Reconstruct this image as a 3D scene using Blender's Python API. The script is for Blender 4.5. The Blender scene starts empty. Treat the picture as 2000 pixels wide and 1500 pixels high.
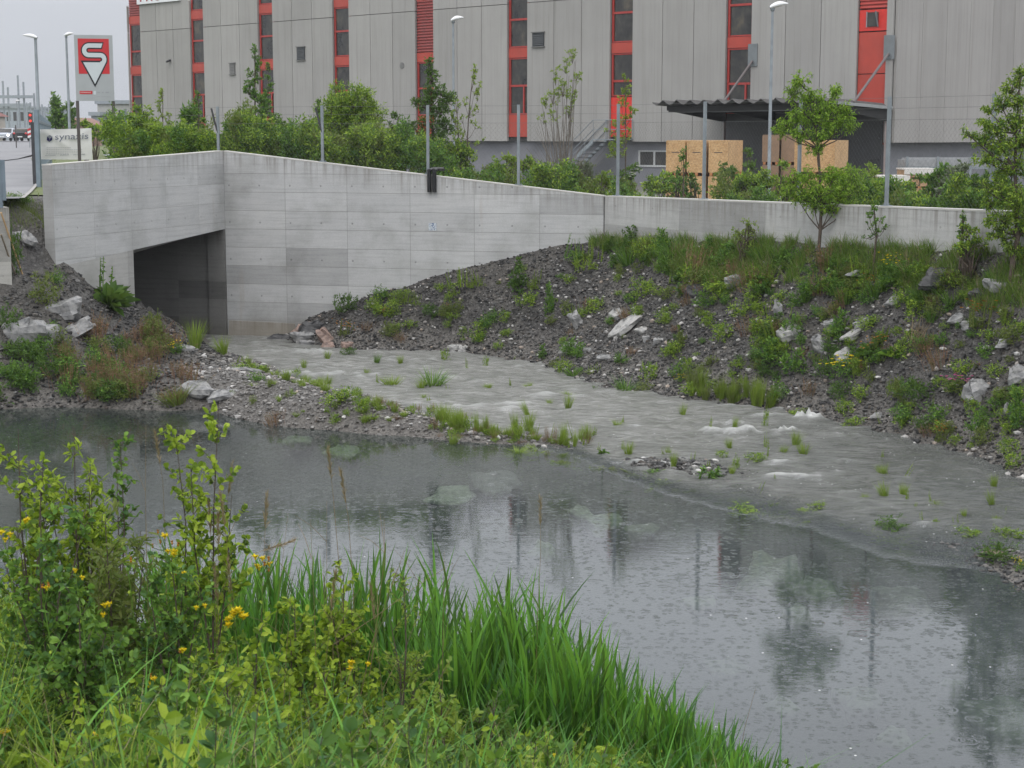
import bpy, math, random
import numpy as np
from math import radians, sin, cos, pi, tan, atan2, sqrt
C = bpy.context.scene.collection
SC = bpy.context.scene
# ------------------------------------------------------------------ camera
PITCH = radians(8.41); FPX = 3300.0; EYE = 5.5
cd = bpy.data.cameras.new('camera'); cam = bpy.data.objects.new('camera', cd); C.objects.link(cam)
cam.location = (0, 0, EYE); cam.rotation_euler = (pi/2 - PITCH, 0, 0)
cd.sensor_width = 36; cd.lens = FPX/2000*36; cd.clip_start = .1; cd.clip_end = 3000
cd.dof.use_dof = True; cd.dof.focus_distance = 42; cd.dof.aperture_fstop = 11.0
SC.camera = cam
# ------------------------------------------------------------------ sky: overcast
SUN_EL, SUN_AZ = radians(52), radians(200)
w = bpy.data.worlds.new('World'); SC.world = w; w.use_nodes = True
nt = w.node_tree; nt.nodes.clear()
sky = nt.nodes.new('ShaderNodeTexSky'); sky.sky_type = 'NISHITA'; sky.sun_disc = False
sky.sun_elevation = SUN_EL; sky.sun_rotation = SUN_AZ; sky.air_density = 1; sky.dust_density = 4
sm = nt.nodes.new('ShaderNodeMix'); sm.data_type = 'RGBA'; sm.blend_type = 'MULTIPLY'; sm.inputs[0].default_value = 1
sm.inputs[7].default_value = (.10, .10, .10, 1)
hs = nt.nodes.new('ShaderNodeHueSaturation'); hs.inputs['Saturation'].default_value = .35
nt.links.new(sky.outputs[0], hs.inputs['Color']); nt.links.new(hs.outputs[0], sm.inputs[6])
# cloud deck: brighter towards the zenith as an overcast sky is
tc = nt.nodes.new('ShaderNodeTexCoord'); sx = nt.nodes.new('ShaderNodeSeparateXYZ'); nt.links.new(tc.outputs['Generated'], sx.inputs[0])
cr = nt.nodes.new('ShaderNodeValToRGB'); nt.links.new(sx.outputs[2], cr.inputs[0])
cr.color_ramp.elements[0].position = 0.0; cr.color_ramp.elements[0].color = (.62, .65, .71, 1)
cr.color_ramp.elements[1].position = 1.0; cr.color_ramp.elements[1].color = (2.05, 2.05, 2.08, 1)
e_ = cr.color_ramp.elements.new(.07); e_.color = (.66, .69, .75, 1)
e_ = cr.color_ramp.elements.new(.30); e_.color = (1.45, 1.50, 1.60, 1)
ns = nt.nodes.new('ShaderNodeTexNoise'); ns.inputs['Scale'].default_value = 2.2; ns.inputs['Detail'].default_value = 5
mp = nt.nodes.new('ShaderNodeMapping'); mp.inputs['Scale'].default_value = (1, 1, 3); nt.links.new(tc.outputs['Generated'], mp.inputs[0]); nt.links.new(mp.outputs[0], ns.inputs['Vector'])
mr = nt.nodes.new('ShaderNodeMapRange'); mr.inputs['From Min'].default_value = .3; mr.inputs['From Max'].default_value = .7; mr.inputs['To Min'].default_value = .93; mr.inputs['To Max'].default_value = 1.05
nt.links.new(ns.outputs[0], mr.inputs[0])
cm = nt.nodes.new('ShaderNodeMix'); cm.data_type = 'RGBA'; cm.blend_type = 'MULTIPLY'; cm.inputs[0].default_value = 1
nt.links.new(cr.outputs[0], cm.inputs[6]); nt.links.new(mr.outputs[0], cm.inputs[7])
mx = nt.nodes.new('ShaderNodeMix'); mx.data_type = 'RGBA'; mx.inputs[0].default_value = .90
nt.links.new(sm.outputs[2], mx.inputs[6]); nt.links.new(cm.outputs[2], mx.inputs[7])
bg = nt.nodes.new('ShaderNodeBackground'); bg.inputs[1].default_value = 1.0
ow = nt.nodes.new('ShaderNodeOutputWorld'); nt.links.new(mx.outputs[2], bg.inputs[0]); nt.links.new(bg.outputs[0], ow.inputs[0])
# ------------------------------------------------------------------ sun (behind cloud)
sl = bpy.data.lights.new('sun', 'SUN'); sl.energy = .7; sl.angle = radians(25); sl.color = (1, .96, .89)
so = bpy.data.objects.new('sun', sl); C.objects.link(so); so.location = (0, 0, 60)
so.rotation_euler = (pi/2 - SUN_EL, 0, pi - SUN_AZ)
SC.view_settings.view_transform = 'Standard'; SC.view_settings.look = 'None'; SC.view_settings.exposure = 0; SC.view_settings.gamma = 1
SC.render.engine = 'CYCLES'
SC.cycles.max_bounces = 6; SC.cycles.diffuse_bounces = 2; SC.cycles.glossy_bounces = 3; SC.cycles.transmission_bounces = 3
SC.cycles.transparent_max_bounces = 6; SC.cycles.volume_bounces = 0; SC.cycles.caustics_reflective = False; SC.cycles.caustics_refractive = False
SC.cycles.use_denoising = True

# ------------------------------------------------------------------ projection helpers (used to survey positions off the photograph)
def ray(px, py):
    a = (px-1000)/FPX; b = (750-py)/FPX
    return np.array([a, cos(PITCH)+b*sin(PITCH), b*cos(PITCH)-sin(PITCH)])
def P(px, py, D):
    d = ray(px, py); return np.array([0, 0, EYE]) + d*(D/d[1])
def G(px, py, z=0.):
    d = ray(px, py); return np.array([0, 0, EYE]) + d*((z-EYE)/d[2])
def onplane(px, py, A, B):
    d = ray(px, py); A = np.array(A[:2], float); B = np.array(B[:2], float); n = np.array([-(B-A)[1], (B-A)[0]])
    t = (n @ A)/(n @ d[:2]); return np.array([0, 0, EYE]) + d*t

# ------------------------------------------------------------------ mesh helpers
class MB:
    def __init__(s): s.v = []; s.f = []; s.n = 0; s.mi = []; s.cur = 0
    def add(s, V, F):
        V = np.asarray(V, float).reshape(-1, 3); s.v.append(V)
        F = np.asarray(F, int)
        if F.size: s.f.append(F + s.n); s.mi.append((len(F), s.cur))
        s.n += len(V); return s
    def box(s, c, ax, h):
        """c centre, ax three axis vectors, h half sizes"""
        c = np.asarray(c, float); ax = [np.asarray(a, float) for a in ax]
        V = [c + ax[0]*h[0]*i + ax[1]*h[1]*j + ax[2]*h[2]*k for i in (-1, 1) for j in (-1, 1) for k in (-1, 1)]
        return s.hexa(V)
    def abox(s, x0, x1, y0, y1, z0, z1):
        return s.hexa([(x, y, z) for x in (x0, x1) for y in (y0, y1) for z in (z0, z1)])
    def hexa(s, V):
        return s.add(V, [(0, 1, 3, 2), (4, 6, 7, 5), (0, 4, 5, 1), (2, 3, 7, 6), (0, 2, 6, 4), (1, 5, 7, 3)])
    def tube(s, pts, rad, n=6, cap=True):
        pts = np.asarray(pts, float); m = len(pts); rad = np.broadcast_to(np.asarray(rad, float), (m,))
        T = np.gradient(pts, axis=0); T /= np.linalg.norm(T, axis=1)[:, None] + 1e-9
        ref = np.array([0, 0, 1.]) if abs(T[:, 2]).mean() < .8 else np.array([1., 0, 0])
        U = np.cross(T, ref); U /= np.linalg.norm(U, axis=1)[:, None] + 1e-9; W = np.cross(T, U)
        a = np.arange(n)*2*pi/n
        V = pts[:, None] + rad[:, None, None]*(np.cos(a)[None, :, None]*U[:, None] + np.sin(a)[None, :, None]*W[:, None])
        F = []
        for i in range(m-1):
            for j in range(n): F.append((i*n+j, i*n+(j+1) % n, (i+1)*n+(j+1) % n, (i+1)*n+j))
        s.add(V.reshape(-1, 3), F)
        if cap and n == 4: s.add(V[0], [(3, 2, 1, 0)]); s.add(V[-1], [(0, 1, 2, 3)])
        elif cap:
            for R, c in ((V[0], pts[0]), (V[-1], pts[-1])):
                s.add(np.vstack([R, c]), [(j, (j+1) % n, n) for j in range(n)])
        return s
    def lathe(s, c, prof, n=12, axis=None):
        c = np.asarray(c, float); a = np.arange(n)*2*pi/n; V = []; F = []
        for r, z in prof:
            for t in a: V.append((c[0]+r*cos(t), c[1]+r*sin(t), c[2]+z))
        for i in range(len(prof)-1):
            for j in range(n): F.append((i*n+j, i*n+(j+1) % n, (i+1)*n+(j+1) % n, (i+1)*n+j))
        return s.add(V, F)
    def prism(s, pts, n, d):
        """planar polygon pts (3D) extruded by vector n*d (convex or not)"""
        pts = np.asarray(pts, float); k = len(pts); V = np.vstack([pts, pts + np.asarray(n, float)*d])
        s.poly(pts); s.poly((pts + np.asarray(n, float)*d)[::-1])
        return s.add(V, [(i, (i+1) % k, k+(i+1) % k, k+i) for i in range(k)])
    def poly(s, pts):
        pts = np.asarray(pts, float); return s.add(pts, [tuple(range(len(pts)))])
    def sheet(s, pts):
        return s.poly(pts)
    def build(s, name, mats, parent=None, smooth=False):
        me = bpy.data.meshes.new(name)
        V = np.vstack(s.v); off = np.zeros(3)
        if parent is not None:
            q = parent
            while q is not None: off = off + np.array(q.location); q = q.parent
        V = V - off
        lv = np.concatenate([f.ravel() for f in s.f]); lt = np.concatenate([np.full(len(f), f.shape[1]) for f in s.f])
        me.vertices.add(len(V)); me.vertices.foreach_set('co', V.astype(np.float32).ravel())
        me.loops.add(len(lv)); me.loops.foreach_set('vertex_index', lv.astype(np.int32))
        me.polygons.add(len(lt)); ls = np.concatenate([[0], np.cumsum(lt)[:-1]])
        me.polygons.foreach_set('loop_start', ls.astype(np.int32)); me.polygons.foreach_set('loop_total', lt.astype(np.int32))
        if not isinstance(mats, (list, tuple)): mats = [mats]
        for m in mats: me.materials.append(m)
        me.polygons.foreach_set('material_index', np.concatenate([np.full(a, b) for a, b in s.mi]).astype(np.int32))
        me.polygons.foreach_set('use_smooth', np.full(len(lt), smooth, bool))
        me.update(calc_edges=True)
        o = bpy.data.objects.new(name, me); C.objects.link(o)
        if parent is not None: o.parent = parent
        return o
def tag(o, label=None, cat=None, group=None, kind=None):
    if label: o['label'] = label
    if cat: o['category'] = cat
    if group: o['group'] = group
    if kind: o['kind'] = kind
    return o
def thing(name, loc, label, cat, group=None):
    o = bpy.data.objects.new(name, None); C.objects.link(o); o.location = tuple(map(float, loc)); o.empty_display_size = .2
    return tag(o, label, cat, group)
def recenter(o, base):
    """put the origin of a single-mesh thing at its base"""
    base = np.array(base, float); me = o.data; n = len(me.vertices); v = np.empty(n*3, np.float32); me.vertices.foreach_get('co', v)
    v = v.reshape(-1, 3) - base; me.vertices.foreach_set('co', v.astype(np.float32).ravel()); o.location = tuple(base); me.update(); return o

# ------------------------------------------------------------------ materials
def newmat(name):
    m = bpy.data.materials.new(name); m.use_nodes = True; t = m.node_tree; t.nodes.clear()
    return m, t
class N:
    """tiny node helper"""
    def __init__(s, t): s.t = t
    def __call__(s, typ, inputs=None, **kw):
        n = s.t.nodes.new('ShaderNode'+typ)
        for k, v in kw.items(): setattr(n, k, v)
        for k, v in (inputs or {}).items():
            i = n.inputs[k]
            if isinstance(v, bpy.types.NodeSocket): s.t.links.new(v, i)
            else: i.default_value = v
        return n
    def math(s, op, a, b=0., c=0.):
        return s('Math', {0: a, 1: b, 2: c}, operation=op).outputs[0]
    def ramp(s, fac, stops, interp='LINEAR'):
        n = s('ValToRGB', {0: fac}); r = n.color_ramp; r.interpolation = interp
        while len(r.elements) < len(stops): r.elements.new(.5)
        for e, (p, c) in zip(r.elements, stops): e.position = p; e.color = (*c, 1) if len(c) == 3 else c
        return n.outputs[0]
    def mix(s, f, a, b, blend='MIX'):
        n = s.t.nodes.new('ShaderNodeMix'); n.data_type = 'RGBA'; n.blend_type = blend
        for i, v in ((0, f), (6, a), (7, b)):
            if isinstance(v, bpy.types.NodeSocket): s.t.links.new(v, n.inputs[i])
            else: n.inputs[i].default_value = (v if i == 0 else ((*v, 1) if len(v) == 3 else v))
        return n.outputs[2]
    def noise(s, vec, scale, detail=4, rough=.55):
        return s('TexNoise', {'Vector': vec, 'Scale': scale, 'Detail': detail, 'Roughness': rough}).outputs[0]
    def out(s, sh):
        o = s.t.nodes.new('ShaderNodeOutputMaterial'); s.t.links.new(sh, o.inputs[0])
    def bsdf(s, **k):
        return s('BsdfPrincipled', {a.replace('_', ' '): v for a, v in k.items()})
    def bump(s, h, strength=.3, dist=.02):
        return s('Bump', {'Height': h, 'Strength': strength, 'Distance': dist}).outputs[0]
def pos(n): return n('NewGeometry').outputs['Position']
_mc = {}
def plain(name, col, rough=.6, metal=0., var=.12, scale=3., spec=.5):
    if name in _mc: return _mc[name]
    m, t = newmat(name); n = N(t); p = pos(n); z = n.noise(p, scale, 5)
    a = tuple(c*(1-var) for c in col); b = tuple(min(1, c*(1+var)) for c in col)
    c = n.ramp(z, [(.3, a), (.7, b)])
    n.out(n.bsdf(Base_Color=c, Roughness=rough, Metallic=metal, Specular_IOR_Level=spec).outputs[0]); _mc[name] = m; return m
def leafmat(name, cols, trans=.35, rough=.5, spec=.25):
    if name in _mc: return _mc[name]
    m, t = newmat(name); n = N(t); g = n('NewGeometry'); r = g.outputs['Random Per Island']
    k = len(cols); c = n.ramp(r, [((i+.5)/k, q) for i, q in enumerate(cols)])
    z = n.noise(g.outputs['Position'], 2.2, 2); c = n.mix(n.math('MULTIPLY', z, .22), c, (.035, .07, .015))
    b = n.bsdf(Base_Color=c, Roughness=rough, Specular_IOR_Level=spec)
    tr = n('BsdfTranslucent', {'Color': n.mix(.35, c, (.30, .42, .05))})
    n.out(n('MixShader', {0: trans, 1: b.outputs[0], 2: tr.outputs[0]}).outputs[0]); _mc[name] = m; return m
def concrete(name, A, B, ztA, ztB, base=(.42, .41, .39), pw=1.77, rh=.5, z0=0., lines=1.0, seed=0., wet=0.35):
    """board-formed concrete on the vertical plane through A,B: panels, joints, tie holes, rain streaks below the top edge"""
    m, t = newmat(name); n = N(t); p = pos(n)
    A = np.array(A[:2], float); B = np.array(B[:2], float); L = np.linalg.norm(B-A); u = (B-A)/L
    rel = n('VectorMath', {0: p, 1: (A[0], A[1], 0)}, operation='SUBTRACT').outputs[0]
    U = n('VectorMath', {0: rel, 1: (u[0], u[1], 0)}, operation='DOT_PRODUCT').outputs['Value']
    z = n('SeparateXYZ', {0: p}).outputs[2]
    top = n.math('SUBTRACT', n.math('MULTIPLY_ADD', U, (ztB-ztA)/L, ztA), z)
    uv = n('CombineXYZ', {0: U, 1: n.math('ADD', z, z0), 2: seed}).outputs[0]
    br = n('TexBrick', {'Vector': uv, 'Color1': (.0, .0, .0, 1), 'Color2': (1, 1, 1, 1), 'Mortar': (.5, .5, .5, 1), 'Scale': 1.0, 'Mortar Size': .007, 'Mortar Smooth': .3, 'Brick Width': pw, 'Row Height': rh}, offset=0.0)
    tint = br.outputs[0]; mort = br.outputs[1]
    c = n.ramp(tint, [(0.0, tuple(x*.70 for x in base)), (.10, tuple(x*.80 for x in base)), (.16, tuple(x*.94 for x in base)), (.5, base), (1., tuple(x*1.06 for x in base))])
    # cloudy stains and board grain
    big = n.noise(p, .9, 6, .6); c = n.mix(1, c, n.ramp(big, [(.3, (.78, .78, .76)), (.5, (1, 1, 1)), (.75, (1.10, 1.095, 1.08))]), 'MULTIPLY')
    st = n('Mapping', {'Vector': uv, 'Scale': (.8, 14, 1)}).outputs[0]
    gr = n.noise(st, 1.0, 5, .65); c = n.mix(1, c, n.ramp(gr, [(.32, (.86, .86, .86)), (.5, (1, 1, 1)), (.7, (1.05, 1.05, 1.04))]), 'MULTIPLY')
    fine = n.noise(p, 38, 3, .7); c = n.mix(1, c, n.ramp(fine, [(.3, (.9, .9, .9)), (.6, (1.03, 1.03, 1.03))]), 'MULTIPLY')
    # rain streaks running from the coping
    sv = n('Mapping', {'Vector': uv, 'Scale': (7, .25, 1)}).outputs[0]; sn = n.noise(sv, 1.0, 4, .7)
    ln = n.noise(n('Mapping', {'Vector': uv, 'Scale': (2.2, 0, 1)}).outputs[0], 1.0, 3, .7)
    reach = n.math('MULTIPLY', ln, 1.25)
    fade = n('MapRange', {0: n.math('DIVIDE', top, reach), 1: 1.0, 2: 0.05, 3: 0., 4: 1.}).outputs[0]
    s1 = n.math('MULTIPLY', n.ramp(sn, [(.46, (0, 0, 0)), (.62, (1, 1, 1))]), fade)
    c = n.mix(n.math('MULTIPLY', s1, min(1., .85*wet/.35)), c, (base[0]*.52, base[1]*.49, base[2]*.45))
    # rust / lime stains
    rs = n.noise(n('Mapping', {'Vector': uv, 'Scale': (3.2, .18, 1), 'Location': (7, 3, 0)}).outputs[0], 1., 3)
    c = n.mix(n.math('MULTIPLY', n.ramp(rs, [(.68, (0, 0, 0)), (.78, (1, 1, 1))]), .3), c, (.36, .28, .2))
    # damp zone by the water
    dz = n('MapRange', {0: n.math('ADD', z, n.math('MULTIPLY', big, .3)), 1: .75, 2: .3, 3: 0., 4: 1.}).outputs[0]
    c = n.mix(n.math('MULTIPLY', dz, .45), c, (base[0]*.55, base[1]*.52, base[2]*.46))
    c = n.mix(n.math('MULTIPLY', mort, .6*lines), c, (.17, .165, .155))
    # tie holes
    fu = n.math('FRACT', n.math('DIVIDE', n.math('ADD', U, .3), pw/2)); fz = n.math('FRACT', n.math('DIVIDE', n.math('ADD', z, z0+.32), rh*2))
    du = n.math('MULTIPLY', n.math('SUBTRACT', fu, .5), pw/2); dv = n.math('MULTIPLY', n.math('SUBTRACT', fz, .5), rh*2)
    dd = n.math('SQRT', n.math('ADD', n.math('MULTIPLY', du, du), n.math('MULTIPLY', dv, dv)))
    hole = n('MapRange', {0: dd, 1: .032, 2: .016, 3: 0., 4: 1.}).outputs[0]
    c = n.mix(n.math('MULTIPLY', hole, .5*lines), c, (.1, .1, .1))
    h = n.math('SUBTRACT', n.math('MULTIPLY', gr, .3), n.math('ADD', mort, hole))
    n.out(n.bsdf(Base_Color=c, Roughness=.75, Specular_IOR_Level=.3, Normal=n.bump(h, .5, .01)).outputs[0]); return m
def stone_mat(name, cols, spec=.45, rough=.55):
    m, t = newmat(name); n = N(t); g = n('NewGeometry'); r = g.outputs['Random Per Island']
    k = len(cols); c = n.ramp(r, [((i+.5)/k, q) for i, q in enumerate(cols)])
    z = n.noise(g.outputs['Position'], 9, 6, .65)
    c = n.mix(1, c, n.ramp(z, [(.3, (.55, .56, .58)), (.5, (1, 1, 1)), (.72, (1.45, 1.42, 1.36))]), 'MULTIPLY')
    n.out(n.bsdf(Base_Color=c, Roughness=rough, Specular_IOR_Level=spec, Normal=n.bump(z, .6, .03)).outputs[0]); return m

# ------------------------------------------------------------------ surveyed plan
CW = P(445, 655, 46.4)[:2]                      # where parapet meets the wing wall
PE = P(105, 420, 39.0)[:2]                      # left end of the parapet
JW = P(1180, 420, 43.8)[:2]                     # joint between the two walls
EW = JW + (P(2000, 420, 31.5)[:2]-JW)*1.55      # far right end of low wall
AB = onplane(262, 540, PE, CW)[:2]              # abutment edge
BK = P(1741, 262, 79.7)[:2]; BL = P(258, 262, 124.8)[:2]   # building corners
YARD = 2.8; PATH = 4.1
def wall_z(px, py):
    A, B = (CW, JW) if px < 1180 else (JW, EW)
    return onplane(px, py, A, B)
cps = []
def cz(px, py, z): cps.append(G(px, py, z))
def cdp(px, py, D): cps.append(P(px, py, D))
def cw(x, y, z): cps.append(np.array([x, y, z], float))
for q in ((600, 622), (740, 570), (900, 525), (1020, 498), (1100, 478), (1180, 464), (1300, 470), (1480, 474), (1640, 478), (1800, 484), (2000, 494), (2300, 506)): cps.append(wall_z(*q))
for q in ((560, 662), (620, 676), (700, 684), (870, 686), (1060, 714), (1200, 757), (1300, 774), (1500, 799), (1600, 819), (1700, 840), (1800, 864), (1900, 894), (2000, 934), (2200, 1010)): cz(*q, 0.)
for q in ((1000, 600, .0), (1400, 600, .1), (1700, 620, .1)): pass
for q in ((500, 672), (430, 668), (620, 700), (800, 740), (1000, 780), (1200, 820), (1500, 880), (1800, 950), (2000, 1000), (2200, 1080)): cz(*q, -.2)
for q in ((450, 697), (560, 737), (640, 757), (720, 784), (830, 810), (900, 834), (1000, 850), (1120, 864)): cz(*q, 0.)
for q in ((420, 722, .55), (500, 755, .42), (600, 792, .36), (700, 808, .28), (800, 824, .2), (900, 843, .12), (1000, 856, .07)): cz(*q)
for q in ((380, 800), (450, 814), (560, 834), (650, 840), (800, 852), (900, 862), (1000, 867), (1120, 874)): cz(*q, 0.)
cz(1265, 915, .02); cz(1180, 885, -.06); cz(1265, 895, -.08); cz(1265, 935, -.1)
for q in ((1400, 965, -.07), (1600, 1020, -.08), (1800, 1065, -.04), (1950, 1085, .02), (2050, 1110, .07), (2150, 1160, .14)): cz(*q)
for q in ((300, 900, -.9), (600, 950, -.75), (900, 1000, -.6), (1200, 1100, -.55), (1500, 1200, -.5), (1800, 1200, -.35), (1950, 1300, -.4), (1500, 1400, -.8), (1100, 1300, -.9), (700, 1200, -1.0), (1900, 1500, -.7), (2200, 1400, -.4), (0, 900, -.9), (300, 1100, -1.0)): cz(*q)
cdp(105, 520, 38.9); cdp(262, 592, 42.0); cdp(180, 552, 40.5); cz(330, 645, .75); cz(392, 668, .12); cz(360, 690, .5)
for q in ((0, 799), (100, 796), (250, 800), (330, 803), (-200, 800)): cz(*q, 0.)
cdp(50, 640, 36.3); cdp(200, 650, 38.0); cdp(125, 600, 37.6); cdp(330, 712, 38.2); cdp(60, 500, 38.6); cdp(70, 425, 39.6); cdp(20, 590, 37); cdp(250, 720, 36.0); cdp(100, 730, 35.2)
cw(-11.0, 40.4, 3.2); cw(-10.9, 41.8, 4.02); cw(-12.2, 40.0, 3.98); cw(-12.4, 41.6, 4.03); cw(-13.6, 42.6, 4.03); cw(-16, 40.8, 4.03); cw(-13.5, 38, 3.7); cw(-15, 39, 4.0); cw(-18, 36, 3.9); cw(-15.5, 33, .6); cw(-18.5, 28, 2.8); cw(-17, 20, 3.4); cw(-13, 25, -.3); cw(-9, 42, -.2) if False else None
for q in ((-200, 1180), (100, 1260), (350, 1330), (600, 1400), (900, 1480), (1200, 1550), (1500, 1630), (1800, 1730)): cz(*q, 0.)
cw(0, 0, 3.9); cw(-3, 0, 3.9); cw(3, 0, 3.9); cw(0, 2.5, 3.7); cw(-2.5, 10, 1.75); cw(-4, 13, 1.15); cw(-1, 9, 1.75); cw(.5, 9, 1.5); cw(-7, 12, 2.3); cw(-10, 14, 3); cw(-7, 0, 3.9); cw(2.5, 8, 1.3); cw(5, 8.2, .1)
cw(-14, 0, 3.9); cw(10, 0, 3.9); cw(9, 7, 1); cw(13, 10, 2.5); cw(15, 16, 3.2); cw(14, 22, 2.6); cw(9.5, 12, -.3); cw(11, 14, .2); cw(10.5, 20, -.1); cw(-4.5, 47.2, -.1)
cps = np.array(cps)
def tps_fit(Q):
    n = len(Q); X = Q[:, :2]; r = np.linalg.norm(X[:, None]-X[None], axis=2)
    K = np.where(r > 0, r*r*np.log(r+1e-12), 0) + np.eye(n)*.02
    Pm = np.hstack([np.ones((n, 1)), X]); M = np.zeros((n+3, n+3)); M[:n, :n] = K; M[:n, n:] = Pm; M[n:, :n] = Pm.T
    return np.linalg.solve(M, np.concatenate([Q[:, 2], np.zeros(3)]))
TW = tps_fit(cps)
def _hn(x, y, s):
    return np.sin(x*1.7*s+3*np.sin(y*1.1*s+s))*np.cos(y*1.9*s+2*np.sin(x*.9*s))
def terr(x, y):
    x = np.atleast_1d(np.asarray(x, float)); y = np.atleast_1d(np.asarray(y, float)); o = np.zeros(x.size); xf = x.ravel(); yf = y.ravel()
    for i in range(0, xf.size, 20000):
        X = np.stack([xf[i:i+20000], yf[i:i+20000]], 1); r = np.linalg.norm(X[:, None]-cps[None, :, :2], axis=2)
        o[i:i+20000] = (np.where(r > 0, r*r*np.log(r+1e-12), 0)) @ TW[:-3] + TW[-3] + X @ TW[-2:]
    o = o.reshape(x.shape)
    o = o + (.05*_hn(x, y, 1.) + .03*_hn(x+5, y-3, 2.3) + .015*_hn(x, y, 5.1))*np.clip((o+.05)*2.5, 0, 1)*np.where(y > 38, np.clip((3.9-o)/.5, 0, 1), 1.)
    return np.clip(o, -1.3, np.where(y > 38, 3.985, 4.3))
# cached grid for quick lookups
GX0, GX1, GY0, GY1, GS = -19., 17., -3., 48., .15
gx = np.arange(GX0, GX1+.01, GS); gy = np.arange(GY0, GY1+.01, GS); GXm, GYm = np.meshgrid(gx, gy); GZ = terr(GXm, GYm)
def th(x, y):
    x = np.asarray(x, float); y = np.asarray(y, float)
    fx = np.clip((x-GX0)/GS, 0, len(gx)-1.001); fy = np.clip((y-GY0)/GS, 0, len(gy)-1.001); i = fx.astype(int); j = fy.astype(int); u = fx-i; v = fy-j
    return GZ[j, i]*(1-u)*(1-v)+GZ[j, i+1]*u*(1-v)+GZ[j+1, i]*(1-u)*v+GZ[j+1, i+1]*u*v
def drop(px, py, dmin=5., dmax=47.):
    """first terrain point seen at a photo pixel"""
    d = ray(px, py); d = d/d[1]; D = np.arange(dmin, dmax, .03); z = EYE + d[2]*D; t = th(d[0]*D, D)
    k = np.where(z <= t)[0]; k = k[0] if len(k) else len(D)-1
    q = np.array([d[0]*D[k], D[k], t[k]])
    A, B = (CW, JW) if px < 1180 else (JW, EW)
    if px > 445 and side(q[0], q[1], A, B) > -.45*np.linalg.norm(B-A):   # keep everything on the stream side of the walls
        w_ = onplane(px, py, A, B); Dn = w_[1]-.55; q = np.array([d[0]*Dn, Dn, float(th(d[0]*Dn, Dn))])
    return q
def side(x, y, A, B):
    return (B[0]-A[0])*(np.asarray(y)-A[1]) - (B[1]-A[1])*(np.asarray(x)-A[0])
# ================================================================== GROUND
def mk_ground_mat():
    m, t = newmat('bank_ground'); n = N(t); p = pos(n); z = n('SeparateXYZ', {0: p}).outputs[2]
    v1 = n('TexVoronoi', {'Vector': p, 'Scale': 11.}, feature='F1'); v2 = n('TexVoronoi', {'Vector': p, 'Scale': 26.}, feature='F1')
    c1 = n.ramp(v1.outputs['Color'], [(0., (.024, .022, .021)), (.55, (.050, .046, .043)), (.85, (.10, .095, .088)), (1., (.26, .25, .24))])
    c2 = n.ramp(v2.outputs['Color'], [(0., (.016, .015, .014)), (.6, (.040, .037, .035)), (.9, (.10, .098, .095)), (1., (.22, .21, .20))])
    c = n.mix(n.ramp(n.noise(p, 3.0), [(.4, (0, 0, 0)), (.6, (1, 1, 1))]), c1, c2)
    big = n.noise(p, .45, 5, .6)
    c = n.mix(n.math('MULTIPLY', n.ramp(big, [(.45, (0, 0, 0)), (.65, (1, 1, 1))]), .45), c, (.13, .118, .10))
    # paler fine gravel low down by the water (the spit), muddier bed under water
    low = n('MapRange', {0: z, 1: .75, 2: .25, 3: 0., 4: 1.}).outputs[0]
    c = n.mix(n.math('MULTIPLY', low, .5), c, n.ramp(v2.outputs['Color'], [(0., (.07, .065, .06)), (1., (.24, .22, .20))]))
    bed = n('MapRange', {0: z, 1: -.03, 2: -.22, 3: 0., 4: 1.}).outputs[0]
    c = n.mix(bed, c, n.ramp(n.noise(p, 1.3, 6, .7), [(.3, (.030, .034, .024)), (.55, (.062, .070, .050)), (.8, (.11, .12, .09))]))
    # earth and moss where the bank is turfed (camera side)
    y = n('SeparateXYZ', {0: p}).outputs[1]
    near = n('MapRange', {0: y, 1: 20., 2: 17., 3: 0., 4: 1.}).outputs[0]; near = n.math('MULTIPLY', near, n('MapRange', {0: z, 1: -.02, 2: .15, 3: 0., 4: 1.}).outputs[0])
    c = n.mix(n.math('MULTIPLY', near, .92), c, n.ramp(n.noise(p, 7, 5), [(.3, (.02, .03, .01)), (.6, (.05, .055, .025)), (.8, (.10, .085, .05))]))
    h = n.math('ADD', v1.outputs['Distance'], n.math('MULTIPLY', v2.outputs['Distance'], .5))
    n.out(n.bsdf(Base_Color=c, Roughness=.6, Specular_IOR_Level=.5, Normal=n.bump(h, .9, .05)).outputs[0]); return m
M_bank = mk_ground_mat()
# basin terrain: drop the faces behind the parapet / walls
ny, nx = GZ.shape; V = np.stack([GXm.ravel(), GYm.ravel(), GZ.ravel()], 1)
ii, jj = np.meshgrid(np.arange(nx-1), np.arange(ny-1)); a = (jj*nx+ii).ravel(); F = np.stack([a, a+1, a+nx+1, a+nx], 1)
cx = V[F, 0].mean(1); cy = V[F, 1].mean(1)
wx = np.where(cx < JW[0], 0, 0)
behind_w1 = (side(cx, cy, CW, JW) > .2*np.linalg.norm(JW-CW)) & (cx < JW[0]+.2) & (cx > CW[0]-.1)
behind_w2 = (side(cx, cy, JW, EW) > .2*np.linalg.norm(EW-JW)) & (cx >= JW[0]) & (cy > EW[1])
dP = (CW-PE)/np.linalg.norm(CW-PE); alongp = (cx-PE[0])*dP[0]+(cy-PE[1])*dP[1]
behind_p = (side(cx, cy, PE, CW) > .1*7.9) & (alongp > 2.75) & (cx < CW[0]+.5)
F = F[~(behind_w1 | behind_w2 | behind_p)]
mb = MB(); mb.add(V, F); terrain = mb.build('ground_bank', M_bank, smooth=True); tag(terrain, kind='structure')
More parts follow.
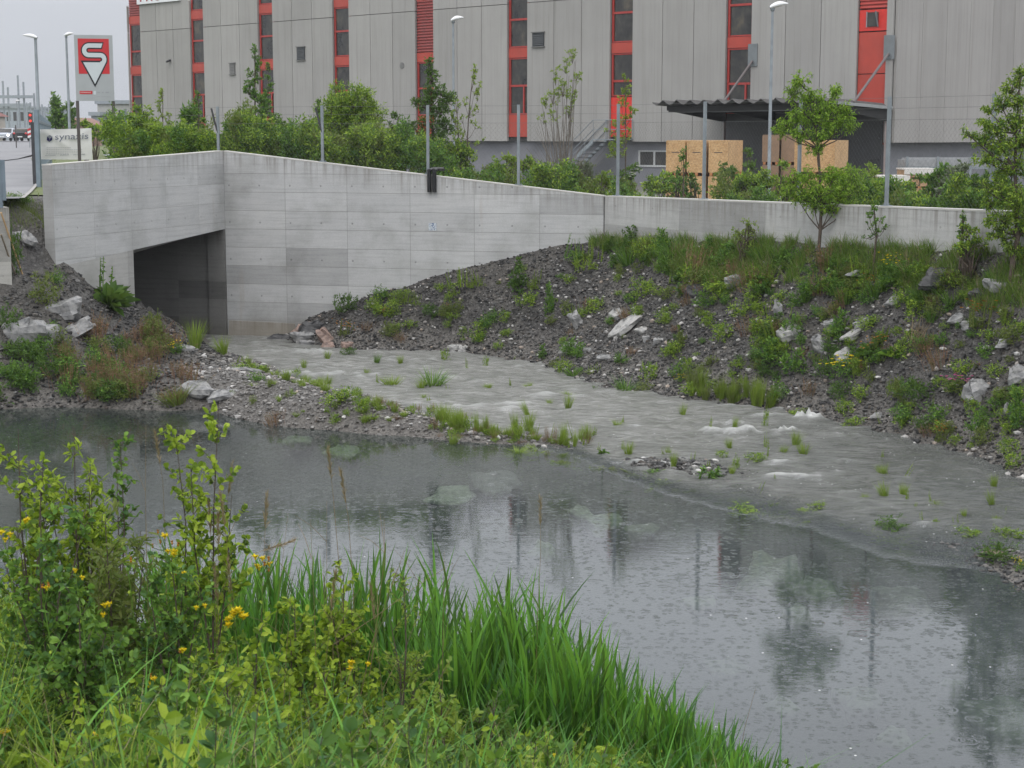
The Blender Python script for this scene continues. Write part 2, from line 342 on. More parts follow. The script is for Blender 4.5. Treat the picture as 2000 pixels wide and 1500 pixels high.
# wide ground sheets
m, t = newmat('yard_ground'); n = N(t); p = pos(n)
c = n.ramp(n.noise(p, .8, 6, .65), [(.3, (.10, .10, .095)), (.5, (.16, .155, .145)), (.65, (.07, .10, .03)), (.8, (.05, .085, .02))])
n.out(n.bsdf(Base_Color=c, Roughness=.7).outputs[0]); M_yard = m
m, t = newmat('asphalt'); n = N(t); p = pos(n)
c = n.ramp(n.noise(p, .35, 6, .6), [(.3, (.14, .14, .15)), (.55, (.19, .19, .20)), (.8, (.24, .24, .25))]); c = n.mix(1, c, n.ramp(n.noise(p, 60, 3), [(.3, (.8, .8, .8)), (.7, (1.1, 1.1, 1.1))]), 'MULTIPLY')
n.out(n.bsdf(Base_Color=c, Roughness=.55, Specular_IOR_Level=.4, Normal=n.bump(n.noise(p, 60, 3), .2, .01)).outputs[0]); M_asph = m
m, t = newmat('verge_turf'); n = N(t); p = pos(n)
c = n.ramp(n.noise(p, 2.5, 7, .7), [(.3, (.05, .07, .02)), (.5, (.10, .13, .035)), (.7, (.19, .19, .08))])
n.out(n.bsdf(Base_Color=c, Roughness=.8, Normal=n.bump(n.noise(p, 9, 5), .8, .05)).outputs[0]); M_turf = m
def poly_sheet(name, pts, z, mat):
    mb = MB(); mb.poly([(x, y, z if np.isscalar(z) else z[i]) for i, (x, y) in enumerate(pts)]); o = mb.build(name, mat); return tag(o, kind='structure')
nb = (CW + (CW-PE)/np.linalg.norm(CW-PE)*.3)
poly_sheet('ground_yard', [(CW[0]-.2, CW[1]+.28), (JW[0]+.1, JW[1]+.28), (EW[0]+.25, EW[1]+.1), (190, EW[1]), (190, 450), (-60, 450), (-30, 125), (-12, 60)], YARD, M_yard)
# far field on the left carries road and path
poly_sheet('ground_verge', [tuple(PE+dP*2.6+np.array([-.27, .09])), (CW[0]-.2, CW[1]+.28), (-12, 60), (-30, 125), (-60, 450), (-250, 450), (-250, 39), (-19, 39), (-13.4, 42.3)], 4.02, M_turf)
poly_sheet('ground_side', [(-19, 39), (-250, 39), (-250, -14), (190, -14), (190, EW[1]), (17, EW[1]), (17, -3), (-19, -3)], 3.8, M_turf)
# the bank under the deck left of the parapet end, then the path and the road
def strip(name, ctr, wl, z, mat, k=.0):
    mb = MB(); ctr = np.array(ctr, float); T = np.gradient(ctr[:, :2], axis=0); T /= np.linalg.norm(T, axis=1)[:, None]; Nn = np.stack([-T[:, 1], T[:, 0]], 1)
    L = ctr[:, :2]+Nn*wl[0]; R = ctr[:, :2]-Nn*wl[1]; m_ = len(ctr); V = np.vstack([np.c_[L, ctr[:, 2]+z], np.c_[R, ctr[:, 2]+z]])
    mb.add(V, [(i, m_+i, m_+i+1, i+1) for i in range(m_-1)]); return tag(mb.build(name, mat), kind='structure')
pth = [P(42, 382, 39.0), P(56, 368, 43), P(74, 350, 52), P(70, 318, 76), P(62, 300, 104), P(62, 285, 150), P(62, 275, 200), P(62, 268, 300)]
pc = [(q[0]-1.25, q[1], 4.03) for q in pth]; strip('path', pc, (1.3, 1.15), .004, M_asph)
strip('kerb', [(q[0]+.02, q[1], 4.03) for q in pth], (.05, .05), .03, plain('kerb_stone', (.32, .31, .30), .8))
rd = [(-22, 20, 4.05), (-26, 60, 4.05), (-33, 100, 4.06), (-44, 150, 4.3), (-55, 200, 4.72), (-70, 270, 4.75), (-90, 380, 4.8), (-105, 440, 4.9)]
strip('road', rd, (4.5, 3.9), .02, M_asph)
# ================================================================== WATER
ridge = np.array([G(x, y, 0)[:2] for x, y in ((-400, 640), (300, 660), (400, 694), (450, 699), (560, 738), (640, 762), (720, 792), (830, 816), (1000, 860), (1120, 882), (1250, 930), (1400, 972), (1550, 1002), (1700, 1048), (2000, 1092), (2300, 1190), (2800, 1340))])
WS = .055
wxs = np.arange(-18, 15.5, WS*1.35); wys = np.concatenate([np.arange(6, 24, .16), np.arange(24, 48.2, WS*1.6)])
WX, WY = np.meshgrid(wxs, wys); yl = np.interp(WX, ridge[:, 0], ridge[:, 1]) + .16*np.sin(WX*2.1) + .10*np.sin(WX*5.3+WY*2) + .06*np.sin(WX*11-WY*6)
mask = np.clip((WY-yl)/np.interp(WX, [-9, 0, 3, 8], [.5, .8, 2.0, 3.0])+.5, 0, 1); mask = mask*mask*(3-2*mask)
calm = np.clip((WY-43)/3, 0, 1)*.6
tz = th(WX, WY); depth = np.clip(-tz, 0, 1)
# flow runs from the culvert towards the lower right
s_ = WX*.62-WY*.78; q_ = WX*.78+WY*.62
def nz(a, b, sc, sd):
    r = np.random.RandomState(sd); o = 0
    for k in range(5):
        th_ = r.uniform(-.9, .9); ph = r.uniform(0, 6.28); f = sc*r.uniform(.7, 1.5)
        o = o + np.sin((a*cos(th_)+b*sin(th_))*f+ph+1.3*np.sin(b*f*.45+r.uniform(0, 6)))
    return o/5
wave = .055*nz(s_*.8, q_*1.3, 4.0, 1) + .055*nz(s_*.8, q_*1.3, 8.5, 2) + .030*nz(s_*.9, q_*1.2, 15, 3)
big = nz(s_*.5, q_, 2.2, 7); wave = wave*(.7+.8*np.clip(big, -.5, 1))
WZ = mask*(1-calm)*wave + .02*mask
foam_glint = np.clip((wave-.020)/.045, 0, 1)*.75*np.clip(big*2.2+.6, 0, 1)  # crest whites: foam, with ripple glints painted into the colour
for px, py, rx, ry, hgt in ((1578, 822, .34, .2, .13), (1535, 842, .28, .12, .07), (1470, 845, .2, .1, .06), (1435, 828, .3, .07, .04), (1500, 815, .4, .07, .05), (1650, 962-60, .3, .08, .03), (1520, 905, .25, .1, .05), (620, 690, .5, .15, .04), (520, 687, .4, .12, .03), (760, 700, .3, .08, .03), (1240, 835, .15, .06, .03), (700, 700, .25, .05, .02), (1480, 985, .3, .06, .02), (1655, 965, .2, .06, .03)):
    g = G(px, py, 0); e = np.exp(-((WX-g[0])/rx)**2-((WY-g[1])/ry)**2); WZ = WZ + 1.5*hgt*e*(1+.6*np.sin(WX*31+3*np.sin(WY*37))*np.sin(WY*41)); foam_glint = np.maximum(foam_glint, np.clip(e*2.2-.3, 0, 1)*min(1.15, hgt*18)*(.72+.4*nz(WX*3, WY*3, 9, 5)))
foam_glint = np.clip(foam_glint, 0, 1)*mask
ny2, nx2 = WX.shape; V = np.stack([WX.ravel(), WY.ravel(), WZ.ravel()], 1)
ii, jj = np.meshgrid(np.arange(nx2-1), np.arange(ny2-1)); a = (jj*nx2+ii).ravel(); F = np.stack([a, a+1, a+nx2+1, a+nx2], 1)
c_x = V[F, 0].mean(1); c_y = V[F, 1].mean(1); keep = (th(c_x, c_y) < .22)
keep &= ~(side(c_x, c_y, CW, JW) > .15*np.linalg.norm(JW-CW)) | (c_x > JW[0])
keep &= ~((side(c_x, c_y, JW, EW) > .15*np.linalg.norm(EW-JW)) & (c_x > JW[0]-.3) & (c_y > EW[1]))
F = F[keep]
mb = MB(); mb.add(V, F)
m, t = newmat('water'); n = N(t); g_ = n('NewGeometry'); p = g_.outputs['Position']
strm0 = n('Attribute', attribute_name='stream').outputs['Fac']; _z = n.noise(n('Mapping', {'Vector': p, 'Scale': (1.3, 2.6, 1)}).outputs[0], 1.0, 6, .7); _e = n.math('MULTIPLY', strm0, n.math('SUBTRACT', 1., strm0)); strm = n('Clamp', {0: n.math('ADD', strm0, n.math('MULTIPLY', n.math('MULTIPLY', n.math('SUBTRACT', _z, .5), _e), 9.))}).outputs[0]; fm = n('Attribute', attribute_name='foam_glint').outputs['Fac']; shal = n('Attribute', attribute_name='shallow').outputs['Fac']
xy = n('Mapping', {'Vector': p, 'Scale': (1, 1, 0)}).outputs[0]
# raindrop rings: cells with a ring of random radius round each cell point
def rings(scale, off, thr, rmax):
    v = n('TexVoronoi', {'Vector': n('Mapping', {'Vector': xy, 'Location': (off, off*1.7, 0)}).outputs[0], 'Scale': scale, 'Randomness': .9}, feature='F1', voronoi_dimensions='2D')
    d = n.math('DIVIDE', v.outputs['Distance'], scale) if False else v.outputs['Distance']
    col = n('SeparateColor', {0: v.outputs['Color']})
    R = n.math('MULTIPLY_ADD', col.outputs[0], rmax, .03)
    x = n.math('DIVIDE', n.math('SUBTRACT', d, R), .032)
    rg = n.math('EXPONENT', n.math('MULTIPLY', n.math('MULTIPLY', x, x), -1.))
    x2 = n.math('DIVIDE', n.math('SUBTRACT', d, n.math('MULTIPLY', R, .55)), .035)
    rg2 = n.math('MULTIPLY', n.math('EXPONENT', n.math('MULTIPLY', n.math('MULTIPLY', x2, x2), -1.)), .5)
    on = n.math('GREATER_THAN', col.outputs[1], thr)
    return n.math('MULTIPLY', n.math('ADD', rg, rg2), on)
rr = n.math('ADD', n.math('ADD', rings(3.6, 0, .55, .26), rings(6.0, 3.3, .6, .25)), n.math('ADD', rings(10.0, 8.1, .5, .3), rings(2.4, 5.2, .78, .32)))
calmrip = n.noise(n('Mapping', {'Vector': p, 'Scale': (3, 9, 1)}).outputs[0], 1.0, 4, .6)
fine = n.noise(n('Mapping', {'Vector': p, 'Scale': (9, 24, 1)}).outputs[0], 1.0, 3, .6)
turb = n.noise(n('Mapping', {'Vector': p, 'Rotation': (0, 0, .9), 'Scale': (2.2, 7.5, 1)}).outputs[0], 1.0, 5, .65)
h = n.math('ADD', n.math('MULTIPLY', rr, .0007), n.math('MULTIPLY', calmrip, .0006)); h = n.math('ADD', h, n.math('MULTIPLY', fine, .0002))
turb2 = n.noise(n('Mapping', {'Vector': p, 'Rotation': (0, 0, .9), 'Scale': (6, 19, 1)}).outputs[0], 1.0, 4, .65)
h = n.math('ADD', h, n.math('MULTIPLY', n.math('MULTIPLY', n.math('ADD', turb, n.math('MULTIPLY', turb2, .45)), strm), .22))
nb_ = n('Bump', {'Height': h, 'Strength': 1.0, 'Distance': 1.0}).outputs[0]
fr = n('Fresnel', {'IOR': 1.333, 'Normal': nb_}).outputs[0]
gl = n('BsdfGlossy', {'Color': (1, 1, 1, 1), 'Roughness': .03, 'Normal': nb_})
murk = n('BsdfDiffuse', {'Color': (.075, .088, .096, 1)})
big_ = n.noise(p, .9, 5, .6)
scol = n.ramp(turb, [(.3, (.24, .24, .22)), (.5, (.44, .44, .415)), (.66, (.62, .62, .60))]); scol = n.mix(n.math('MULTIPLY', n.ramp(big_, [(.35, (0, 0, 0)), (.65, (1, 1, 1))]), .45), scol, (.15, .16, .135))
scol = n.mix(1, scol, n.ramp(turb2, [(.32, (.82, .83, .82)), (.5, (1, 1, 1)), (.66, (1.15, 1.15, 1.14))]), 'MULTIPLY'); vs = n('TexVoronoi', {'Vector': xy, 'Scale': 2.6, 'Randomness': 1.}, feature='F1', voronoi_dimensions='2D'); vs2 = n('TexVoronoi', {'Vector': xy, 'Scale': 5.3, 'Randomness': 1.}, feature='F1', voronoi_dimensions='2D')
spk = n.math('MAXIMUM', n.math('MULTIPLY', n.math('LESS_THAN', vs.outputs['Distance'], .03), n.math('GREATER_THAN', n('SeparateColor', {0: vs.outputs['Color']}).outputs[0], .95)), n.math('MULTIPLY', n.math('MULTIPLY', n.math('LESS_THAN', vs2.outputs['Distance'], .07), n.math('GREATER_THAN', n('SeparateColor', {0: vs2.outputs['Color']}).outputs[0], .93)), strm))  # white specks: stream glints and splash dots painted into the water colour
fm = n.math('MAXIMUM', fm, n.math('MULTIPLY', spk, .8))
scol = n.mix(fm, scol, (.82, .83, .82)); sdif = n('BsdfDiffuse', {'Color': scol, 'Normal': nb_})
tr = n('BsdfTransparent', {'Color': (.72, .80, .73, 1)})
# pond body: murk over the bed, plus sky reflection painted in towards the camera
body = n('MixShader', {0: n.math('ADD', n('MapRange', {0: n.noise(p, .5, 3), 1: .3, 2: .7, 3: .16, 4: .34}).outputs[0], n.math('MULTIPLY', n('Attribute', attribute_name='sky_pale').outputs['Fac'], .38)), 1: tr.outputs[0], 2: murk.outputs[0]})
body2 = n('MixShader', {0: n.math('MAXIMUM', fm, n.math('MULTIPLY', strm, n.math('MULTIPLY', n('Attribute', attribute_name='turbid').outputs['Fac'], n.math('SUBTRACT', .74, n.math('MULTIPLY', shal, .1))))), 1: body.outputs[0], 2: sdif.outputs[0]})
frs = n.math('MULTIPLY', fr, n.math('SUBTRACT', 1., n.math('MULTIPLY', fm, .8)))
n.out(n('MixShader', {0: frs, 1: body2.outputs[0], 2: gl.outputs[0]}).outputs[0]); M_water = m
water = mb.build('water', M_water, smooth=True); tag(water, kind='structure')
for nm, arr in (('stream', mask), ('foam_glint', foam_glint), ('sky_pale', np.clip((27-WY)/9, 0, 1)), ('shallow', np.clip(1-depth/.12, 0, 1)), ('turbid', np.clip((WY-yl)/np.interp(WX, [-6, 0, 4, 8], [.6, 1.2, 2.6, 3.2])+.30, 0, 1)*np.clip(1-.4*np.clip((WX-3.2)/4, 0, 1)-.25*np.clip((34-WY)/6, 0, 1)*np.clip((WX+1)/4, 0, 1), 0, 1))):
    at = water.data.attributes.new(nm, 'FLOAT', 'POINT'); at.data.foreach_set('value', arr.ravel().astype(np.float32))
# ================================================================== CONCRETE
zC = P(445, 295, 46.4)[2]; zE = P(105, 322, 39)[2]; zCs = P(445, 447, 46.4)[2]; zEs = P(105, 523, 39)[2]; zJ = P(1180, 383, 43.8)[2]
e1940 = onplane(1940, 412, JW, EW); zEW = zJ + (e1940[2]-zJ)*np.linalg.norm(EW-JW)/np.linalg.norm(e1940[:2]-JW)
def perp(A, B, sgn=1):
    d = np.array(B)-np.array(A); d = d/np.linalg.norm(d); return np.array([-d[1], d[0]])*sgn
def wall_hexa(mb, A, B, zb, zt, th_, bk):
    """A,B plan points, zb/zt = (zA,zB) bottom/top, thickness along bk"""
    A = np.array(A[:2]); B = np.array(B[:2]); o = bk*th_
    return mb.hexa([(q[0], q[1], z) for (Q, zz) in ((A, 0), (B, 1)) for q in (Q, Q+o) for z in (zb[zz], zt[zz])])
bkP = perp(PE, CW, 1)       # points away from the stream (to the left/back)
bkW = perp(CW, JW, 1); bkE = perp(JW, EW, 1)
M_par = concrete('concrete_parapet', PE, CW, zE, zC, base=(.47, .472, .472), pw=1.62, rh=.52, lines=.6, wet=.22)
M_w1 = concrete('concrete_wall', CW, JW, zC, zJ, base=(.455, .458, .46), z0=.06)
M_w2 = concrete('concrete_low_wall', JW, EW, zJ, zEW, base=(.42, .42, .412), pw=3.3, rh=.8, lines=.55, seed=5, wet=.4)
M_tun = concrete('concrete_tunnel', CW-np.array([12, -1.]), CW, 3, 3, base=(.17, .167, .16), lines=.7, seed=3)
M_cop = plain('coping_concrete', (.47, .46, .43), .8, var=.1)
br = thing('culvert_bridge', (PE[0], PE[1], 2.4), 'pale board-formed concrete culvert bridge with its square dark opening over the stream', 'bridge')
mb = MB(); wall_hexa(mb, PE, CW, (zEs, zCs), (zE, zC), .27, bkP); mb.build('parapet', M_par, br)
# coping lip, 3 mm proud
mb = MB(); d = (CW-PE)/np.linalg.norm(CW-PE); A2 = PE-bkP*.004-d*.003; B2 = CW-bkP*.004; wall_hexa(mb, A2, B2, (zE-.018, zC-.018), (zE+.012, zC+.012), .28, bkP); mb.build('coping', M_cop, br)
# abutment below the soffit
tdir = (CW-JW)/np.linalg.norm(CW-JW); t_ab = tdir.copy()
sl_ab = np.linalg.norm(AB-PE)/np.linalg.norm(CW-PE); z_ab = zEs+(zCs-zEs)*sl_ab
M_ab = concrete('concrete_abutment', PE, CW, 3.4, 3.4, base=(.44, .435, .42), pw=3.0, rh=2., lines=.15, seed=9, wet=.1)
mb = MB(); wall_hexa(mb, PE+d*.05, AB, (-.6, -.6), (zEs+.0, z_ab), .5, bkP); o1 = mb.build('abutment', M_ab, br)
# abutment side wall running into the tunnel, the deck slab above, the tunnel's rear wall
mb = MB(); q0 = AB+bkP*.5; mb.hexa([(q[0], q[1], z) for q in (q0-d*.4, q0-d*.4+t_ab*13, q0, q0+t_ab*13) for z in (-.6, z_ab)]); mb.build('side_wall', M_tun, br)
mb = MB(); q0 = PE+bkP*.27+d*2.7; q1 = CW+bkP*.27; L_ = 14
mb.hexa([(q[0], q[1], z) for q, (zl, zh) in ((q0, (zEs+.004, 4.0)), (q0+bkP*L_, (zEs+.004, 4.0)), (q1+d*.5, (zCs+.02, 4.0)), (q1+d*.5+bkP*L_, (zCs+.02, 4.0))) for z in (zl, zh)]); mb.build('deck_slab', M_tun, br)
mb = MB(); q0 = CW+t_ab*.002
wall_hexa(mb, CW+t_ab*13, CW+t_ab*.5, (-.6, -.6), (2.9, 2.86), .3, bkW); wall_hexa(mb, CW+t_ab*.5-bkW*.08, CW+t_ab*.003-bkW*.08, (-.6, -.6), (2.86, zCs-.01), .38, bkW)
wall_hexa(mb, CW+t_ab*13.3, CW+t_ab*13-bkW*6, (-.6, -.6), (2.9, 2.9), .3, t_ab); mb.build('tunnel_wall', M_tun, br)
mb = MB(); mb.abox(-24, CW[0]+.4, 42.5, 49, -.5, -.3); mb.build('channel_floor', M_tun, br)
rw = thing('retaining_wall', (CW[0], CW[1], -.3), 'tall board-formed concrete wing wall running down from the bridge corner', 'wall')
mb = MB(); wall_hexa(mb, CW, JW-(JW-CW)/np.linalg.norm(JW-CW)*.015, (-.6, -.6), (zC-.002, zJ), .3, bkW); mb.build('wall', M_w1, rw)
mb = MB(); wall_hexa(mb, CW-bkW*.005, JW-bkW*.005-(JW-CW)/np.linalg.norm(JW-CW)*.015, (zC-.02, zJ-.018), (zC+.011, zJ+.012), .31, bkW); mb.build('coping', M_cop, rw)
# foot of the wall: poured footing strip, rough top
f0 = wall_z(447, 600)[:2]; f1 = wall_z(576, 600)[:2]
mb = MB(); wall_hexa(mb, f0-bkW*.03, f1-bkW*.03, (-.5, -.5), (.42, .38), .03, bkW); o = mb.build('footing', concrete('concrete_footing', CW, JW, .6, .6, base=(.40, .375, .34), lines=0, wet=.9), rw)
lw = thing('retaining_wall', (JW[0], JW[1], 2.5), 'low grey concrete wall past the dark joint, topped by the chain-link fence', 'wall')
e1 = (EW-JW)/np.linalg.norm(EW-JW); mb = MB(); wall_hexa(mb, JW+e1*.02, EW, (1.2, 2.0), (zJ-.002, zEW), .3, bkE); mb.build('wall', M_w2, lw)
mb = MB(); wall_hexa(mb, JW+e1*.02-bkE*.005, EW-bkE*.005, (zJ-.022, zEW-.02), (zJ+.012, zEW+.012), .31, bkE); mb.build('coping', M_cop, lw)
mb = MB(); wall_hexa(mb, JW-(JW-CW)/np.linalg.norm(JW-CW)*.018+bkW*.03, JW+e1*.024+bkE*.03, (1.2, 1.2), (zJ-.03, zJ-.03), .2, bkE); mb.build('joint_seal', plain('joint_black', (.02, .02, .02), .8), lw)
# left wing wall at the frame edge
A = P(18, 420, 37.5)[:2]; B = A+np.array([-3.2, -2.0]); zt = P(18, 405, 37.5)[2]
M_lw = concrete('concrete_side', A, B, zt, zt, base=(.44, .43, .40), pw=2., rh=.9, lines=.3, seed=2)
mb = MB(); mb.hexa([(q[0], q[1], z) for q in (A, A+(B-A), A+np.array([-.25, .5]), B+np.array([-.25, .5])) for z in (0.4, zt)]); o = mb.build('side_wall', M_lw); recenter(o, (A[0], A[1], .4)); tag(o, 'short pale concrete wall cut by the left frame edge beside the leaning poles', 'wall')
# grey steel panel standing on it
A3 = P(8, 312, 37.3); B3 = A3+np.array([-1.2, -.7, 0]); t3 = thing('steel_gate', (A3[0], A3[1], zt), 'blue-grey steel panel standing on the pale wall at the left frame edge', 'gate')
M_steel = plain('galvanised_blue', (.20, .25, .29), .5, .3, .15); M_galv = plain('galvanised', (.25, .28, .30), .5, .3, .18); M_dark = plain('dark_steel', (.06, .06, .065), .5, .3)
zt3 = P(8, 312, 37.3)[2]; mb = MB(); dd = (B3-A3)[:2]/np.linalg.norm((B3-A3)[:2]); pp = np.array([-dd[1], dd[0]])
mb.box((*( (A3+B3)[:2]/2), (zt3+zt)/2+.08), [(*dd, 0), (*pp, 0), (0, 0, 1)], (.7, .025, (zt3-zt)/2-.08)); mb.build('panel', M_steel, t3)
mb = MB(); mb.box((A3[0]-.1, A3[1]-.05, (zt3+zt)/2), [(1, 0, 0), (0, 1, 0), (0, 0, 1)], (.04, .04, (zt3-zt)/2-.004)); mb.build('post', M_steel, t3)
# leaning poles
M_pole = plain('pale_timber', (.50, .33, .17), .6, var=.2); M_pole2 = plain('weathered_timber', (.22, .18, .13), .7, var=.2)
for (x0, y0, x1, y1, D0, D1, mt, lb) in ((2, 415, 47, 545, 37.2, 38.0, M_pole, 'long pale wooden pole leaning on the pale wall at the left edge'), (2, 458, 33, 545, 37.1, 37.9, M_pole2, 'shorter weathered stick leaning behind the pale wooden pole')):
    a = P(x0, y0, D0); b = P(x1, y1, D1); b[2] = min(b[2], float(th(b[0], b[1]))) if False else b[2]
    mb = MB(); mb.tube([b, (a+b)/2, a], .02, 8); o = mb.build('wooden_pole', mt); recenter(o, b); tag(o, lb, 'pole')
# pipes over the wall
wp = wall_z(838, 338); M_blk = plain('black_plastic', (.012, .012, .014), .35, var=.1)
t = thing('drain_pipe', (wp[0], wp[1], 3.5), 'pair of short black drain pipes hooked over the tall wall beside a fence post', 'pipe'); u1 = (JW-CW)/np.linalg.norm(JW-CW); f3 = np.array([-bkW[0], -bkW[1], 0])
for k, px in enumerate((840, 850)):
    w0 = wall_z(px, 375); zt_ = wall_z(px, 338)[2]+.07; q = w0+f3*.07
    mb = MB(); mb.tube([(q[0], q[1], w0[2]), (q[0], q[1], (w0[2]+zt_)/2), (q[0], q[1], zt_+.03)], .058, 10); mb.build('pipe', M_blk, t, True)
    mb = MB(); mb.tube([(q[0], q[1], zt_-.02), (q[0]-f3[0]*.25, q[1]-f3[1]*.25, zt_+.02)], .055, 10); mb.build('elbow', M_blk, t)
w0 = wall_z(843, 340)-f3*.15+np.array([0, 0, .13]); w9 = wall_z(864, 338)-f3*.15+np.array([0, 0, .10]); mb = MB(); mb.tube([w0, w9], .05, 8); mb.build('connector', M_blk, t)
# small weathered paper sticker
w0 = wall_z(845, 443)+f3*.006; m, tt = newmat('sticker'); n = N(tt); p = pos(n); c = n.ramp(n.noise(p, 22, 4, .8), [(.42, (.03, .08, .22)), (.48, (.45, .5, .55)), (.6, (.6, .62, .62))]); n.out(n.bsdf(Base_Color=c, Roughness=.7).outputs[0])
mb = MB(); mb.box(w0, [(*u1, 0), f3, (0, 0, 1)], (.11, .003, .1)); o = mb.build('poster', m); recenter(o, w0); tag(o, 'small torn blue and white sticker on the tall concrete wall', 'poster')
# ================================================================== FENCE on the wall
FT = 5.5 + .76
fence = thing('chain_link_fence', (JW[0], JW[1], zJ), 'chain-link fence with galvanised posts and bare wires along the concrete walls', 'fence')
posts = [(627, 0), (833, 0), (1010, 0), (1197, 0), (1365, 1), (1550, 1), (1722, 1), (1925, 1)]
def fz(px):
    A, B, za, zb, bk = (CW, JW, zC, zJ, bkW) if px < 1180 else (JW, EW, zJ, zEW, bkE)
    q = onplane(px, 350, A, B)[:2]; s = np.linalg.norm(q-A)/np.linalg.norm(B-A); return q+bk*.15, za+(zb-za)*s+.012, bk
def fpost(q, z0, z1, bk, arm=False, r=.035):
    mb = MB(); mb.box((q[0], q[1], (z0+z1)/2), [(bk[1], -bk[0], 0), (*bk, 0), (0, 0, 1)], (r, r*.8, (z1-z0)/2)); o = mb.build('post', M_galv, fence)
    mb = MB(); mb.box((q[0], q[1], z0+.008), [(bk[1], -bk[0], 0), (*bk, 0), (0, 0, 1)], (.1, .08, .008))
    for sx_ in (-1, 1): mb.tube([(q[0]+sx_*.07*bk[1], q[1]-sx_*.07*bk[0], z0+.01), (q[0]+sx_*.07*bk[1], q[1]-sx_*.07*bk[0], z0+.05)], .012, 6)
    mb.build('base_plate', M_galv, o)
    if arm:
        mb = MB(); a = np.array([q[0], q[1], z1-.75]); mb.tube([a, a+np.array([-.1, -.04, .42]), a+np.array([-.16, -.06, .7])], .026, 4); mb.build('arm', M_dark, o)
for px, _ in posts:
    q, z0, bk = fz(px); fpost(q, z0, FT, bk, arm=(px == 627))
pl = [P(447, 300, 46.7), P(427, 300, 47.2), P(245, 300, 51.0)]
for px, D, top in ((427, 47.2, 208), (247, 50.5, 212)):
    q = P(px, 300, D); zt_ = P(px, top, D)[2]; fpost(q[:2], YARD if px > 300 else 4.0, zt_, bkW, arm=True)
# wires and mesh
lineq = [(*P(247, 300, 50.5)[:2], 4.1, 0), (*P(427, 300, 47.2)[:2], 5.0, 0)]
for px, _ in [(627, 0), (1180, 0)]:
    q, z0, bk = fz(px); lineq.append((q[0], q[1], z0, 1))
q, z0, bk = fz(1181); 
lineq.append((EW[0]+bkE[0]*.15, EW[1]+bkE[1]*.15, zEW, 1))
M_wire = plain('fence_wire', (.13, .135, .135), .5, .5, .1)
mb = MB()
for zz in (FT-.03, FT-.24, FT-.47):
    for i in range(len(lineq)-1):
        a, b = lineq[i], lineq[i+1]; mb.tube([(a[0], a[1], zz), (b[0], b[1], zz)], .0028, 4, cap=False)
mb.build('line_wire', M_wire, fence)
mb = MB(); mb.cur = 0
for i in range(1, len(lineq)-1):
    a, b = np.array(lineq[i][:2]), np.array(lineq[i+1][:2]); za, zb = lineq[i][2]+.03, lineq[i+1][2]+.03; Lf = np.linalg.norm(b-a); e = (b-a)/Lf; H2 = FT-.47; st = .11
    V = []; F = []; k0 = 0
    for sg in (1, -1):
        for s0 in np.arange(-3, Lf+3, st):
            # wire z = zref + sg*(s-s0)*1.15 ; clip between ground line and H2
            s = s0 + np.array([0., 0.]); zlow = za
            # endpoints
            pts = []
            sa = s0; # at top
            f = lambda s_: H2-abs(1.15)*(s_-s0)*sg
            # travel direction away from the top
            s1 = s0; s_end = s0+sg*3.0
            lo = lambda s_: za+(zb-za)*s_/Lf
            # solve H2-1.15*|s-s0| = lo(s)
            k = (zb-za)/Lf; ds = (H2-lo(s0))/(1.15+sg*k); s2 = s0+sg*ds
            A_, B_ = (s1, H2), (s2, lo(s2))
            # clip to [0,Lf]
            def cl(P_, Q_):
                (sp, zp), (sq, zq) = P_, Q_
                if sp < 0: 
                    if sq <= 0: return None
                    zp = zp+(zq-zp)*(0-sp)/(sq-sp); sp = 0
                if sp > Lf:
                    if sq >= Lf: return None
                    zp = zp+(zq-zp)*(Lf-sp)/(sq-sp); sp = Lf
                return sp, zp
            A1 = cl(A_, B_); B1 = cl(B_, A_)
            if A1 is None or B1 is None: continue
            r = .0011; p0 = np.array([*(a+e*A1[0]), A1[1]]); p1 = np.array([*(a+e*B1[0]), B1[1]]); dv = (p1-p0)/np.linalg.norm(p1-p0); nn = np.array([-e[1], e[0], 0]); uu = np.cross(dv, nn)
            for q in (p0, p1):
                for w_ in (uu*r, nn*r, -uu*r, -nn*r): V.append(q+w_)
            F += [(k0+j, k0+(j+1) % 4, k0+4+(j+1) % 4, k0+4+j) for j in range(4)]; k0 += 8
    if V: mb.add(V, F)
mb.build('wire_mesh', M_wire, fence)
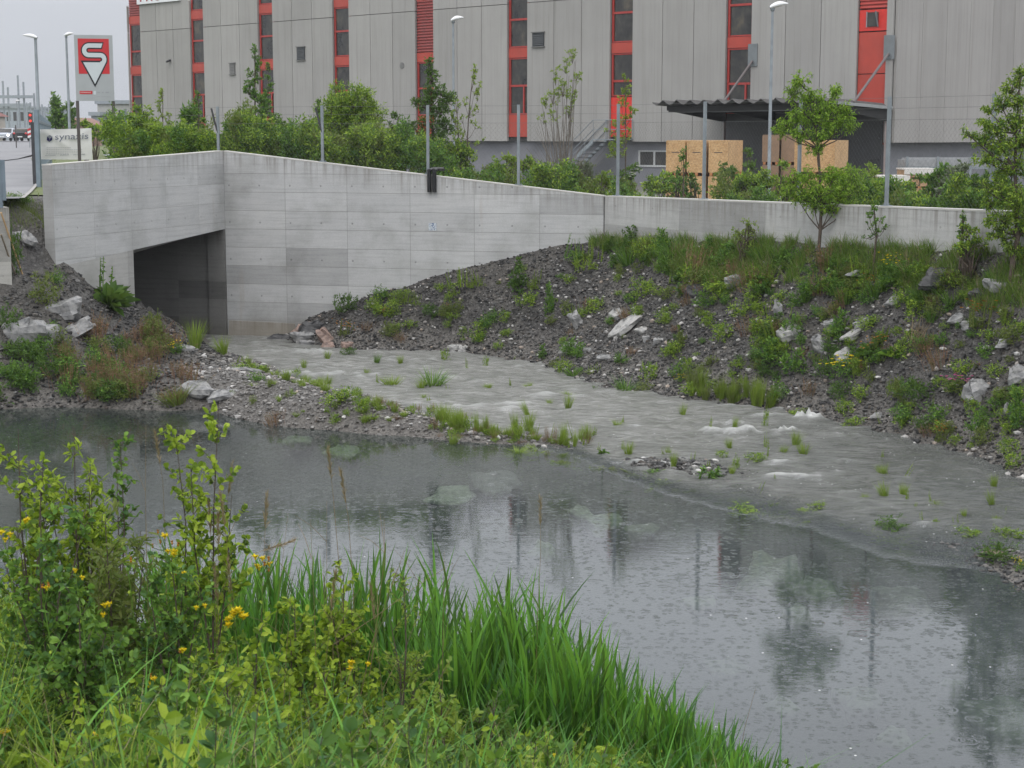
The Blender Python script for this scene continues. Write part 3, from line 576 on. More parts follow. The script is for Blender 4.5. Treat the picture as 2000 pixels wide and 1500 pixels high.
# ================================================================== INDUSTRIAL BUILDING
uF = (BL-BK)/np.linalg.norm(BL-BK); nF = np.array([uF[1], -uF[0]]); nF = nF if nF[1] < 0 else -nF
E = EYE
def FP(s, z, out=0.): q = BK+uF*s+nF*out; return np.array([q[0], q[1], z])
def sof(px): return float(np.linalg.norm(onplane(px, 262, BK, BL)[:2]-BK))
def fbox(mb, s0, s1, z0, z1, o0, o1, z1b=None):
    z1b = z1 if z1b is None else z1b   # z1 at s0, z1b at s1
    return mb.hexa([FP(s, z, o) for (s, zt_) in ((s0, z1), (s1, z1b)) for o in (o0, o1) for z in (z0, zt_)])
def panelmat(name, base, seed):
    m, t = newmat(name); n = N(t); g = n('NewGeometry'); p = g.outputs['Position']; r = g.outputs['Random Per Island']
    c = n.ramp(r, [(0, tuple(x*.93 for x in base)), (1, tuple(x*1.05 for x in base))])
    sv = n('Mapping', {'Vector': p, 'Scale': (3, 3, .12), 'Location': (seed, 0, 0)}).outputs[0]
    c = n.mix(1, c, n.ramp(n.noise(sv, 1., 5, .6), [(.3, (.92, .92, .91)), (.5, (1, 1, 1)), (.72, (1.04, 1.04, 1.04))]), 'MULTIPLY')
    sv = n('Mapping', {'Vector': p, 'Scale': (9, 9, .2), 'Location': (seed, 0, 0)}).outputs[0]
    c = n.mix(1, c, n.ramp(n.noise(sv, 1., 3, .6), [(.55, (1, 1, 1)), (.72, (.86, .855, .84))]), 'MULTIPLY')
    c = n.mix(1, c, n.ramp(n.noise(p, .35, 5, .6), [(.3, (.93, .93, .93)), (.7, (1.05, 1.05, 1.05))]), 'MULTIPLY')
    n.out(n.bsdf(Base_Color=c, Roughness=.8, Specular_IOR_Level=.25).outputs[0]); return m
M_pan = panelmat('facade_panel', (.335, .328, .315), 3.); M_pan2 = panelmat('facade_panel_side', (.345, .332, .32), 9.)
M_core = plain('facade_joint', (.07, .07, .07), .9); M_plinth = plain('plinth_paint', (.20, .205, .225), .7, var=.1, scale=1.2)
M_red = plain('red_enamel', (.40, .050, .032), .45, var=.12, scale=1.); M_redd = plain('red_frame', (.36, .035, .028), .45); M_redb = plain('red_bright', (.62, .03, .02), .4, var=.1)
M_louv = plain('red_louvre', (.24, .035, .030), .5, var=.12)
m, t = newmat('window_glass'); n = N(t); p = pos(n)
c = n.ramp(n.noise(n('Mapping', {'Vector': p, 'Scale': (1.2, 1.2, .9)}).outputs[0], 1.0, 4, .7), [(.35, (.018, .018, .018)), (.55, (.045, .043, .038)), (.72, (.10, .085, .06)), (.8, (.06, .06, .055))])
n.out(n.bsdf(Base_Color=c, Roughness=.12, Specular_IOR_Level=.55, Normal=n.bump(n.noise(p, .8, 2), .15, .02)).outputs[0]); M_glass = m
bd = thing('industrial_building', (BK[0], BK[1], YARD), 'long grey concrete-panelled industrial building with vertical red-framed window strips', 'building')
cs = [(.387-.02+7.75*k, 1.935+7.75*k) for k in range(9)]
def ztop(s):
    k = (s-1.16)/7.75; f = k-math.floor(k); return 14.2+4.0*f
mb = MB(); BASE = E-.39; SEAM = E+7.25; g = .018
spans = [(0.0, cs[0][0])]+[(cs[k][1], cs[k+1][0]) for k in range(8)]+[(cs[8][1], cs[8][1]+.12)]
for s0, s1 in spans:
    npn = 3 if s1-s0 > 3 else 1; wdt = (s1-s0)/npn
    for i in range(npn):
        a, b = s0+i*wdt, s0+(i+1)*wdt
        fbox(mb, a+g, b-g, BASE, SEAM-g, 0, .14); fbox(mb, a+g, b-g, SEAM+g, ztop(a+.001), 0, .14, ztop(b-.001))
mb.build('wall', M_pan, bd)
S9 = cs[8][1]+.12; back = -nF
mb = MB(); W1 = 2.05
for i in range(24):
    a = .02+i*2.18; b = a+2.18-.025
    q0 = BK+back*a; q1 = BK+back*b; mb.hexa([(q[0]+uF[0]*o, q[1]+uF[1]*o, z) for q in (q0, q1) for o in (-.14, 0) for z in (BASE, 17.8)])
mb.build('side_wall', M_pan2, bd)
mb = MB()
# core, follows the saw-tooth roof
D_ = 52.
edges = [0.]+[1.16+7.75*k for k in range(9)]+[S9]
for i in range(len(edges)-1):
    a, b = edges[i], edges[i+1]; mb.hexa([(*(BK+uF*s-nF*(o))[:2], z) for s, zt_ in ((a+(.145 if i == 0 else 0), ztop(a+.001)-.25), (b, ztop(b-.001)-.25)) for o in (.13, D_) for z in (BASE+.02, zt_)])
mb.build('core', M_core, bd)
mb = MB()
mb.hexa([(*(BK+uF*s-nF*o)[:2], z) for s in (.5, S9-.3) for o in (.35, D_-.3) for z in (YARD-.6, BASE+.04)]); mb.build('plinth', M_plinth, bd)
def spandrel(s0, s1, z0, z1, mat=None, lab=None, o=.05):
    mb = MB(); fbox(mb, s0+.02, s1-.02, z0, z1, -.12, o-.02); x = mb.build('spandrel', mat or M_red, bd)
    if lab: x['label'] = lab
    return x
def louvre(s0, s1, z0, z1, mat=None, pitch=.17):
    mb = MB(); fbox(mb, s0+.03, s1-.03, z0, z1, -.12, -.02)
    for z in np.arange(z0+.03, z1-.05, pitch): mb.hexa([FP(s, z+dz, o) for s in (s0+.03, s1-.03) for (o, dz) in ((-.02, .09), (-.02, .12), (.04, 0), (.04, .03))])
    mb.build('louvre', mat or M_louv, bd)
def window(s0, s1, z0, z1, mull=None, sub=False, frame=None):
    mb = MB(); fw = .07; o0, o1 = -.12, .0
    fbox(mb, s0+.02, s0+.02+fw*1.0, z0, z1, o0, o1); fbox(mb, s1-.02-fw*1.6, s1-.02, z0, z1, o0, o1)
    fbox(mb, s0+.02+fw+.002, s1-.022-fw*1.6, z0, z0+fw, o0, o1-.004); fbox(mb, s0+.02+fw+.002, s1-.022-fw*1.6, z1-fw, z1, o0, o1-.004)
    if mull: fbox(mb, s0+.02+fw+.002, s1-.022-fw*1.6, mull-.05, mull+.06, o0, o1+.01)
    if sub: fbox(mb, s0+.34, s0+.44, z0+fw+.002, mull-.052, o0, o1+.006)
    f = mb.build('window', frame or M_redd, bd)
    mb = MB(); fbox(mb, s0+.06, s1-.06, z0+.03, z1-.03, -.125, -.07); mb.build('pane', M_glass, f)
for k, (s0, s1) in enumerate(cs):
    top = ztop(.5*(s0+s1)-.8)-.05
    if k == 0:
        spandrel(s0, s1, BASE-.1, E+2.78, M_red); spandrel(s0, s1, E+2.82, E+4.72, M_red)
        x = spandrel(s0, s1, E+4.78, E+5.75, M_redb, 'bright red panel with a tilted open hatch')
        mb = MB(); sc_ = (s0+s1)/2; q = FP(sc_, E+5.3, .05); mb.box(q, [(*uF, 0), (*nF, 0), (0, 0, 1)], (.28, .03, .33)); hh = mb.build('hatch', M_glass, x)
        mb = MB(); mb.hexa([FP(s, z, o+dz) for s in (sc_-.33, sc_-.28) for (z, o) in ((E+4.95, .08), (E+5.66, .3)) for dz in (0, .05)]); mb.hexa([FP(s, z, .09) for s in (sc_+.28, sc_+.33) for z in (E+4.95, E+5.66)]+[FP(s, z, .13) for s in (sc_+.28, sc_+.33) for z in (E+4.95, E+5.66)]); mb.build('frame', M_galv, x)
        louvre(s0, s1, E+5.8, top, plain('red_louvre_bright', (.40, .045, .035), .5)); continue
    if k == 2:
        x = spandrel(s0, s1, E-.15, E+1.95, M_redb, 'bright red door at the head of the steel stair'); window(s0, s1, E+2.0, E+4.25, E+2.8)
    elif k == 1:
        spandrel(s0, s1, E-.3, E+1.08); window(s0, s1, E+1.1, E+4.25, E+2.5, True)
    else:
        spandrel(s0, s1, E-.15, E+1.08); window(s0, s1, E+1.1, E+4.25, E+2.7, k < 8)
    if k == 4: spandrel(s0, s1, E+4.27, E+4.81); louvre(s0, s1, E+4.84, E+7.83)
    else: spandrel(s0, s1, E+4.27, E+4.81); window(s0, s1, E+4.83, E+7.83, E+(6.37 if k < 8 else 5.9))
    spandrel(s0, s1, E+7.85, E+8.41)
    if k == 8: louvre(s0, s1, E+8.43, top)
    elif top > E+9: window(s0, s1, E+8.43, top)
# vents and small fittings on the wall
M_vent = plain('vent_grille', (.05, .055, .06), .6); M_ventl = plain('vent_grille_pale', (.16, .16, .155), .6)
def vent(px0, px1, py0, py1, mat, fr=M_ventl):
    s1, s0 = sof(px0), sof(px1); zc = onplane(.5*(px0+px1), py1, BK, BL)[2]; zt_ = onplane(.5*(px0+px1), py0, BK, BL)[2]
    mb = MB(); fbox(mb, s0, s1, zc, zt_, .14, .2); v = mb.build('vent', mat, bd); mb = MB()
    for z in np.arange(zc+.06, zt_-.05, .1): mb.hexa([FP(s, z+dz, o) for s in (s0+.03, s1-.03) for (o, dz) in ((.2, .04), (.2, .06), (.225, 0), (.225, .02))])
    mb.build('slat', mat, v); mb = MB(); fbox(mb, s0-.05, s1+.05, zt_, zt_+.05, .14, .27); fbox(mb, s0-.05, s1+.05, zc-.05, zc, .14, .25); mb.build('frame', fr, v)
vent(587, 602, 92, 117, M_vent); vent(1044, 1066, 64, 91, M_vent); vent(456, 466, 124, 145, M_ventl)
q = onplane(790, 128, BK, BL); mb = MB(); a = np.arange(16)*2*pi/16; s_q = sof(790); mb.prism([FP(s_q+.19*cos(x), q[2]+.19*sin(x), .14) for x in a], (*nF, 0), .03); mb.build('round_cover', M_ventl, bd)
q = onplane(340, 119, BK, BL); s_q = sof(340); mb = MB(); mb.hexa([FP(s, z, o) for s in (s_q-.1, s_q+.1) for (z, o) in ((q[2], .14), (q[2]-.12, .45)) for z, o in ((z, o), (z+.12, o))]); mb.build('wall_lamp', M_dark, bd)
# sign on the facade, mostly above the frame
s1, s0 = sof(282), sof(364); zb = onplane(320, 5, BK, BL)[2]; mb = MB(); fbox(mb, s0, s1, zb, zb+1.5, .15, .3); sg = mb.build('company_sign', plain('sign_white', (.72, .74, .76), .4, var=.03), bd)
def text(body, size, loc, xdir, updir, mat, name, parent, depth=.004, shear=0., sx=1.0):
    cu = bpy.data.curves.new('t', 'FONT'); cu.body = body; cu.size = size; cu.extrude = depth; cu.shear = shear
    o = bpy.data.objects.new('t', cu); C.objects.link(o); dg = bpy.context.evaluated_depsgraph_get(); dg.update(); me = bpy.data.meshes.new_from_object(o.evaluated_get(dg))
    bpy.data.objects.remove(o); xd = np.array(xdir, float); ud = np.array(updir, float); nd = np.cross(xd, ud)
    off = np.zeros(3); q = parent
    while q is not None: off = off+np.array(q.location); q = q.parent
    k = len(me.vertices); v = np.empty(k*3, np.float32); me.vertices.foreach_get('co', v); v = v.reshape(-1, 3)
    v = np.array(loc)-off+v[:, :1]*xd*sx+v[:, 1:2]*ud+v[:, 2:3]*nd; me.vertices.foreach_set('co', v.astype(np.float32).ravel()); me.materials.clear(); me.materials.append(mat); me.update()
    r = bpy.data.objects.new(name, me); C.objects.link(r); r.parent = parent; return r
text('PRO', 1.5, FP(s1-.35, zb+.17, .31), (*(-uF), 0), (0, 0, 1), plain('sign_red', (.42, .02, .03), .4), 'lettering', sg, .01)
# basement window
s1, s0 = sof(1240), sof(1303); z0, z1 = E-1.62, E-.85; mb = MB(); fr_ = plain('window_frame_grey', (.45, .46, .46), .5)
for (a, b, c_, d_) in ((s0, s1, z1-.07, z1), (s0-.1, s1+.1, z0-.1, z0), (s0, s0+.1, z0, z1-.07), (s1-.12, s1, z0, z1-.07), ((s0+s1)/2-.06, (s0+s1)/2+.06, z0, z1-.07)): fbox(mb, a, b, c_, d_, -.36, -.30)
f = mb.build('window', fr_, bd); f['label'] = 'wide low basement window in a pale frame'; mb = MB(); fbox(mb, s0+.1, s1-.1, z0, z1-.07, -.37, -.325); mb.build('pane', M_glass, f)
# steel stair to the red door
st = thing('steel_stair', FP(cs[2][1]+2, YARD, .8), 'grey steel stair with handrails climbing to the red door of the building', 'stair')
sd = cs[2][1]; zl = E-.25; n_s = 12; run = .27; ris = (zl-YARD)/n_s
mb = MB(); fbox(mb, sd-1.7, sd+.1, zl-.06, zl, .16, 1.35); mb.build('landing', M_galv, st)
for o in (.2, 1.3):
    mb = MB(); mb.hexa([FP(s, z+dz, o+do) for (s, z) in ((sd+.1, zl-.22), (sd+.1+n_s*run, YARD-.1)) for do in (0, .03) for dz in (0, .24)]); mb.build('stringer', M_galv, st)
for i in range(n_s):
    mb = MB(); fbox(mb, sd+.1+i*run, sd+.1+(i+1)*run+.02, zl-(i+1)*ris, zl-(i+1)*ris+.035, .235, 1.295); mb.build('tread', M_galv, st)
for o in (.2, 1.32):
    mb = MB(); e = sd+.1+n_s*run
    for hgt in (1.0, .5): mb.tube([FP(sd-1.7, zl+hgt, o), FP(sd+.1, zl+hgt, o), FP(e, YARD+hgt, o)], .022, 6)
    for s, z in ((sd-1.7, zl), (sd-.8, zl), (sd+.1, zl), (sd+.1+n_s*run/2, (zl+YARD)/2), (e, YARD)): mb.tube([FP(s, z, o), FP(s, z+1.0, o)], .02, 6)
    mb.build('handrail', M_galv, st)
# canopy
def ztoz(px, py, D): return P(px, py, D)[2]
sL = sof(1412); 
best = min(np.arange(3, 12, .02), key=lambda L: abs((lambda q: 1000+FPX*q[0]/(q[1]*cos(PITCH)+(EYE-6.85)*sin(PITCH)*-1*-1) if False else (q[0]/q[1]))(BK+uF*sL+nF*L)-(ray(1285, 200)[0]/ray(1285, 200)[1])))
LC = float(best); print('canopy depth', LC, 'sL', sL, 'right px', 1000+FPX*1.011*((BK+nF*LC)[0]/(BK+nF*LC)[1]))
cn = bpy.data.objects.new('canopy', None); C.objects.link(cn); cn.parent = bd; q = FP(0, E+1.2)-np.array(bd.location); cn.location = tuple(q); cn['label'] = 'dark canopy of large corrugations over the loading bay'
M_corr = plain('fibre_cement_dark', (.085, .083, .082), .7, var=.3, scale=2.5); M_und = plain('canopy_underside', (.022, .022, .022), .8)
zo, zw = E+1.42, E+1.22; pit = .83; ns_ = int((sL+.3)/pit*8); V = []; Fc = []
ss = np.linspace(-.1, sL+.35, ns_)
for s in ss:
    ph = (s/pit) % 1; wv = abs(ph-.5)*2; wv = .24*(1-min(1, wv*1.12)**.8)
    for (o, zz) in ((.16, zw), (LC, zo)):
        V.append(FP(s, zz+wv, o)); V.append(FP(s, zz+wv-.035, o))
for i in range(ns_-1):
    a = i*4; b = a+4
    Fc += [(a, b, b+2, a+2), (a+1, a+3, b+3, b+1), (a+2, b+2, b+3, a+3), (a, a+1, b+1, b)]
mb = MB(); mb.add(V, Fc); mb.build('corrugated_roof', M_corr, cn)
mb = MB()
for s in (0.05, sL-.25, sL*.33, sL*.66):
    mb.hexa([FP(s+ds, z, o) for ds in (0, .14) for (o, zb_) in ((.17, zw-.62), (LC-.55, zo-.28)) for z in (zb_, (zw if o < 1 else zo)-.045)])
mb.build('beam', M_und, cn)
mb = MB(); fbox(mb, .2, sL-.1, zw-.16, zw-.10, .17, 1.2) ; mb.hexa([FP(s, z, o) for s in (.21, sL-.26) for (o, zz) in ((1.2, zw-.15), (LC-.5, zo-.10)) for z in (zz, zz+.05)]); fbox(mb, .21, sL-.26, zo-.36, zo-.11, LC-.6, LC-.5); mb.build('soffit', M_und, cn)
mb = MB(); mb.hexa([FP(s, z, o) for s in (-.14, -.1) for (o, zz) in ((.16, zw), (LC+.02, zo)) for z in (zz-.08, zz+.06)]); mb.build('edge_flashing', plain('flashing', (.30, .31, .31), .5, .3), cn)
for (bx, by, rx, ry) in ((1471, 112, 1410, 188), (1735, 97, 1668, 195)):
    sb = sof(bx); zb = onplane(bx, by, BK, BL)[2]; dr = ray(rx, ry)
    o_ = min(np.arange(.3, LC, .02), key=lambda o: abs((BK+uF*(sb)+nF*o)[0]/(BK+uF*(sb)+nF*o)[1]-dr[0]/dr[1])); zr = zw+(zo-zw)*o_/LC+.1
    mb = MB(); mb.tube([FP(sb, zb-.2, .2), FP(sb, zr, o_)], .06, 8); mb.build('tie_rod', plain('rod_brown', (.14, .12, .12), .6), cn)
    mb = MB(); fbox(mb, sb-.28, sb+.28, zb-.45, zb+.65, .145, .19); mb.build('bracket', plain('bracket_grey', (.19, .21, .22), .5, .3), cn)
# dark loading bay under the canopy
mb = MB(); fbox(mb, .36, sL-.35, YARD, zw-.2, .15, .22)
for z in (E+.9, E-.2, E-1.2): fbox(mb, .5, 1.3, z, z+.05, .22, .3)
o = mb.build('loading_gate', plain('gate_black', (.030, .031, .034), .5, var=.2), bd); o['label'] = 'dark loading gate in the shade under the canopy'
mb = MB(); mb.tube([FP(.18, YARD, .25), FP(.18, zw-.3, .25), FP(.3, zw-.1, .25)], .05, 8); mb.build('downpipe', plain('pipe_pink', (.30, .25, .24), .5), bd)
# ================================================================== CRATES
m, t = newmat('osb'); n = N(t); g = n('NewGeometry'); p = g.outputs['Position']
v = n('TexVoronoi', {'Vector': n('Mapping', {'Vector': p, 'Scale': (14, 14, 30), 'Rotation': (.2, .3, .1)}).outputs[0], 'Scale': 1.0}); c = n.ramp(v.outputs['Color'], [(0, (.40, .235, .10)), (.4, (.52, .325, .155)), (.8, (.60, .40, .21)), (1, (.34, .19, .085))])
c = n.mix(1, c, n.ramp(n.noise(p, 1.4, 4), [(.3, (.9, .88, .86)), (.7, (1.08, 1.08, 1.06))]), 'MULTIPLY')
n.out(n.bsdf(Base_Color=c, Roughness=.65).outputs[0]); M_osb = m
M_ply = plain('brown_plywood', (.25, .165, .105), .6, var=.15, scale=4); M_batt = plain('batten', (.42, .18, .07), .6, var=.2)
def crate(c, fx, w_, d_, h_, mat, label, group, stencil=True):
    """c: world pos of front-left-bottom corner; fx plan direction of the front face"""
    fx = np.array(fx, float)/np.linalg.norm(fx); bk = np.array([-fx[1], fx[0]]); t = thing('wooden_crate', c, label, 'crate', group); c = np.asarray(c, float); X = np.array([*fx, 0]); Y = np.array([*bk, 0]); Z = np.array([0, 0, 1.])
    mb = MB(); mb.box(c+X*w_/2+Y*d_/2+Z*(.1+(h_-.1)/2), [X, Y, Z], (w_/2, d_/2, (h_-.1)/2-.002)); mb.build('box', mat, t)
    for f in (.12, .5, .88):
        mb = MB(); mb.box(c+X*w_*f+Y*d_/2+Z*.049, [X, Y, Z], (.05, d_/2, .049)); mb.build('skid', M_batt, t)
    mb = MB()
    for f in (0.012, w_-.012): mb.box(c+X*f-Y*.009+Z*(.1+(h_-.1)/2), [X, Y, Z], (.022, .008, (h_-.1)/2-.02))
    mb.box(c+X*w_+X*.009+Y*.03+Z*(.1+(h_-.1)/2), [X, Y, Z], (.008, .03, (h_-.1)/2-.02)); mb.build('edge_batten', mat, t)
    if stencil: 
        mb = MB(); mb.box(c+X*w_*.5-Y*.003+Z*h_*.66, [X, Y, Z], (w_*.22, .003, .012)); mb.build('strap_mark', M_dark, t)
    return t
fx = np.array([.94, -.34]); D0 = 60.; ch = 1.24
for r, nm in ((0, 'lower'), (1, 'upper')):
    for i, px in enumerate((1302, 1341, 1381)):
        q = P(px, 273, D0-.0); zt_ = q[2]; base = np.array([q[0], q[1]-i*.33, zt_-ch*(2-r)])
        crate(base, fx, .66, 2.45, ch-.02, M_osb, f"{nm} pale OSB crate, {['left', 'middle', 'right'][i]} of the three-wide stack left under the canopy", 'stacked OSB crates in the yard')
for i in range(2):
    for r in (0, 1):
        q = P(1340+i*40-4, 274, D0-.3-i*.33); mb = MB()
q = P(1490, 262, 65.); 
for i in range(2):
    crate((q[0]+i*.70, q[1]-i*.2, q[2]-1.15), fx, .62, 1.8, 1.13, M_ply, ['left', 'right'][i]+' of the two upper brown plywood crates behind the young tree', 'brown plywood crates', False)
    crate((q[0]+i*.70, q[1]-i*.2, q[2]-2.3), fx, .62, 1.8, 1.13, M_ply, ['left', 'right'][i]+' of the two lower brown plywood crates behind the young tree', 'brown plywood crates', False)
q = P(1553, 273, 61); fx2 = np.array([.80, .6])
for r in (0, 1):
    crate((q[0], q[1], q[2]-1.24*(2-r)), (.93, -.37), 1.42, 2.6, 1.22, M_osb, ['lower', 'upper'][r]+' big pale OSB crate standing behind the crown of the young tree', 'large OSB crates')
# covered stacks right
def stack(px, py, D, w_, h_, d_, label, cat, kind):
    q = P(px, py, D); t = thing(kind, (q[0], q[1], YARD), label, cat); zt_ = q[2]; k = max(1, int((zt_-.06-YARD)/.3)); hh = (zt_-.05-YARD)/k
    for i in range(k):
        mb = MB(); mb.abox(q[0], q[0]+w_, q[1], q[1]+d_, YARD+i*hh+.06, YARD+(i+1)*hh-.004); mb.build('board_bundle', plain('sawn_timber', (.40, .25, .14), .7, var=.2), t)
        mb = MB()
        for f in (.15, .5, .85): mb.abox(q[0]+w_*f-.05, q[0]+w_*f+.05, q[1], q[1]+d_, YARD+i*hh, YARD+i*hh+.058)
        mb.build('bearer', M_batt, t)
    mb = MB(); mb.abox(q[0]-.03, q[0]+w_+.03, q[1]-.03, q[1]+d_+.03, zt_-.05, zt_); mb.abox(q[0]-.03, q[0]+w_+.03, q[1]-.03, q[1]-.01, zt_-.2, zt_-.052); mb.build('cover', plain('white_film', (.62, .60, .57), .35, var=.08), t)
stack(1718, 343, 55, .95, 0, 1.2, 'timber stack under pale film left of the steel rack in the yard', 'timber stack', 'timber_stack')
stack(1768, 329, 57, 1.0, 0, 1.2, 'timber stack with pale cover just below the steel rack, behind bushes', 'timber stack', 'timber_stack')
q = P(1768, 307, 62); t = thing('steel_rack', (q[0], q[1], YARD), 'rack of long pale grey steel profiles beside the plinth of the building', 'rack'); ww = 3.6
mb = MB(); mb.abox(q[0], q[0]+ww, q[1], q[1]+1.2, q[2]-.34, q[2]-.1); mb.abox(q[0]+.1, q[0]+ww-.2, q[1]+.1, q[1]+1., q[2]-.1, q[2]-.03); mb.build('profile_bundle', plain('zinc_sheet', (.3, .31, .32), .5, .2, .15, 8), t)
for f in (0.02, .33, .66, .98):
    mb = MB(); mb.abox(q[0]+ww*f-.04, q[0]+ww*f+.04, q[1]-.06, q[1]-.01, YARD, q[2]+.02); mb.build('post', M_galv, t)
mb = MB(); mb.abox(q[0], q[0]+ww, q[1]-.01, q[1]+1.2, q[2]-.42, q[2]-.345); mb.build('shelf', M_galv, t)
# ================================================================== STREET LAMPS
M_lampw = plain('lamp_white', (.78, .79, .80), .3, var=.03)
def street_lamp(px, ptop, D, zb, hx, label, r=.055, L=.75):
    q = P(px, ptop, D); t = thing('street_lamp', (q[0], q[1], zb), label, 'street lamp', 'street lamps'); X = np.array([hx, 0, 0.])
    mb = MB(); mb.tube([(q[0], q[1], zb), (q[0], q[1], zb+.9), (q[0], q[1], zb+.95), (q[0], q[1], q[2]-.08)], [r*1.5, r*1.5, r*1.15, r*.8], 10); mb.build('pole', M_galv, t, True)
    n1 = 9; V = []; F = []
    for i in range(n1):
        f = i/(n1-1); x = -.1+L*f; rr = .02+.145*math.sin(pi*min(1, (f*.93+.05))**.75); zc = q[2]-.05+.13*f
        for j in range(10):
            a = j*2*pi/10; V.append((q[0]+hx*x, q[1]+rr*1.15*cos(a), zc+rr*(.75 if sin(a) > 0 else .45)*sin(a)+.03*math.sin(pi*f)))
    for i in range(n1-1):
        for j in range(10): F.append((i*10+j, i*10+(j+1) % 10, (i+1)*10+(j+1) % 10, (i+1)*10+j))
    mb = MB(); mb.add(V, F); mb.build('lamp_head', M_lampw, t, True)
    mb = MB(); mb.lathe((q[0], q[1], q[2]-.16), [(.0, -.02), (.07, 0), (.08, .1), (.05, .14)], 10); mb.build('collar', M_galv, t, True)
street_lamp(1509, 12, 58, YARD, 1, 'street lamp standing in front of the crates and canopy', L=.62)
street_lamp(885, 38, 76, YARD, 1, 'street lamp rising before the facade beside the sparse sapling', L=.56)
street_lamp(129, 68, 100, 4.03, 1, 'street lamp just behind the big sign board', .075, .55)
street_lamp(69, 72, 85, 4.03, -1, 'street lamp beside the slatted steel fence, its head pointing left', .085, .72)
street_lamp(32, 197, 240, 4.5, 1, 'far street lamp beyond the cars on the road', .07, .7)
# ================================================================== SIGN BOARD
D = 52.; a = P(149, 197, D); b = P(226, 198, D+.3); Xs = (b-a); Xs[2] = 0; Wd = np.linalg.norm(Xs); Xs /= Wd; ztp = P(146, 68, D)[2]; zbt = a[2]; Hs = ztp-zbt; Ns = np.array([Xs[1], -Xs[0], 0]); UP = np.array([0, 0, 1.])
t = thing('sign_board', ((a+b)/2)[:2].tolist()+[4.0], 'tall grey sign board on two posts with a red square and a white S-shaped emblem', 'sign')
Wd *= .97
M_sgrey = plain('sign_grey', (.37, .39, .40), .4, var=.05); M_sred = plain('sign_red_field', (.52, .022, .028), .4, var=.05); M_sblk = plain('sign_black', (.012, .013, .018), .4); M_swht = plain('sign_pale', (.55, .60, .62), .4, var=.04); M_brn = plain('post_brown', (.085, .075, .070), .7)
mb = MB(); mb.box(a+Xs*Wd/2+UP*Hs/2, [Xs, Ns, UP], (Wd/2, .04, Hs/2)); pn = mb.build('panel', M_sgrey, t)
for f in (.03, .965):
    mb = MB(); q = a+Xs*Wd*f-Ns*.02; mb.abox(q[0]-.04, q[0]+.04, q[1]-.04, q[1]+.04, 3.9, zbt-.002); mb.build('post', M_brn, t)
def sp(u, v, o): return a+Xs*Wd*u+UP*Hs*(1-v)+Ns*(.04+o)
def spx(x, y, o):   # pixel coords of the zoomed logo drawing
    v = (y-155)/1145.; return sp((x-217-(y-155)*.037)/680., v, o)
mb = MB(); mb.prism([spx(282, 218, .002), spx(832, 218, .002), spx(852, 828, .002), spx(305, 828, .002)], Ns, .003); mb.build('red_field', M_sred, pn)
def band(o, half, ext):
    """S stroke of half-width: top bar, left bend, middle bar, right bend"""
    ctr = [(716+ext*.6, 337, 0), (480, 337, 0)]
    L = []; R = []
    L.append((722+ext, 337-half)); R.append((696+ext-ext*.3, 337+half))
    for k in range(13):
        an = pi/2+pi*k/12; cx_, cy_ = 480, 419.5; r0 = 82.5; L.append((cx_+(r0+half)*cos(an), cy_-(r0+half)*sin(an))); R.append((cx_+(r0-half)*cos(an), cy_-(r0-half)*sin(an)))
    LL = L[-1]; RR = R[-1]
    for k in range(13):
        an = pi/2-pi*k/12; cx_, cy_ = 680, 578; r0 = 76; L.append((cx_+(r0-half)*cos(an), cy_-(r0-half)*sin(an))); R.append((cx_+(r0+half)*cos(an), cy_-(r0+half)*sin(an)))
    mb = MB(); V = [spx(*q, o) for q in L]+[spx(*q, o) for q in R]; k = len(L); mb.add(V, [(i, i+1, k+i+1, k+i) for i in range(k-1)]); return mb
def emb(name, o, half, ext, tri, mat):
    mb = band(o, half, ext); mb.poly([spx(x, y, o+.0006) for x, y in tri]); m_ = mb.build(name, mat, pn); return m_
emb('emblem_outline', .008, 60, 22, [(335, 598), (690, 598), (740, 560), (814, 578), (806, 636), (593, 1060)], M_sblk)
emb('emblem', .012, 38, 0, [(380, 628), (690, 628), (738, 600), (794, 578), (782, 630), (592, 1005)], M_swht)
mb = MB(); mb.prism([spx(318, 1125, .002), spx(545, 1125, .002), spx(545, 1182, .002), spx(318, 1182, .002)], Ns, .003); mb.build('red_label', M_sred, pn)
mb = MB(); mb.prism([spx(565, 1125, .002), spx(605, 1125, .002), spx(605, 1190, .002), spx(565, 1190, .002)], Ns, .003); mb.build('small_emblem', M_swht, pn)
for x0, x1, y0, y1 in ((335, 520, 1142, 1162), ):
    mb = MB(); 
    for k in range(9): xx = x0+(x1-x0)*k/9; mb.prism([spx(xx, y0, .006), spx(xx+13, y0, .006), spx(xx+13, y1, .006), spx(xx, y1, .006)], Ns, .001)
    mb.build('lettering', plain('letter_pink', (.62, .42, .42), .5), pn)
mb = MB()
for xx, ww in ((630, 50), (715, 28), (775, 65)): mb.prism([spx(xx, 1140, .003), spx(xx+ww, 1140, .003), spx(xx+ww, 1160, .003), spx(xx, 1160, .003)], Ns, .001)
mb.prism([spx(620, 1222, .003), spx(870, 1222, .003), spx(870, 1228, .003), spx(620, 1228, .003)], Ns, .001); mb.build('faint_lettering', plain('letter_grey', (.30, .31, .33), .5), pn)
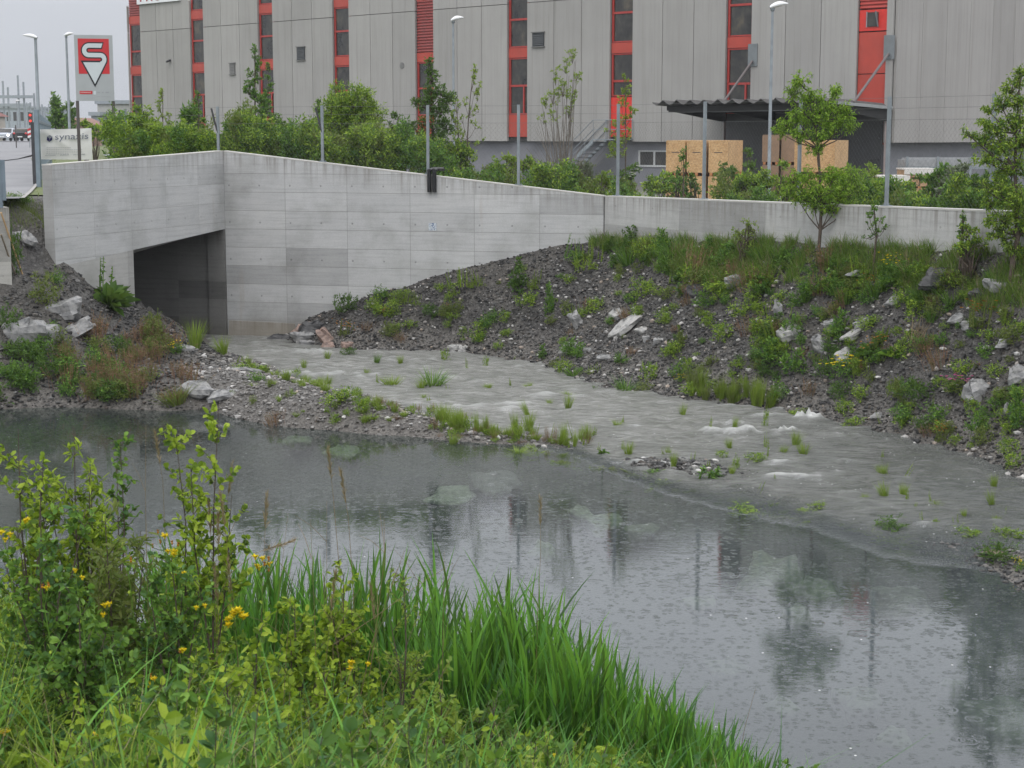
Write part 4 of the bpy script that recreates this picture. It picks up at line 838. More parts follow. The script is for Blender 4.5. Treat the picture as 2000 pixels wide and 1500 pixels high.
# ================================================================== BANNER
D = 56.; c4 = [P(77.5, 252.5, D), P(178.5, 250, D+.6), P(180.6, 312, D+.6), P(73.7, 311.2, D)]
t = thing('banner', (c4[3][0], c4[3][1], c4[3][2]-.3), 'white fabric banner with a grey word and a cube emblem, tied to the steel fence', 'banner')
nu, nv = 28, 18; V = []; F = []
Nb = np.cross(c4[1]-c4[0], c4[3]-c4[0]); Nb /= np.linalg.norm(Nb); Nb = Nb if Nb[1] < 0 else -Nb
def bp(u, v, o=0.):
    b_ = (c4[0]*(1-u)+c4[1]*u)*(1-v)+(c4[3]*(1-u)+c4[2]*u)*v
    w_ = .02*sin(9*(u+v*.8))*math.exp(-3*(u*u+v*v)) + .03*math.exp(-((u-v*.9-.02)/.09)**2)*sin(pi*min(1, u*1.6)) + .015*math.exp(-((1-u-v)/.08)**2)*(v < .35)
    return b_+Nb*(w_+o)+np.array([0, 0, -.012*sin(pi*u)*(1-v)])
for j in range(nv+1):
    for i in range(nu+1): V.append(bp(i/nu, j/nv))
for j in range(nv):
    for i in range(nu): k = j*(nu+1)+i; F.append((k, k+1, k+nu+2, k+nu+1))
mb = MB(); mb.add(V, F); bn = mb.build('fabric', plain('banner_white', (.72, .715, .70), .6, var=.04), t, True)
k = len(V); Xb = (c4[1]-c4[0])/np.linalg.norm(c4[1]-c4[0]); Ub = (c4[0]-c4[3]); Ub /= np.linalg.norm(Ub)
M_ltr = plain('banner_letter', (.17, .19, .24), .5, var=.02); M_navy = plain('banner_navy', (.02, .02, .10), .5)
Wb = np.linalg.norm(c4[1]-c4[0]); Hb = np.linalg.norm(c4[0]-c4[3])
text('synaxis', .30*Wb/1.7, bp(.285, .345, .036), Xb, Ub, M_ltr, 'lettering', bn, .001, sx=1.32)
text('ALTDORF  –  ZÜRICH  –  LAUSANNE', .052*Wb/1.7, bp(.13, .885, .036), Xb, Ub, M_ltr, 'small_lettering', bn, .001, sx=1.55)
mb = MB()
for v_, u0, u1 in ((.60, .15, .62), (.67, .15, .83), (.74, .15, .85), (.80, .15, .6)):
    k = 0; u = u0
    while u < u1-.03: mb.poly([bp(u, v_, .034), bp(u+.03, v_, .034), bp(u+.03, v_+.018, .034), bp(u, v_+.018, .034)]); u += .042
mb.build('fine_print', plain('banner_print', (.42, .43, .44), .5), bn)
uc, vc = .195, .30; ru, rv = .058, .115; hx = [(uc+ru*cos(x), vc+rv*sin(x)) for x in [pi/2+pi/3*i for i in range(6)]]
mb = MB(); mb.poly([bp(*q, .035) for q in ((uc, vc), hx[0], hx[1], hx[2])]); mb.poly([bp(*q, .035) for q in ((uc+.006, vc+.01), hx[0], hx[5], hx[4])]); mb.build('emblem', M_navy, bn)
mb = MB(); mb.poly([bp(*q, .035) for q in ((uc, vc-.01), hx[2], hx[3], hx[4])]); mb.build('emblem_top', plain('emblem_grey', (.30, .32, .38), .5), bn)
# ================================================================== SLATTED STEEL FENCE
sfA, sfB = P(71, 300, 50.)[:2], P(101, 300, 84.)[:2]; t = thing('steel_fence', (sfA[0], sfA[1], 4.0), 'blue-grey vertical bar steel fence running away beside the path', 'fence')
def zline(py, D): return EYE+(262-py)/FPX*D*1.011
L_ = np.linalg.norm(sfB-sfA); e = (sfB-sfA)/L_; pe = np.array([-e[1], e[0]])
mb = MB()
for i in range(int(L_/.55)):
    f = i*.55/L_; q = sfA+e*i*.55; zt_ = 6.2-.15*f; mb.box((q[0], q[1], (zt_+4)/2), [(*e, 0), (*pe, 0), UP], (.075, .02, (zt_-4)/2))
mb.build('bars', M_steel, t)
mb = MB(); mb.box((*(sfA+sfB)/2, 5.9), [(*e, 0), (*pe, 0), UP], (L_/2, .025, .04)); mb.box((*(sfA+sfB)/2, 4.35), [(*e, 0), (*pe, 0), UP], (L_/2, .025, .04)); mb.build('rail', M_steel, t)
q = P(74, 300, 48.)[:2]; mb = MB(); mb.abox(q[0]-.06, q[0]+.06, q[1]-.06, q[1]+.06, 3.7, 6.18); mb.build('gate_post', M_steel, t)
q0 = P(62, 300, 50.)[:2]; mb = MB(); mb.abox(q0[0], q0[0]+.12, q0[1], q0[1]+.04, 4.05, 5.85); mb.build('gate_leaf', M_dark, t)
# ================================================================== FAR LEFT: cars, gantries, houses
def car(px, D, zr, label, body, front, name='car'):
    q = P(px, 262, D); t = thing(name, (q[0], q[1], zr), label, 'car'); cx_, cy_ = q[0], q[1]; Wc, Lc = .88, 4.1
    sgn = -1
    prof = [(-.0, .35), (0.02, .75), (.5, .92), (1.0, .98), (1.55, 1.40), (2.6, 1.46), (3.4, 1.38), (4.0, 1.0), (4.1, .6), (4.05, .32)] if front else [(0, .32), (.02, .95), (.35, 1.10), (.62, 1.38), (1.3, 1.47), (2.2, 1.42), (2.9, .98), (3.8, .85), (4.1, .6), (4.1, .32)]
    nW = 7; V = []; F = []
    for i, (y, z) in enumerate(prof):
        for j in range(nW):
            u = -1+2*j/(nW-1); ww = Wc*(1-.16*max(0, (z-.95)/.5)); V.append((cx_+u*ww, cy_+y+.12*u*u*(1 if y < 2 else -1), zr+z-.05*u*u*(z > .9)))
    for i in range(len(prof)-1):
        for j in range(nW-1): F.append((i*nW+j, i*nW+j+1, (i+1)*nW+j+1, (i+1)*nW+j))
    m_ = len(prof)
    mb = MB(); mb.add(V, F)
    for j in (0, nW-1): mb.poly([V[i*nW+j] for i in range(m_)])
    mb.poly([V[j] for j in (0, nW-1)]+[V[(m_-1)*nW+nW-1], V[(m_-1)*nW]]); mb.build('body', body, t, False)
    M_t = plain('tyre', (.015, .015, .015), .8)
    for sx_ in (-1, 1):
        for yy in (.7, 3.3): mb = MB(); mb.tube([(cx_+sx_*.66, cy_+yy, zr+.31), (cx_+sx_*.86, cy_+yy, zr+.31)], .31, 14); wh = mb.build('wheel', M_t, t)
    M_g = M_glass
    i0 = 3 if front else 2; a_, b_ = prof[i0], prof[i0+1]
    mb = MB(); mb.hexa([(cx_+u*(.74 if z < 1.2 else .66), cy_+y-.03+dy, zr+z+.02) for u in (-1, 1) for (y, z) in ((a_[0]+.03, a_[1]+.02), (b_[0], b_[1]-.03)) for dy in (0, .03)]); mb.build('windscreen' if front else 'rear_window', M_g, t)
    for sx_ in (-1, 1):
        mb = MB(); mb.hexa([(cx_+sx_*x, cy_+y, zr+z) for x in (.8, .885) for (y, z) in ((1.3, 1.0), (1.7, 1.3), )for (y, z) in ((y, z), (y+1.2, z))]); mb.build('side_window', M_g, t)
        if front:
            e_, te = newmat('headlight_lit'); n = N(te); n.out(n('Emission', {'Color': (1, .95, .85, 1), 'Strength': 5. if sx_ > 0 else 1.}).outputs[0])
        else: e_ = plain('tail_light', (.6, .03, .03), .3)
        mb = MB(); mb.lathe((cx_+sx_*.66, cy_+.02, zr+(.66 if front else .85)), [(.0, -.13), (.13, -.06), (.14, .03), (0, .12)], 10); mb.build('headlight' if front else 'tail_light', e_, t, True)
    mb = MB(); mb.abox(cx_-.26, cx_+.26, cy_-.06, cy_-.03, zr+.42, zr+.54); mb.build('number_plate', M_lampw, t)
    return t
zr = 4.74
car(4, 192, zr-.0, 'silver car coming towards the camera with a lit headlight, at the left edge', plain('silver_paint', (.42, .45, .50), .25, .5, .03), True)
car(39, 190, zr-.0, 'black hatchback driving away, its red tail lights showing', plain('black_paint', (.02, .022, .024), .25, .3, .03), False)
t = thing('traffic_light', (*P(60, 262, 165)[:2], 4.3), 'red traffic light glowing at the roadside beyond the cars', 'traffic light'); q = P(60, 228, 165)
mb = MB(); mb.tube([(q[0], q[1], 4.2), (q[0], q[1], q[2]+.3)], .06, 8); mb.build('pole', M_galv, t); mb = MB(); mb.abox(q[0]-.17, q[0]+.17, q[1]-.12, q[1]+.1, q[2]-.8, q[2]+.4); mb.build('housing', M_dark, t)
e_, te = newmat('signal_red'); n = N(te); n.out(n('Emission', {'Color': (1, .07, .05, 1), 'Strength': 1.6}).outputs[0])
for dz in (.15, -.4): mb = MB(); mb.lathe((q[0], q[1]-.18, q[2]+dz), [(0, -.13), (.12, -.06), (.12, .06), (0, .13)], 10); mb.build('lens', e_, t, True)
t = thing('warning_post', (*P(57, 262, 150)[:2], 4.3), 'small red and white striped warning post by the road', 'warning post'); q = P(57, 262, 150)
for k in range(4): mb = MB(); mb.hexa([(q[0]+x, q[1]+dy, q[2]-.35+k*.2+.1*(x > 0)+dz) for x in (-.14, .14) for dy in (0, .04) for dz in (0, .19)]); mb.build('stripe', M_sred if k % 2 else M_lampw, t)
mb = MB(); mb.tube([(q[0], q[1]+.06, 4.2), (q[0], q[1]+.06, q[2]-.3)], .03, 6); mb.build('pole', M_galv, t)
q = P(31, 262, 150); mb = MB(); mb.tube([(q[0], q[1], 4.2), (q[0], q[1], q[2]+.8)], .05, 6); o = mb.build('road_post', M_brn); recenter(o, (q[0], q[1], 4.2)); tag(o, 'thin brown post in the verge in front of the black car', 'post')
M_gan = plain('far_haze_grey', (.27, .30, .33), .6)  # grey paled so that distance haze sits in the colour
def gantry(D, x0, x1, ybar, masts, label, r=.16):
    q = P(x0, ybar, D); t = thing('rail_gantry', (q[0], q[1], 4.), label, 'gantry', 'railway gantries in the far haze')
    q1 = P(x1, ybar, D); mb = MB(); mb.box(((q[0]+q1[0])/2, D, q[2]), [(1, 0, 0), (0, 1, 0), UP], ((q1[0]-q[0])/2, r, r*1.4)); mb.build('beam', M_gan, t)
    for px, yt in masts:
        a_ = P(px, yt, D); mb = MB(); mb.tube([(a_[0], D+.4, 3.5), (a_[0], D+.4, a_[2])], r, 6); mb.build('mast', M_gan, t)
gantry(260, -40, 66, 189, [(33, 147), (44, 160), (65, 182)], 'nearer and higher railway gantry with tall masts in the haze')
gantry(330, -40, 58, 205, [(4, 158), (14, 170), (58, 200)], 'farther and lower railway gantry in the haze', .2)
mb = MB()
for i, (px, yt, D) in enumerate(((82, 204, 240), (88, 208, 260), (95, 203, 300), (52, 200, 300))):
    a_ = P(px, yt, D); mb = MB(); mb.tube([(a_[0], D, 4), (a_[0], D, a_[2])], .13, 6); o = mb.build('rail_mast', M_gan); recenter(o, (a_[0], D, 4.)); tag(o, 'thin grey railway mast in the haze behind the steel fence', 'mast', 'thin railway masts in the haze')
def house(x0, x1, yt, yb, D, dep, mat, label, roof=None, wins=(0, 0), name='building', flat=True, zb=3.):
    a_ = P(x0, yt, D); b_ = P(x1, yt, D); t = thing(name, (a_[0], D, zb), label, 'building'); mb = MB(); mb.abox(a_[0], b_[0], D, D+dep, zb, a_[2]); mb.build('wall', mat, t)
    mb = MB()
    if flat: mb.abox(a_[0]-.3, b_[0]+.3, D-.3, D+dep+.3, a_[2]+.002, a_[2]+.5)
    else:
        m_ = (a_[0]+b_[0])/2; rh = (b_[0]-a_[0])*.32; mb.prism([(a_[0]-.5, D-.5, a_[2]+.002), (b_[0]+.5, D-.5, a_[2]+.002), (m_, D-.5, a_[2]+rh)], (0, 1, 0), dep+1)
    mb.build('roof', roof or M_gan, t)
    nx_, nz_ = wins
    for i in range(nx_):
        for j in range(nz_):
            wx_ = a_[0]+(b_[0]-a_[0])*(i+.5)/nx_; wz_ = 4.2+(a_[2]-4.2)*(j+.5)/nz_; hw = (b_[0]-a_[0])/nx_*.28; hh = (a_[2]-4.2)/nz_*.28
            mb = MB(); mb.abox(wx_-hw, wx_+hw, D-.06, D-.01, wz_-hh, wz_+hh); mb.build('window', M_glass, t)
house(190, 300, 203, 260, 235, 30, plain('far_panel', (.36, .36, .34), .8), 'distant grey industrial hall behind the sign posts', wins=(9, 1))
house(178, 192, 226, 260, 230, 12, plain('far_blue', (.25, .28, .31), .8), 'small blue-grey shed beside the distant industrial hall', wins=(2, 1))
house(-30, 62, 212, 260, 380, 40, plain('far_bluegrey', (.34, .38, .43), .8), 'wide pale blue-grey block far away above the cars', wins=(7, 2))
house(-90, -52, 226, 260, 225, 14, plain('far_cream', (.5, .46, .4), .8), 'house with a dark red roof at the left frame edge', roof=plain('tile_red', (.17, .05, .04), .7), flat=False, wins=(4, 1))
house(118, 160, 243, 262, 210, 10, plain('far_brick', (.35, .22, .17), .8), 'low brick-coloured shed between the poplars', roof=plain('tile_brown', (.22, .11, .08), .7), flat=False, wins=(3, 1))
# guard rail
mb = MB(); A_, B_ = P(0, 258, 215), P(24, 246, 330); mb.tube([(A_[0], A_[1], 5.3), (B_[0], B_[1], 6.5)], .15, 4); o = mb.build('guard_rail', M_galv); recenter(o, (A_[0], A_[1], 5.3)); tag(o, 'pale guard rail of the ramp beyond the road', 'guard rail')
# ================================================================== FOLIAGE TOOLS
def unit(v): return v/(np.linalg.norm(v, axis=-1, keepdims=True)+1e-9)
def leaves(mb, Pp, d, L, W, rng, fold=.3, oval=False, droop=0.):
    """one leaf per row of Pp pointing along d"""
    n = len(Pp); d = unit(d); r = unit(rng.normal(size=(n, 3))+np.array([0, 0, .8])); sd = unit(np.cross(d, r)); nn = np.cross(sd, d)
    L = np.broadcast_to(L, (n,))[:, None]; W = np.broadcast_to(W, (n,))[:, None]; dz = np.array([0, 0, -1.])*droop*L
    if not oval:
        V = np.stack([Pp, Pp+d*L*.42+sd*W*.5+nn*W*fold*.5, Pp+d*L+dz, Pp+d*L*.42-sd*W*.5+nn*W*fold*.5], 1).reshape(-1, 3)
        k = np.arange(n)[:, None]*4; F = np.concatenate([k+np.array([[0, 1, 2]]), k+np.array([[0, 2, 3]])]); mb.add(V, F)
    else:
        V = np.stack([Pp, Pp+d*L*.28+sd*W*.42+nn*W*fold*.45, Pp+d*L*.70+sd*W*.44+nn*W*fold*.45+dz*.4, Pp+d*L+dz, Pp+d*L*.70-sd*W*.44+nn*W*fold*.45+dz*.4, Pp+d*L*.28-sd*W*.42+nn*W*fold*.45], 1).reshape(-1, 3)
        k = np.arange(n)[:, None]*6; F = np.concatenate([k+np.array([[0, 1, 2, 3]]), k+np.array([[0, 3, 4, 5]])]); mb.add(V, F)
def blades(mb, B, H, Wd, rng, lean=.25, bend=.35, seg=4, azim=None):
    """tapered grass blades rooted at B, height H"""
    n = len(B); az = rng.uniform(0, 2*pi, n) if azim is None else azim; dr = np.stack([np.cos(az), np.sin(az), np.zeros(n)], 1); sd = np.stack([-np.sin(az), np.cos(az), np.zeros(n)], 1)
    tw = rng.uniform(-1, 1, n)[:, None]; sd = unit(sd*1+dr*tw)
    ln = np.abs(rng.normal(lean, lean*.6, n))[:, None]; bd_ = np.abs(rng.normal(bend, bend*.6, n))[:, None]; H = np.broadcast_to(H, (n,))[:, None]; Wd = np.broadcast_to(Wd, (n,))[:, None]
    rows = []
    for i in range(seg+1):
        t = i/seg; c = B+np.array([0, 0, 1.])*H*(t-.25*bd_*t*t)+dr*H*(ln*t+bd_*t*t); wv = Wd*.5*(1-t**1.6)*(.55+.9*t if t < .5 else 1.)
        if i < seg: rows += [c-sd*wv, c+sd*wv]
        else: rows.append(c)
    m_ = 2*seg+1; V = np.stack(rows, 1).reshape(-1, 3); k = np.arange(n)[:, None]*m_
    for i in range(seg-1): mb.add(np.zeros((0, 3)), np.zeros((0, 4), int)) if False else None
    Fq = np.concatenate([k+np.array([[2*i, 2*i+1, 2*i+3, 2*i+2]]) for i in range(seg-1)]); Ft = k+np.array([[2*seg-2, 2*seg-1, 2*seg]])
    n0 = mb.n; mb.v.append(V); mb.f.append(Fq+n0); mb.mi.append((len(Fq), mb.cur)); mb.f.append(Ft+n0); mb.mi.append((len(Ft), mb.cur)); mb.n += len(V)
def blob_leaves(mb, wood, c, R, n, L, W, rng, per=12, up=.5, shell=.35, oval=False, root=None, tw=.4, droop=0.):
    """foliage of one clump: leafy twigs spread through an ellipsoid"""
    m_ = max(3, int(n/per)); u = unit(rng.normal(size=(m_, 3))); rad = (shell+(1-shell)*rng.uniform(0, 1, m_)**.6)[:, None]; R = np.asarray(R, float)
    q = c+u*rad*R; td = unit(u*.9+np.array([0, 0, up])+rng.normal(size=(m_, 3))*.35); tl = (tw*R.mean()*rng.uniform(.5, 1.5, m_))[:, None]
    s = np.repeat(np.arange(m_), per); t = rng.uniform(0, 1, len(s))[:, None]; Pp = q[s]+td[s]*tl[s]*(t-.4)+rng.normal(size=(len(s), 3))*L*.25
    d = unit(td[s]*.5+rng.normal(size=(len(s), 3))*.7+np.array([0, 0, .1-droop]))
    leaves(mb, Pp, d, L*rng.uniform(.6, 1.25, len(s)), W*rng.uniform(.6, 1.2, len(s)), rng, oval=oval, droop=droop*.3)
    if wood is not None:
        step = max(1, m_//14)
        for i in range(0, m_, step):
            a = q[i]-td[i]*tl[i]*.4; r0 = root if root is not None else c-np.array([0, 0, R[2]]); mid = (a+r0)/2+rng.normal(size=3)*.06*R.mean()+np.array([0, 0, .1*R[2]])
            wood.tube([r0, mid, a, q[i]+td[i]*tl[i]*.6], [.012*(R.mean()+.3), .008*(R.mean()+.3), .005, .002], 4, cap=False)
GB = [(.06, .12, .02), (.18, .29, .03), (.27, .41, .04), (.42, .55, .07), (.09, .20, .05)]
GM = [(.035, .09, .018), (.085, .19, .03), (.13, .27, .045), (.22, .38, .06), (.06, .15, .05)]
GD = [(.035, .085, .02), (.055, .12, .026), (.08, .16, .032), (.11, .20, .04)]
GO = [(.11, .15, .04), (.16, .20, .05), (.21, .24, .07), (.13, .19, .04)]
GG = [(.12, .15, .10), (.16, .19, .13), (.20, .22, .16), (.09, .12, .07)]
GY = [(.20, .30, .04), (.26, .36, .05), (.15, .25, .035), (.30, .38, .07)]
M_lb = leafmat('leaf_bright', GB); M_lm = leafmat('leaf_mid', GM); M_ld = leafmat('leaf_dark', GD); M_lo = leafmat('leaf_olive', GO); M_lg = leafmat('leaf_grey', GG, .2); M_ly = leafmat('leaf_lime', GY)
GT = [(.07, .15, .02), (.20, .36, .035), (.29, .48, .05), (.42, .60, .08), (.13, .26, .03)]
M_lt = leafmat('leaf_tree', GT, .45)
M_fg = leafmat('leaf_near', [(.065, .13, .015), (.24, .36, .03), (.36, .50, .04), (.50, .62, .08), (.17, .27, .03)], .45)
M_tan = leafmat('dry_stem', [(.30, .22, .13), (.38, .30, .19), (.24, .17, .10), (.42, .33, .22)], .15)
M_pink = leafmat('sorrel', [(.26, .12, .09), (.33, .17, .12), (.20, .10, .06), (.15, .16, .05), (.36, .22, .16)], .2)
M_redl = leafmat('red_leaf', [(.30, .07, .03), (.22, .06, .03), (.35, .12, .04)], .2)
M_bark = plain('bark', (.085, .065, .050), .85, var=.3, scale=20); M_barkg = plain('bark_grey', (.16, .14, .12), .85, var=.3, scale=20)
M_yel = leafmat('petal_yellow', [(.86, .66, .01), (.92, .74, .03), (.80, .56, .01)], .3); M_org = leafmat('petal_orange', [(.55, .24, .02), (.42, .17, .03), (.30, .12, .03)], .2); M_mag = leafmat('petal_magenta', [(.45, .05, .22), (.52, .10, .30)], .3); M_whi = leafmat('petal_white', [(.7, .7, .62), (.6, .62, .5)], .3)
LM = dict(b=M_lb, m=M_lm, d=M_ld, o=M_lo, g=M_lg, y=M_ly, t=M_tan, r=M_redl)
def woody(name, label, cat, basepx, D, zb, blobs, n_per_m2, leaf, mat, seed, trunk=None, group=None, oval=False, up=.5, bark=None, trunk_r=.04, per=12, tw=.4, shell=.35, droop=0., extra=None):
    """blobs: (px,py,rx_px,ry_px) placed at depth D (+- jitter); zb = ground height"""
    rng = np.random.RandomState(seed); k = D/FPX; b0 = P(basepx, 262, D); base = np.array([b0[0], D, zb]); t = thing(name, base, label, cat, group)
    wd = MB(); lf = MB(); any_w = False
    tops = []
    for bl in blobs:
        px, py, rx, ry = bl[:4]; dd = bl[4] if len(bl) > 4 else rng.uniform(-.3, .3)*rx*k; Dp = D+dd
        c = P(px, py, Dp); R = np.array([rx*k, rx*k*.85, ry*k]); nl = int(n_per_m2*4*(rx*k)*(ry*k)*rng.uniform(.85, 1.15)); tops.append(c-np.array([0, 0, R[2]*.5]))
        blob_leaves(lf, wd, c, R, max(nl, 24), leaf[0], leaf[1], rng, root=c-np.array([0, 0, R[2]*.7]), oval=oval, up=up, per=per, tw=tw, shell=shell, droop=droop)
    if trunk is not None:
        tp = [base-np.array([0, 0, .1])]+[P(x, y, D) for x, y in trunk]; rr = np.linspace(trunk_r, trunk_r*.3, len(tp)); wd.tube(tp, rr, 7)
        ax = np.array(tp)
        for c in tops:
            j = np.argmin(np.abs(ax[:, 2]-(c[2]-.35*abs(c[0]-ax[0, 0])-.25))); a = ax[max(j, 0)]; mid = (a+c)/2+np.array([0, 0, -.05]); wd.tube([a, mid, c], [trunk_r*.4, trunk_r*.28, trunk_r*.15], 5, cap=False)
    else:
        for c in tops:
            for q in range(2): mid = base+(c-base)*.55+rng.normal(size=3)*.07; wd.tube([base+np.array([rng.uniform(-.1, .1), rng.uniform(-.1, .1), -.05]), mid, c+rng.normal(size=3)*.06], [trunk_r*.6, trunk_r*.4, trunk_r*.15], 5, cap=False)
    wd.build('trunk' if trunk is not None else 'stem', bark or M_bark, t); lf.build('crown' if name.endswith('tree') else 'foliage', mat, t)
    if extra: extra(t, base, rng, k)
    return t
def flowers(t, pts, rng, size, mat, name='flower', parent=None):
    mb = MB(); 
    for c in pts:
        n = 9; a = np.arange(n)*2*pi/n; d = np.stack([np.cos(a), np.sin(a), np.full(n, .45)], 1); leaves(mb, np.repeat(c[None], n, 0), d, size, size*.5, rng, fold=.1)
    return mb.build(name, mat, t)
def autobush(px, top, bot, wdt, D, mat, label, seed, leaf=(.12, .055), dens=1100, name='bush', zb=None, extra=None, sh=.35, tw=.4, nb=None):
    rng = np.random.RandomState(seed+500); cx_, cy_ = px, (top+bot)/2; H = bot-top; bl = []; nb = nb or max(9, int(wdt*H/330))
    for i in range(nb):
        f = rng.uniform(0, 1); y = bot-H*(.12+.78*f); half = wdt/2*math.sqrt(max(.1, 1-(max(0, f-.35)/.72)**2)); x = px+rng.uniform(-1, 1)*half*.85; r = rng.uniform(.15, .26)*min(wdt, H*1.2)
        bl.append((x, max(y, top+r*.55), r, r*rng.uniform(.75, 1.1), rng.uniform(-.5, .5)*wdt*D/FPX*.6))
    return woody(name, label, 'bush', px, D, YARD if zb is None else zb, bl, dens, leaf, mat, seed, extra=extra, shell=sh, tw=tw)
# ================================================================== PLANTS BEHIND THE FENCE
B_ = autobush
B_(228, 262, 326, 44, 51, M_lb, 'bright low bush left of the second brown sign post', 1, zb=3.9)
B_(300, 225, 320, 50, 50.5, M_ly, 'lime bush between the first fence posts', 140, nb=14)
B_(545, 222, 320, 44, 51.5, M_ld, 'dark narrow bush between the pointed saplings and the third fence post', 141, nb=14)
B_(590, 262, 326, 50, 50, M_ly, 'lime low bush left of the third fence post', 142, nb=12)
B_(722, 232, 330, 60, 51, M_ly, 'lime bush leaning on the tallest broad bush', 143, nb=14)
B_(775, 215, 335, 40, 52.5, M_ld, 'dark upright bush left of the fourth fence post', 144, nb=12)
B_(1000, 300, 364, 40, 48, M_ly, 'lime bush at the foot of the fifth fence post', 145, nb=10)
B_(1420, 318, 390, 40, 45.5, M_ld, 'dark bush before the right side of the left crate stack', 146, nb=12)
B_(1700, 318, 400, 46, 42, M_ly, 'lime bush left of the ninth fence post', 147, nb=12)
B_(265, 200, 320, 85, 53, M_lb, 'leafy green bush just right of the sign board below the building corner', 2)
B_(330, 252, 318, 80, 51, M_lb, 'low bright bush between the first two fence posts', 3)
B_(372, 208, 322, 70, 54, M_lm, 'mid-green bush in front of the second red window strip', 4)
B_(465, 250, 320, 60, 51, M_lo, 'olive low bush right behind the bridge corner', 5)
B_(432, 262, 318, 60, 55, M_lm, 'small mid-green bush behind the second fence post', 6)
B_(560, 245, 325, 70, 52, M_lb, 'rounded bright bush left of the third fence post', 7)
B_(610, 235, 328, 60, 54, M_lm, 'rounded green bush directly behind the third fence post', 8)
B_(685, 172, 330, 120, 53, M_lb, 'tallest broad bush, bright green, before the fourth red window strip', 9, nb=44, leaf=(.1, .035))
B_(655, 270, 335, 70, 49.5, M_lo, 'olive lower bush in front of the tallest broad bush', 10)
B_(740, 262, 338, 80, 50, M_lb, 'bright bush between the tallest bush and the red-leaved tree', 11)
B_(790, 240, 335, 60, 53, M_lm, 'mid-green bush touching the fourth fence post', 12)
B_(880, 282, 352, 80, 50, M_lb, 'bright low bush right above the black pipes', 13)
B_(940, 315, 358, 60, 49, M_lo, 'small olive bush right of the black pipes', 14)
B_(975, 322, 364, 45, 50, M_ld, 'small dark bush left of the fifth fence post', 15)
B_(1040, 305, 368, 55, 49, M_lb, 'bright bush right of the fifth fence post', 16)
B_(1075, 330, 372, 45, 48, M_lo, 'small olive bush at the foot of the grey twiggy willow', 17)
B_(1150, 320, 380, 60, 48, M_lg, 'greyish bush under the grey steel stair', 18)
B_(1180, 335, 384, 40, 47, M_ly, 'lime-green bush at the sixth fence post', 19)
def white_fl(t, base, rng, k):
    pts = [P(px, py, 46.2) for px, py in ((1234, 337), (1240, 339), (1246, 331), (1253, 333), (1230, 345), (1219, 349), (1207, 337), (1245, 324), (1252, 357), (1236, 342))]; flowers(t, pts, rng, .05, M_whi)
B_(1232, 325, 388, 60, 47, M_ld, 'dark bush with small white flowers right of the sixth fence post', 20, extra=white_fl)
B_(1290, 340, 390, 70, 46.5, M_lb, 'bright low bush left of the OSB crate stack', 21)
B_(1352, 340, 392, 32, 46, M_ld, 'narrow dark bush beside the seventh fence post before the crates', 22)
B_(1325, 345, 392, 40, 45.5, M_lm, 'mid-green low bush in front of the left OSB crate', 23)
B_(1470, 280, 380, 34, 47, M_ld, 'tall narrow dark bush between the two crate groups', 24)
B_(1462, 335, 392, 75, 44.5, M_lb, 'bright bush right of the left crate stack', 25)
B_(1515, 315, 395, 60, 44, M_lb, 'bright bush with fine leaves left of the young tree trunk', 26)
B_(1660, 330, 404, 70, 43, M_lb, 'bright bush right of the young tree behind the low wall', 27)
B_(1745, 352, 408, 60, 41, M_lb, 'bright low bush right of the ninth fence post', 28)
B_(1790, 345, 412, 60, 40, M_lm, 'mid-green bush in front of the steel rack', 29)
B_(1835, 330, 412, 65, 39, M_lm, 'bushy green shrub below the steel rack', 30)
B_(1870, 322, 414, 70, 38, M_lg, 'dark greyish bush with bare twigs near the last fence post', 31)
B_(1915, 340, 418, 70, 37, M_ld, 'dark bush around the last fence post', 32)
def sapl(px, top, bot, D, label, seed, mat=M_lb, wd_=30, nst=1, dens=500, leaf=(.085, .045), bark=None, name='sapling', zb=None, nb=12, tr=.022, up=1.2, skew=0):
    dens = dens*2.0
    rng = np.random.RandomState(seed+900); bl = []
    for i in range(nb):
        f = (i+.5)/nb; y = bot-(bot-top)*(.2+.8*f); w_ = wd_*(1.05-f*.95); bl.append((px+skew*f+rng.uniform(-1, 1)*w_*.5, y, max(4, w_*.32), (bot-top)/nb*.85))
    return woody(name, label, 'sapling', px, D, YARD if zb is None else zb, bl, dens, leaf, mat, seed, trunk=[(px+skew*f*f, bot-(bot-top)*f) for f in (.25, .5, .75, .97)], trunk_r=tr, up=up, bark=bark, shell=.1)
sapl(318, 168, 300, 52, 'thin sapling with sparse lime leaves left of the second fence post', 41, M_ly, 50, nb=9, dens=230)
sapl(388, 178, 300, 53, 'thin leafy sapling against the second red window strip', 42, M_lm, 36)
sapl(498, 88, 305, 52.5, 'tall pointed sapling before the third red window strip', 43, M_lm, 66, nb=20, dens=620, tr=.035)
sapl(525, 120, 300, 53.5, 'slimmer pointed sapling right of the tallest pointed one', 44, M_lm, 44, nb=16, dens=500)
sapl(622, 190, 300, 50.5, 'slim sapling beside the angled third fence post', 45, M_lm, 26, nb=9)
sapl(912, 130, 320, 50, 'sparse thin sapling with small lime leaves right of the facade lamp', 46, M_ly, 62, nb=14, dens=110, skew=14)
sapl(897, 190, 320, 50.6, 'second sparse sapling leaning left of the thin lime one', 47, M_ly, 36, nb=9, dens=90, skew=-8)
sapl(1222, 150, 345, 47, 'lime-leaved sapling before the red door of the building', 48, M_ly, 72, nb=16, dens=260)
sapl(1335, 290, 388, 45, 'thin see-through sapling before the left OSB crates', 49, M_lm, 34, nb=8, dens=130)
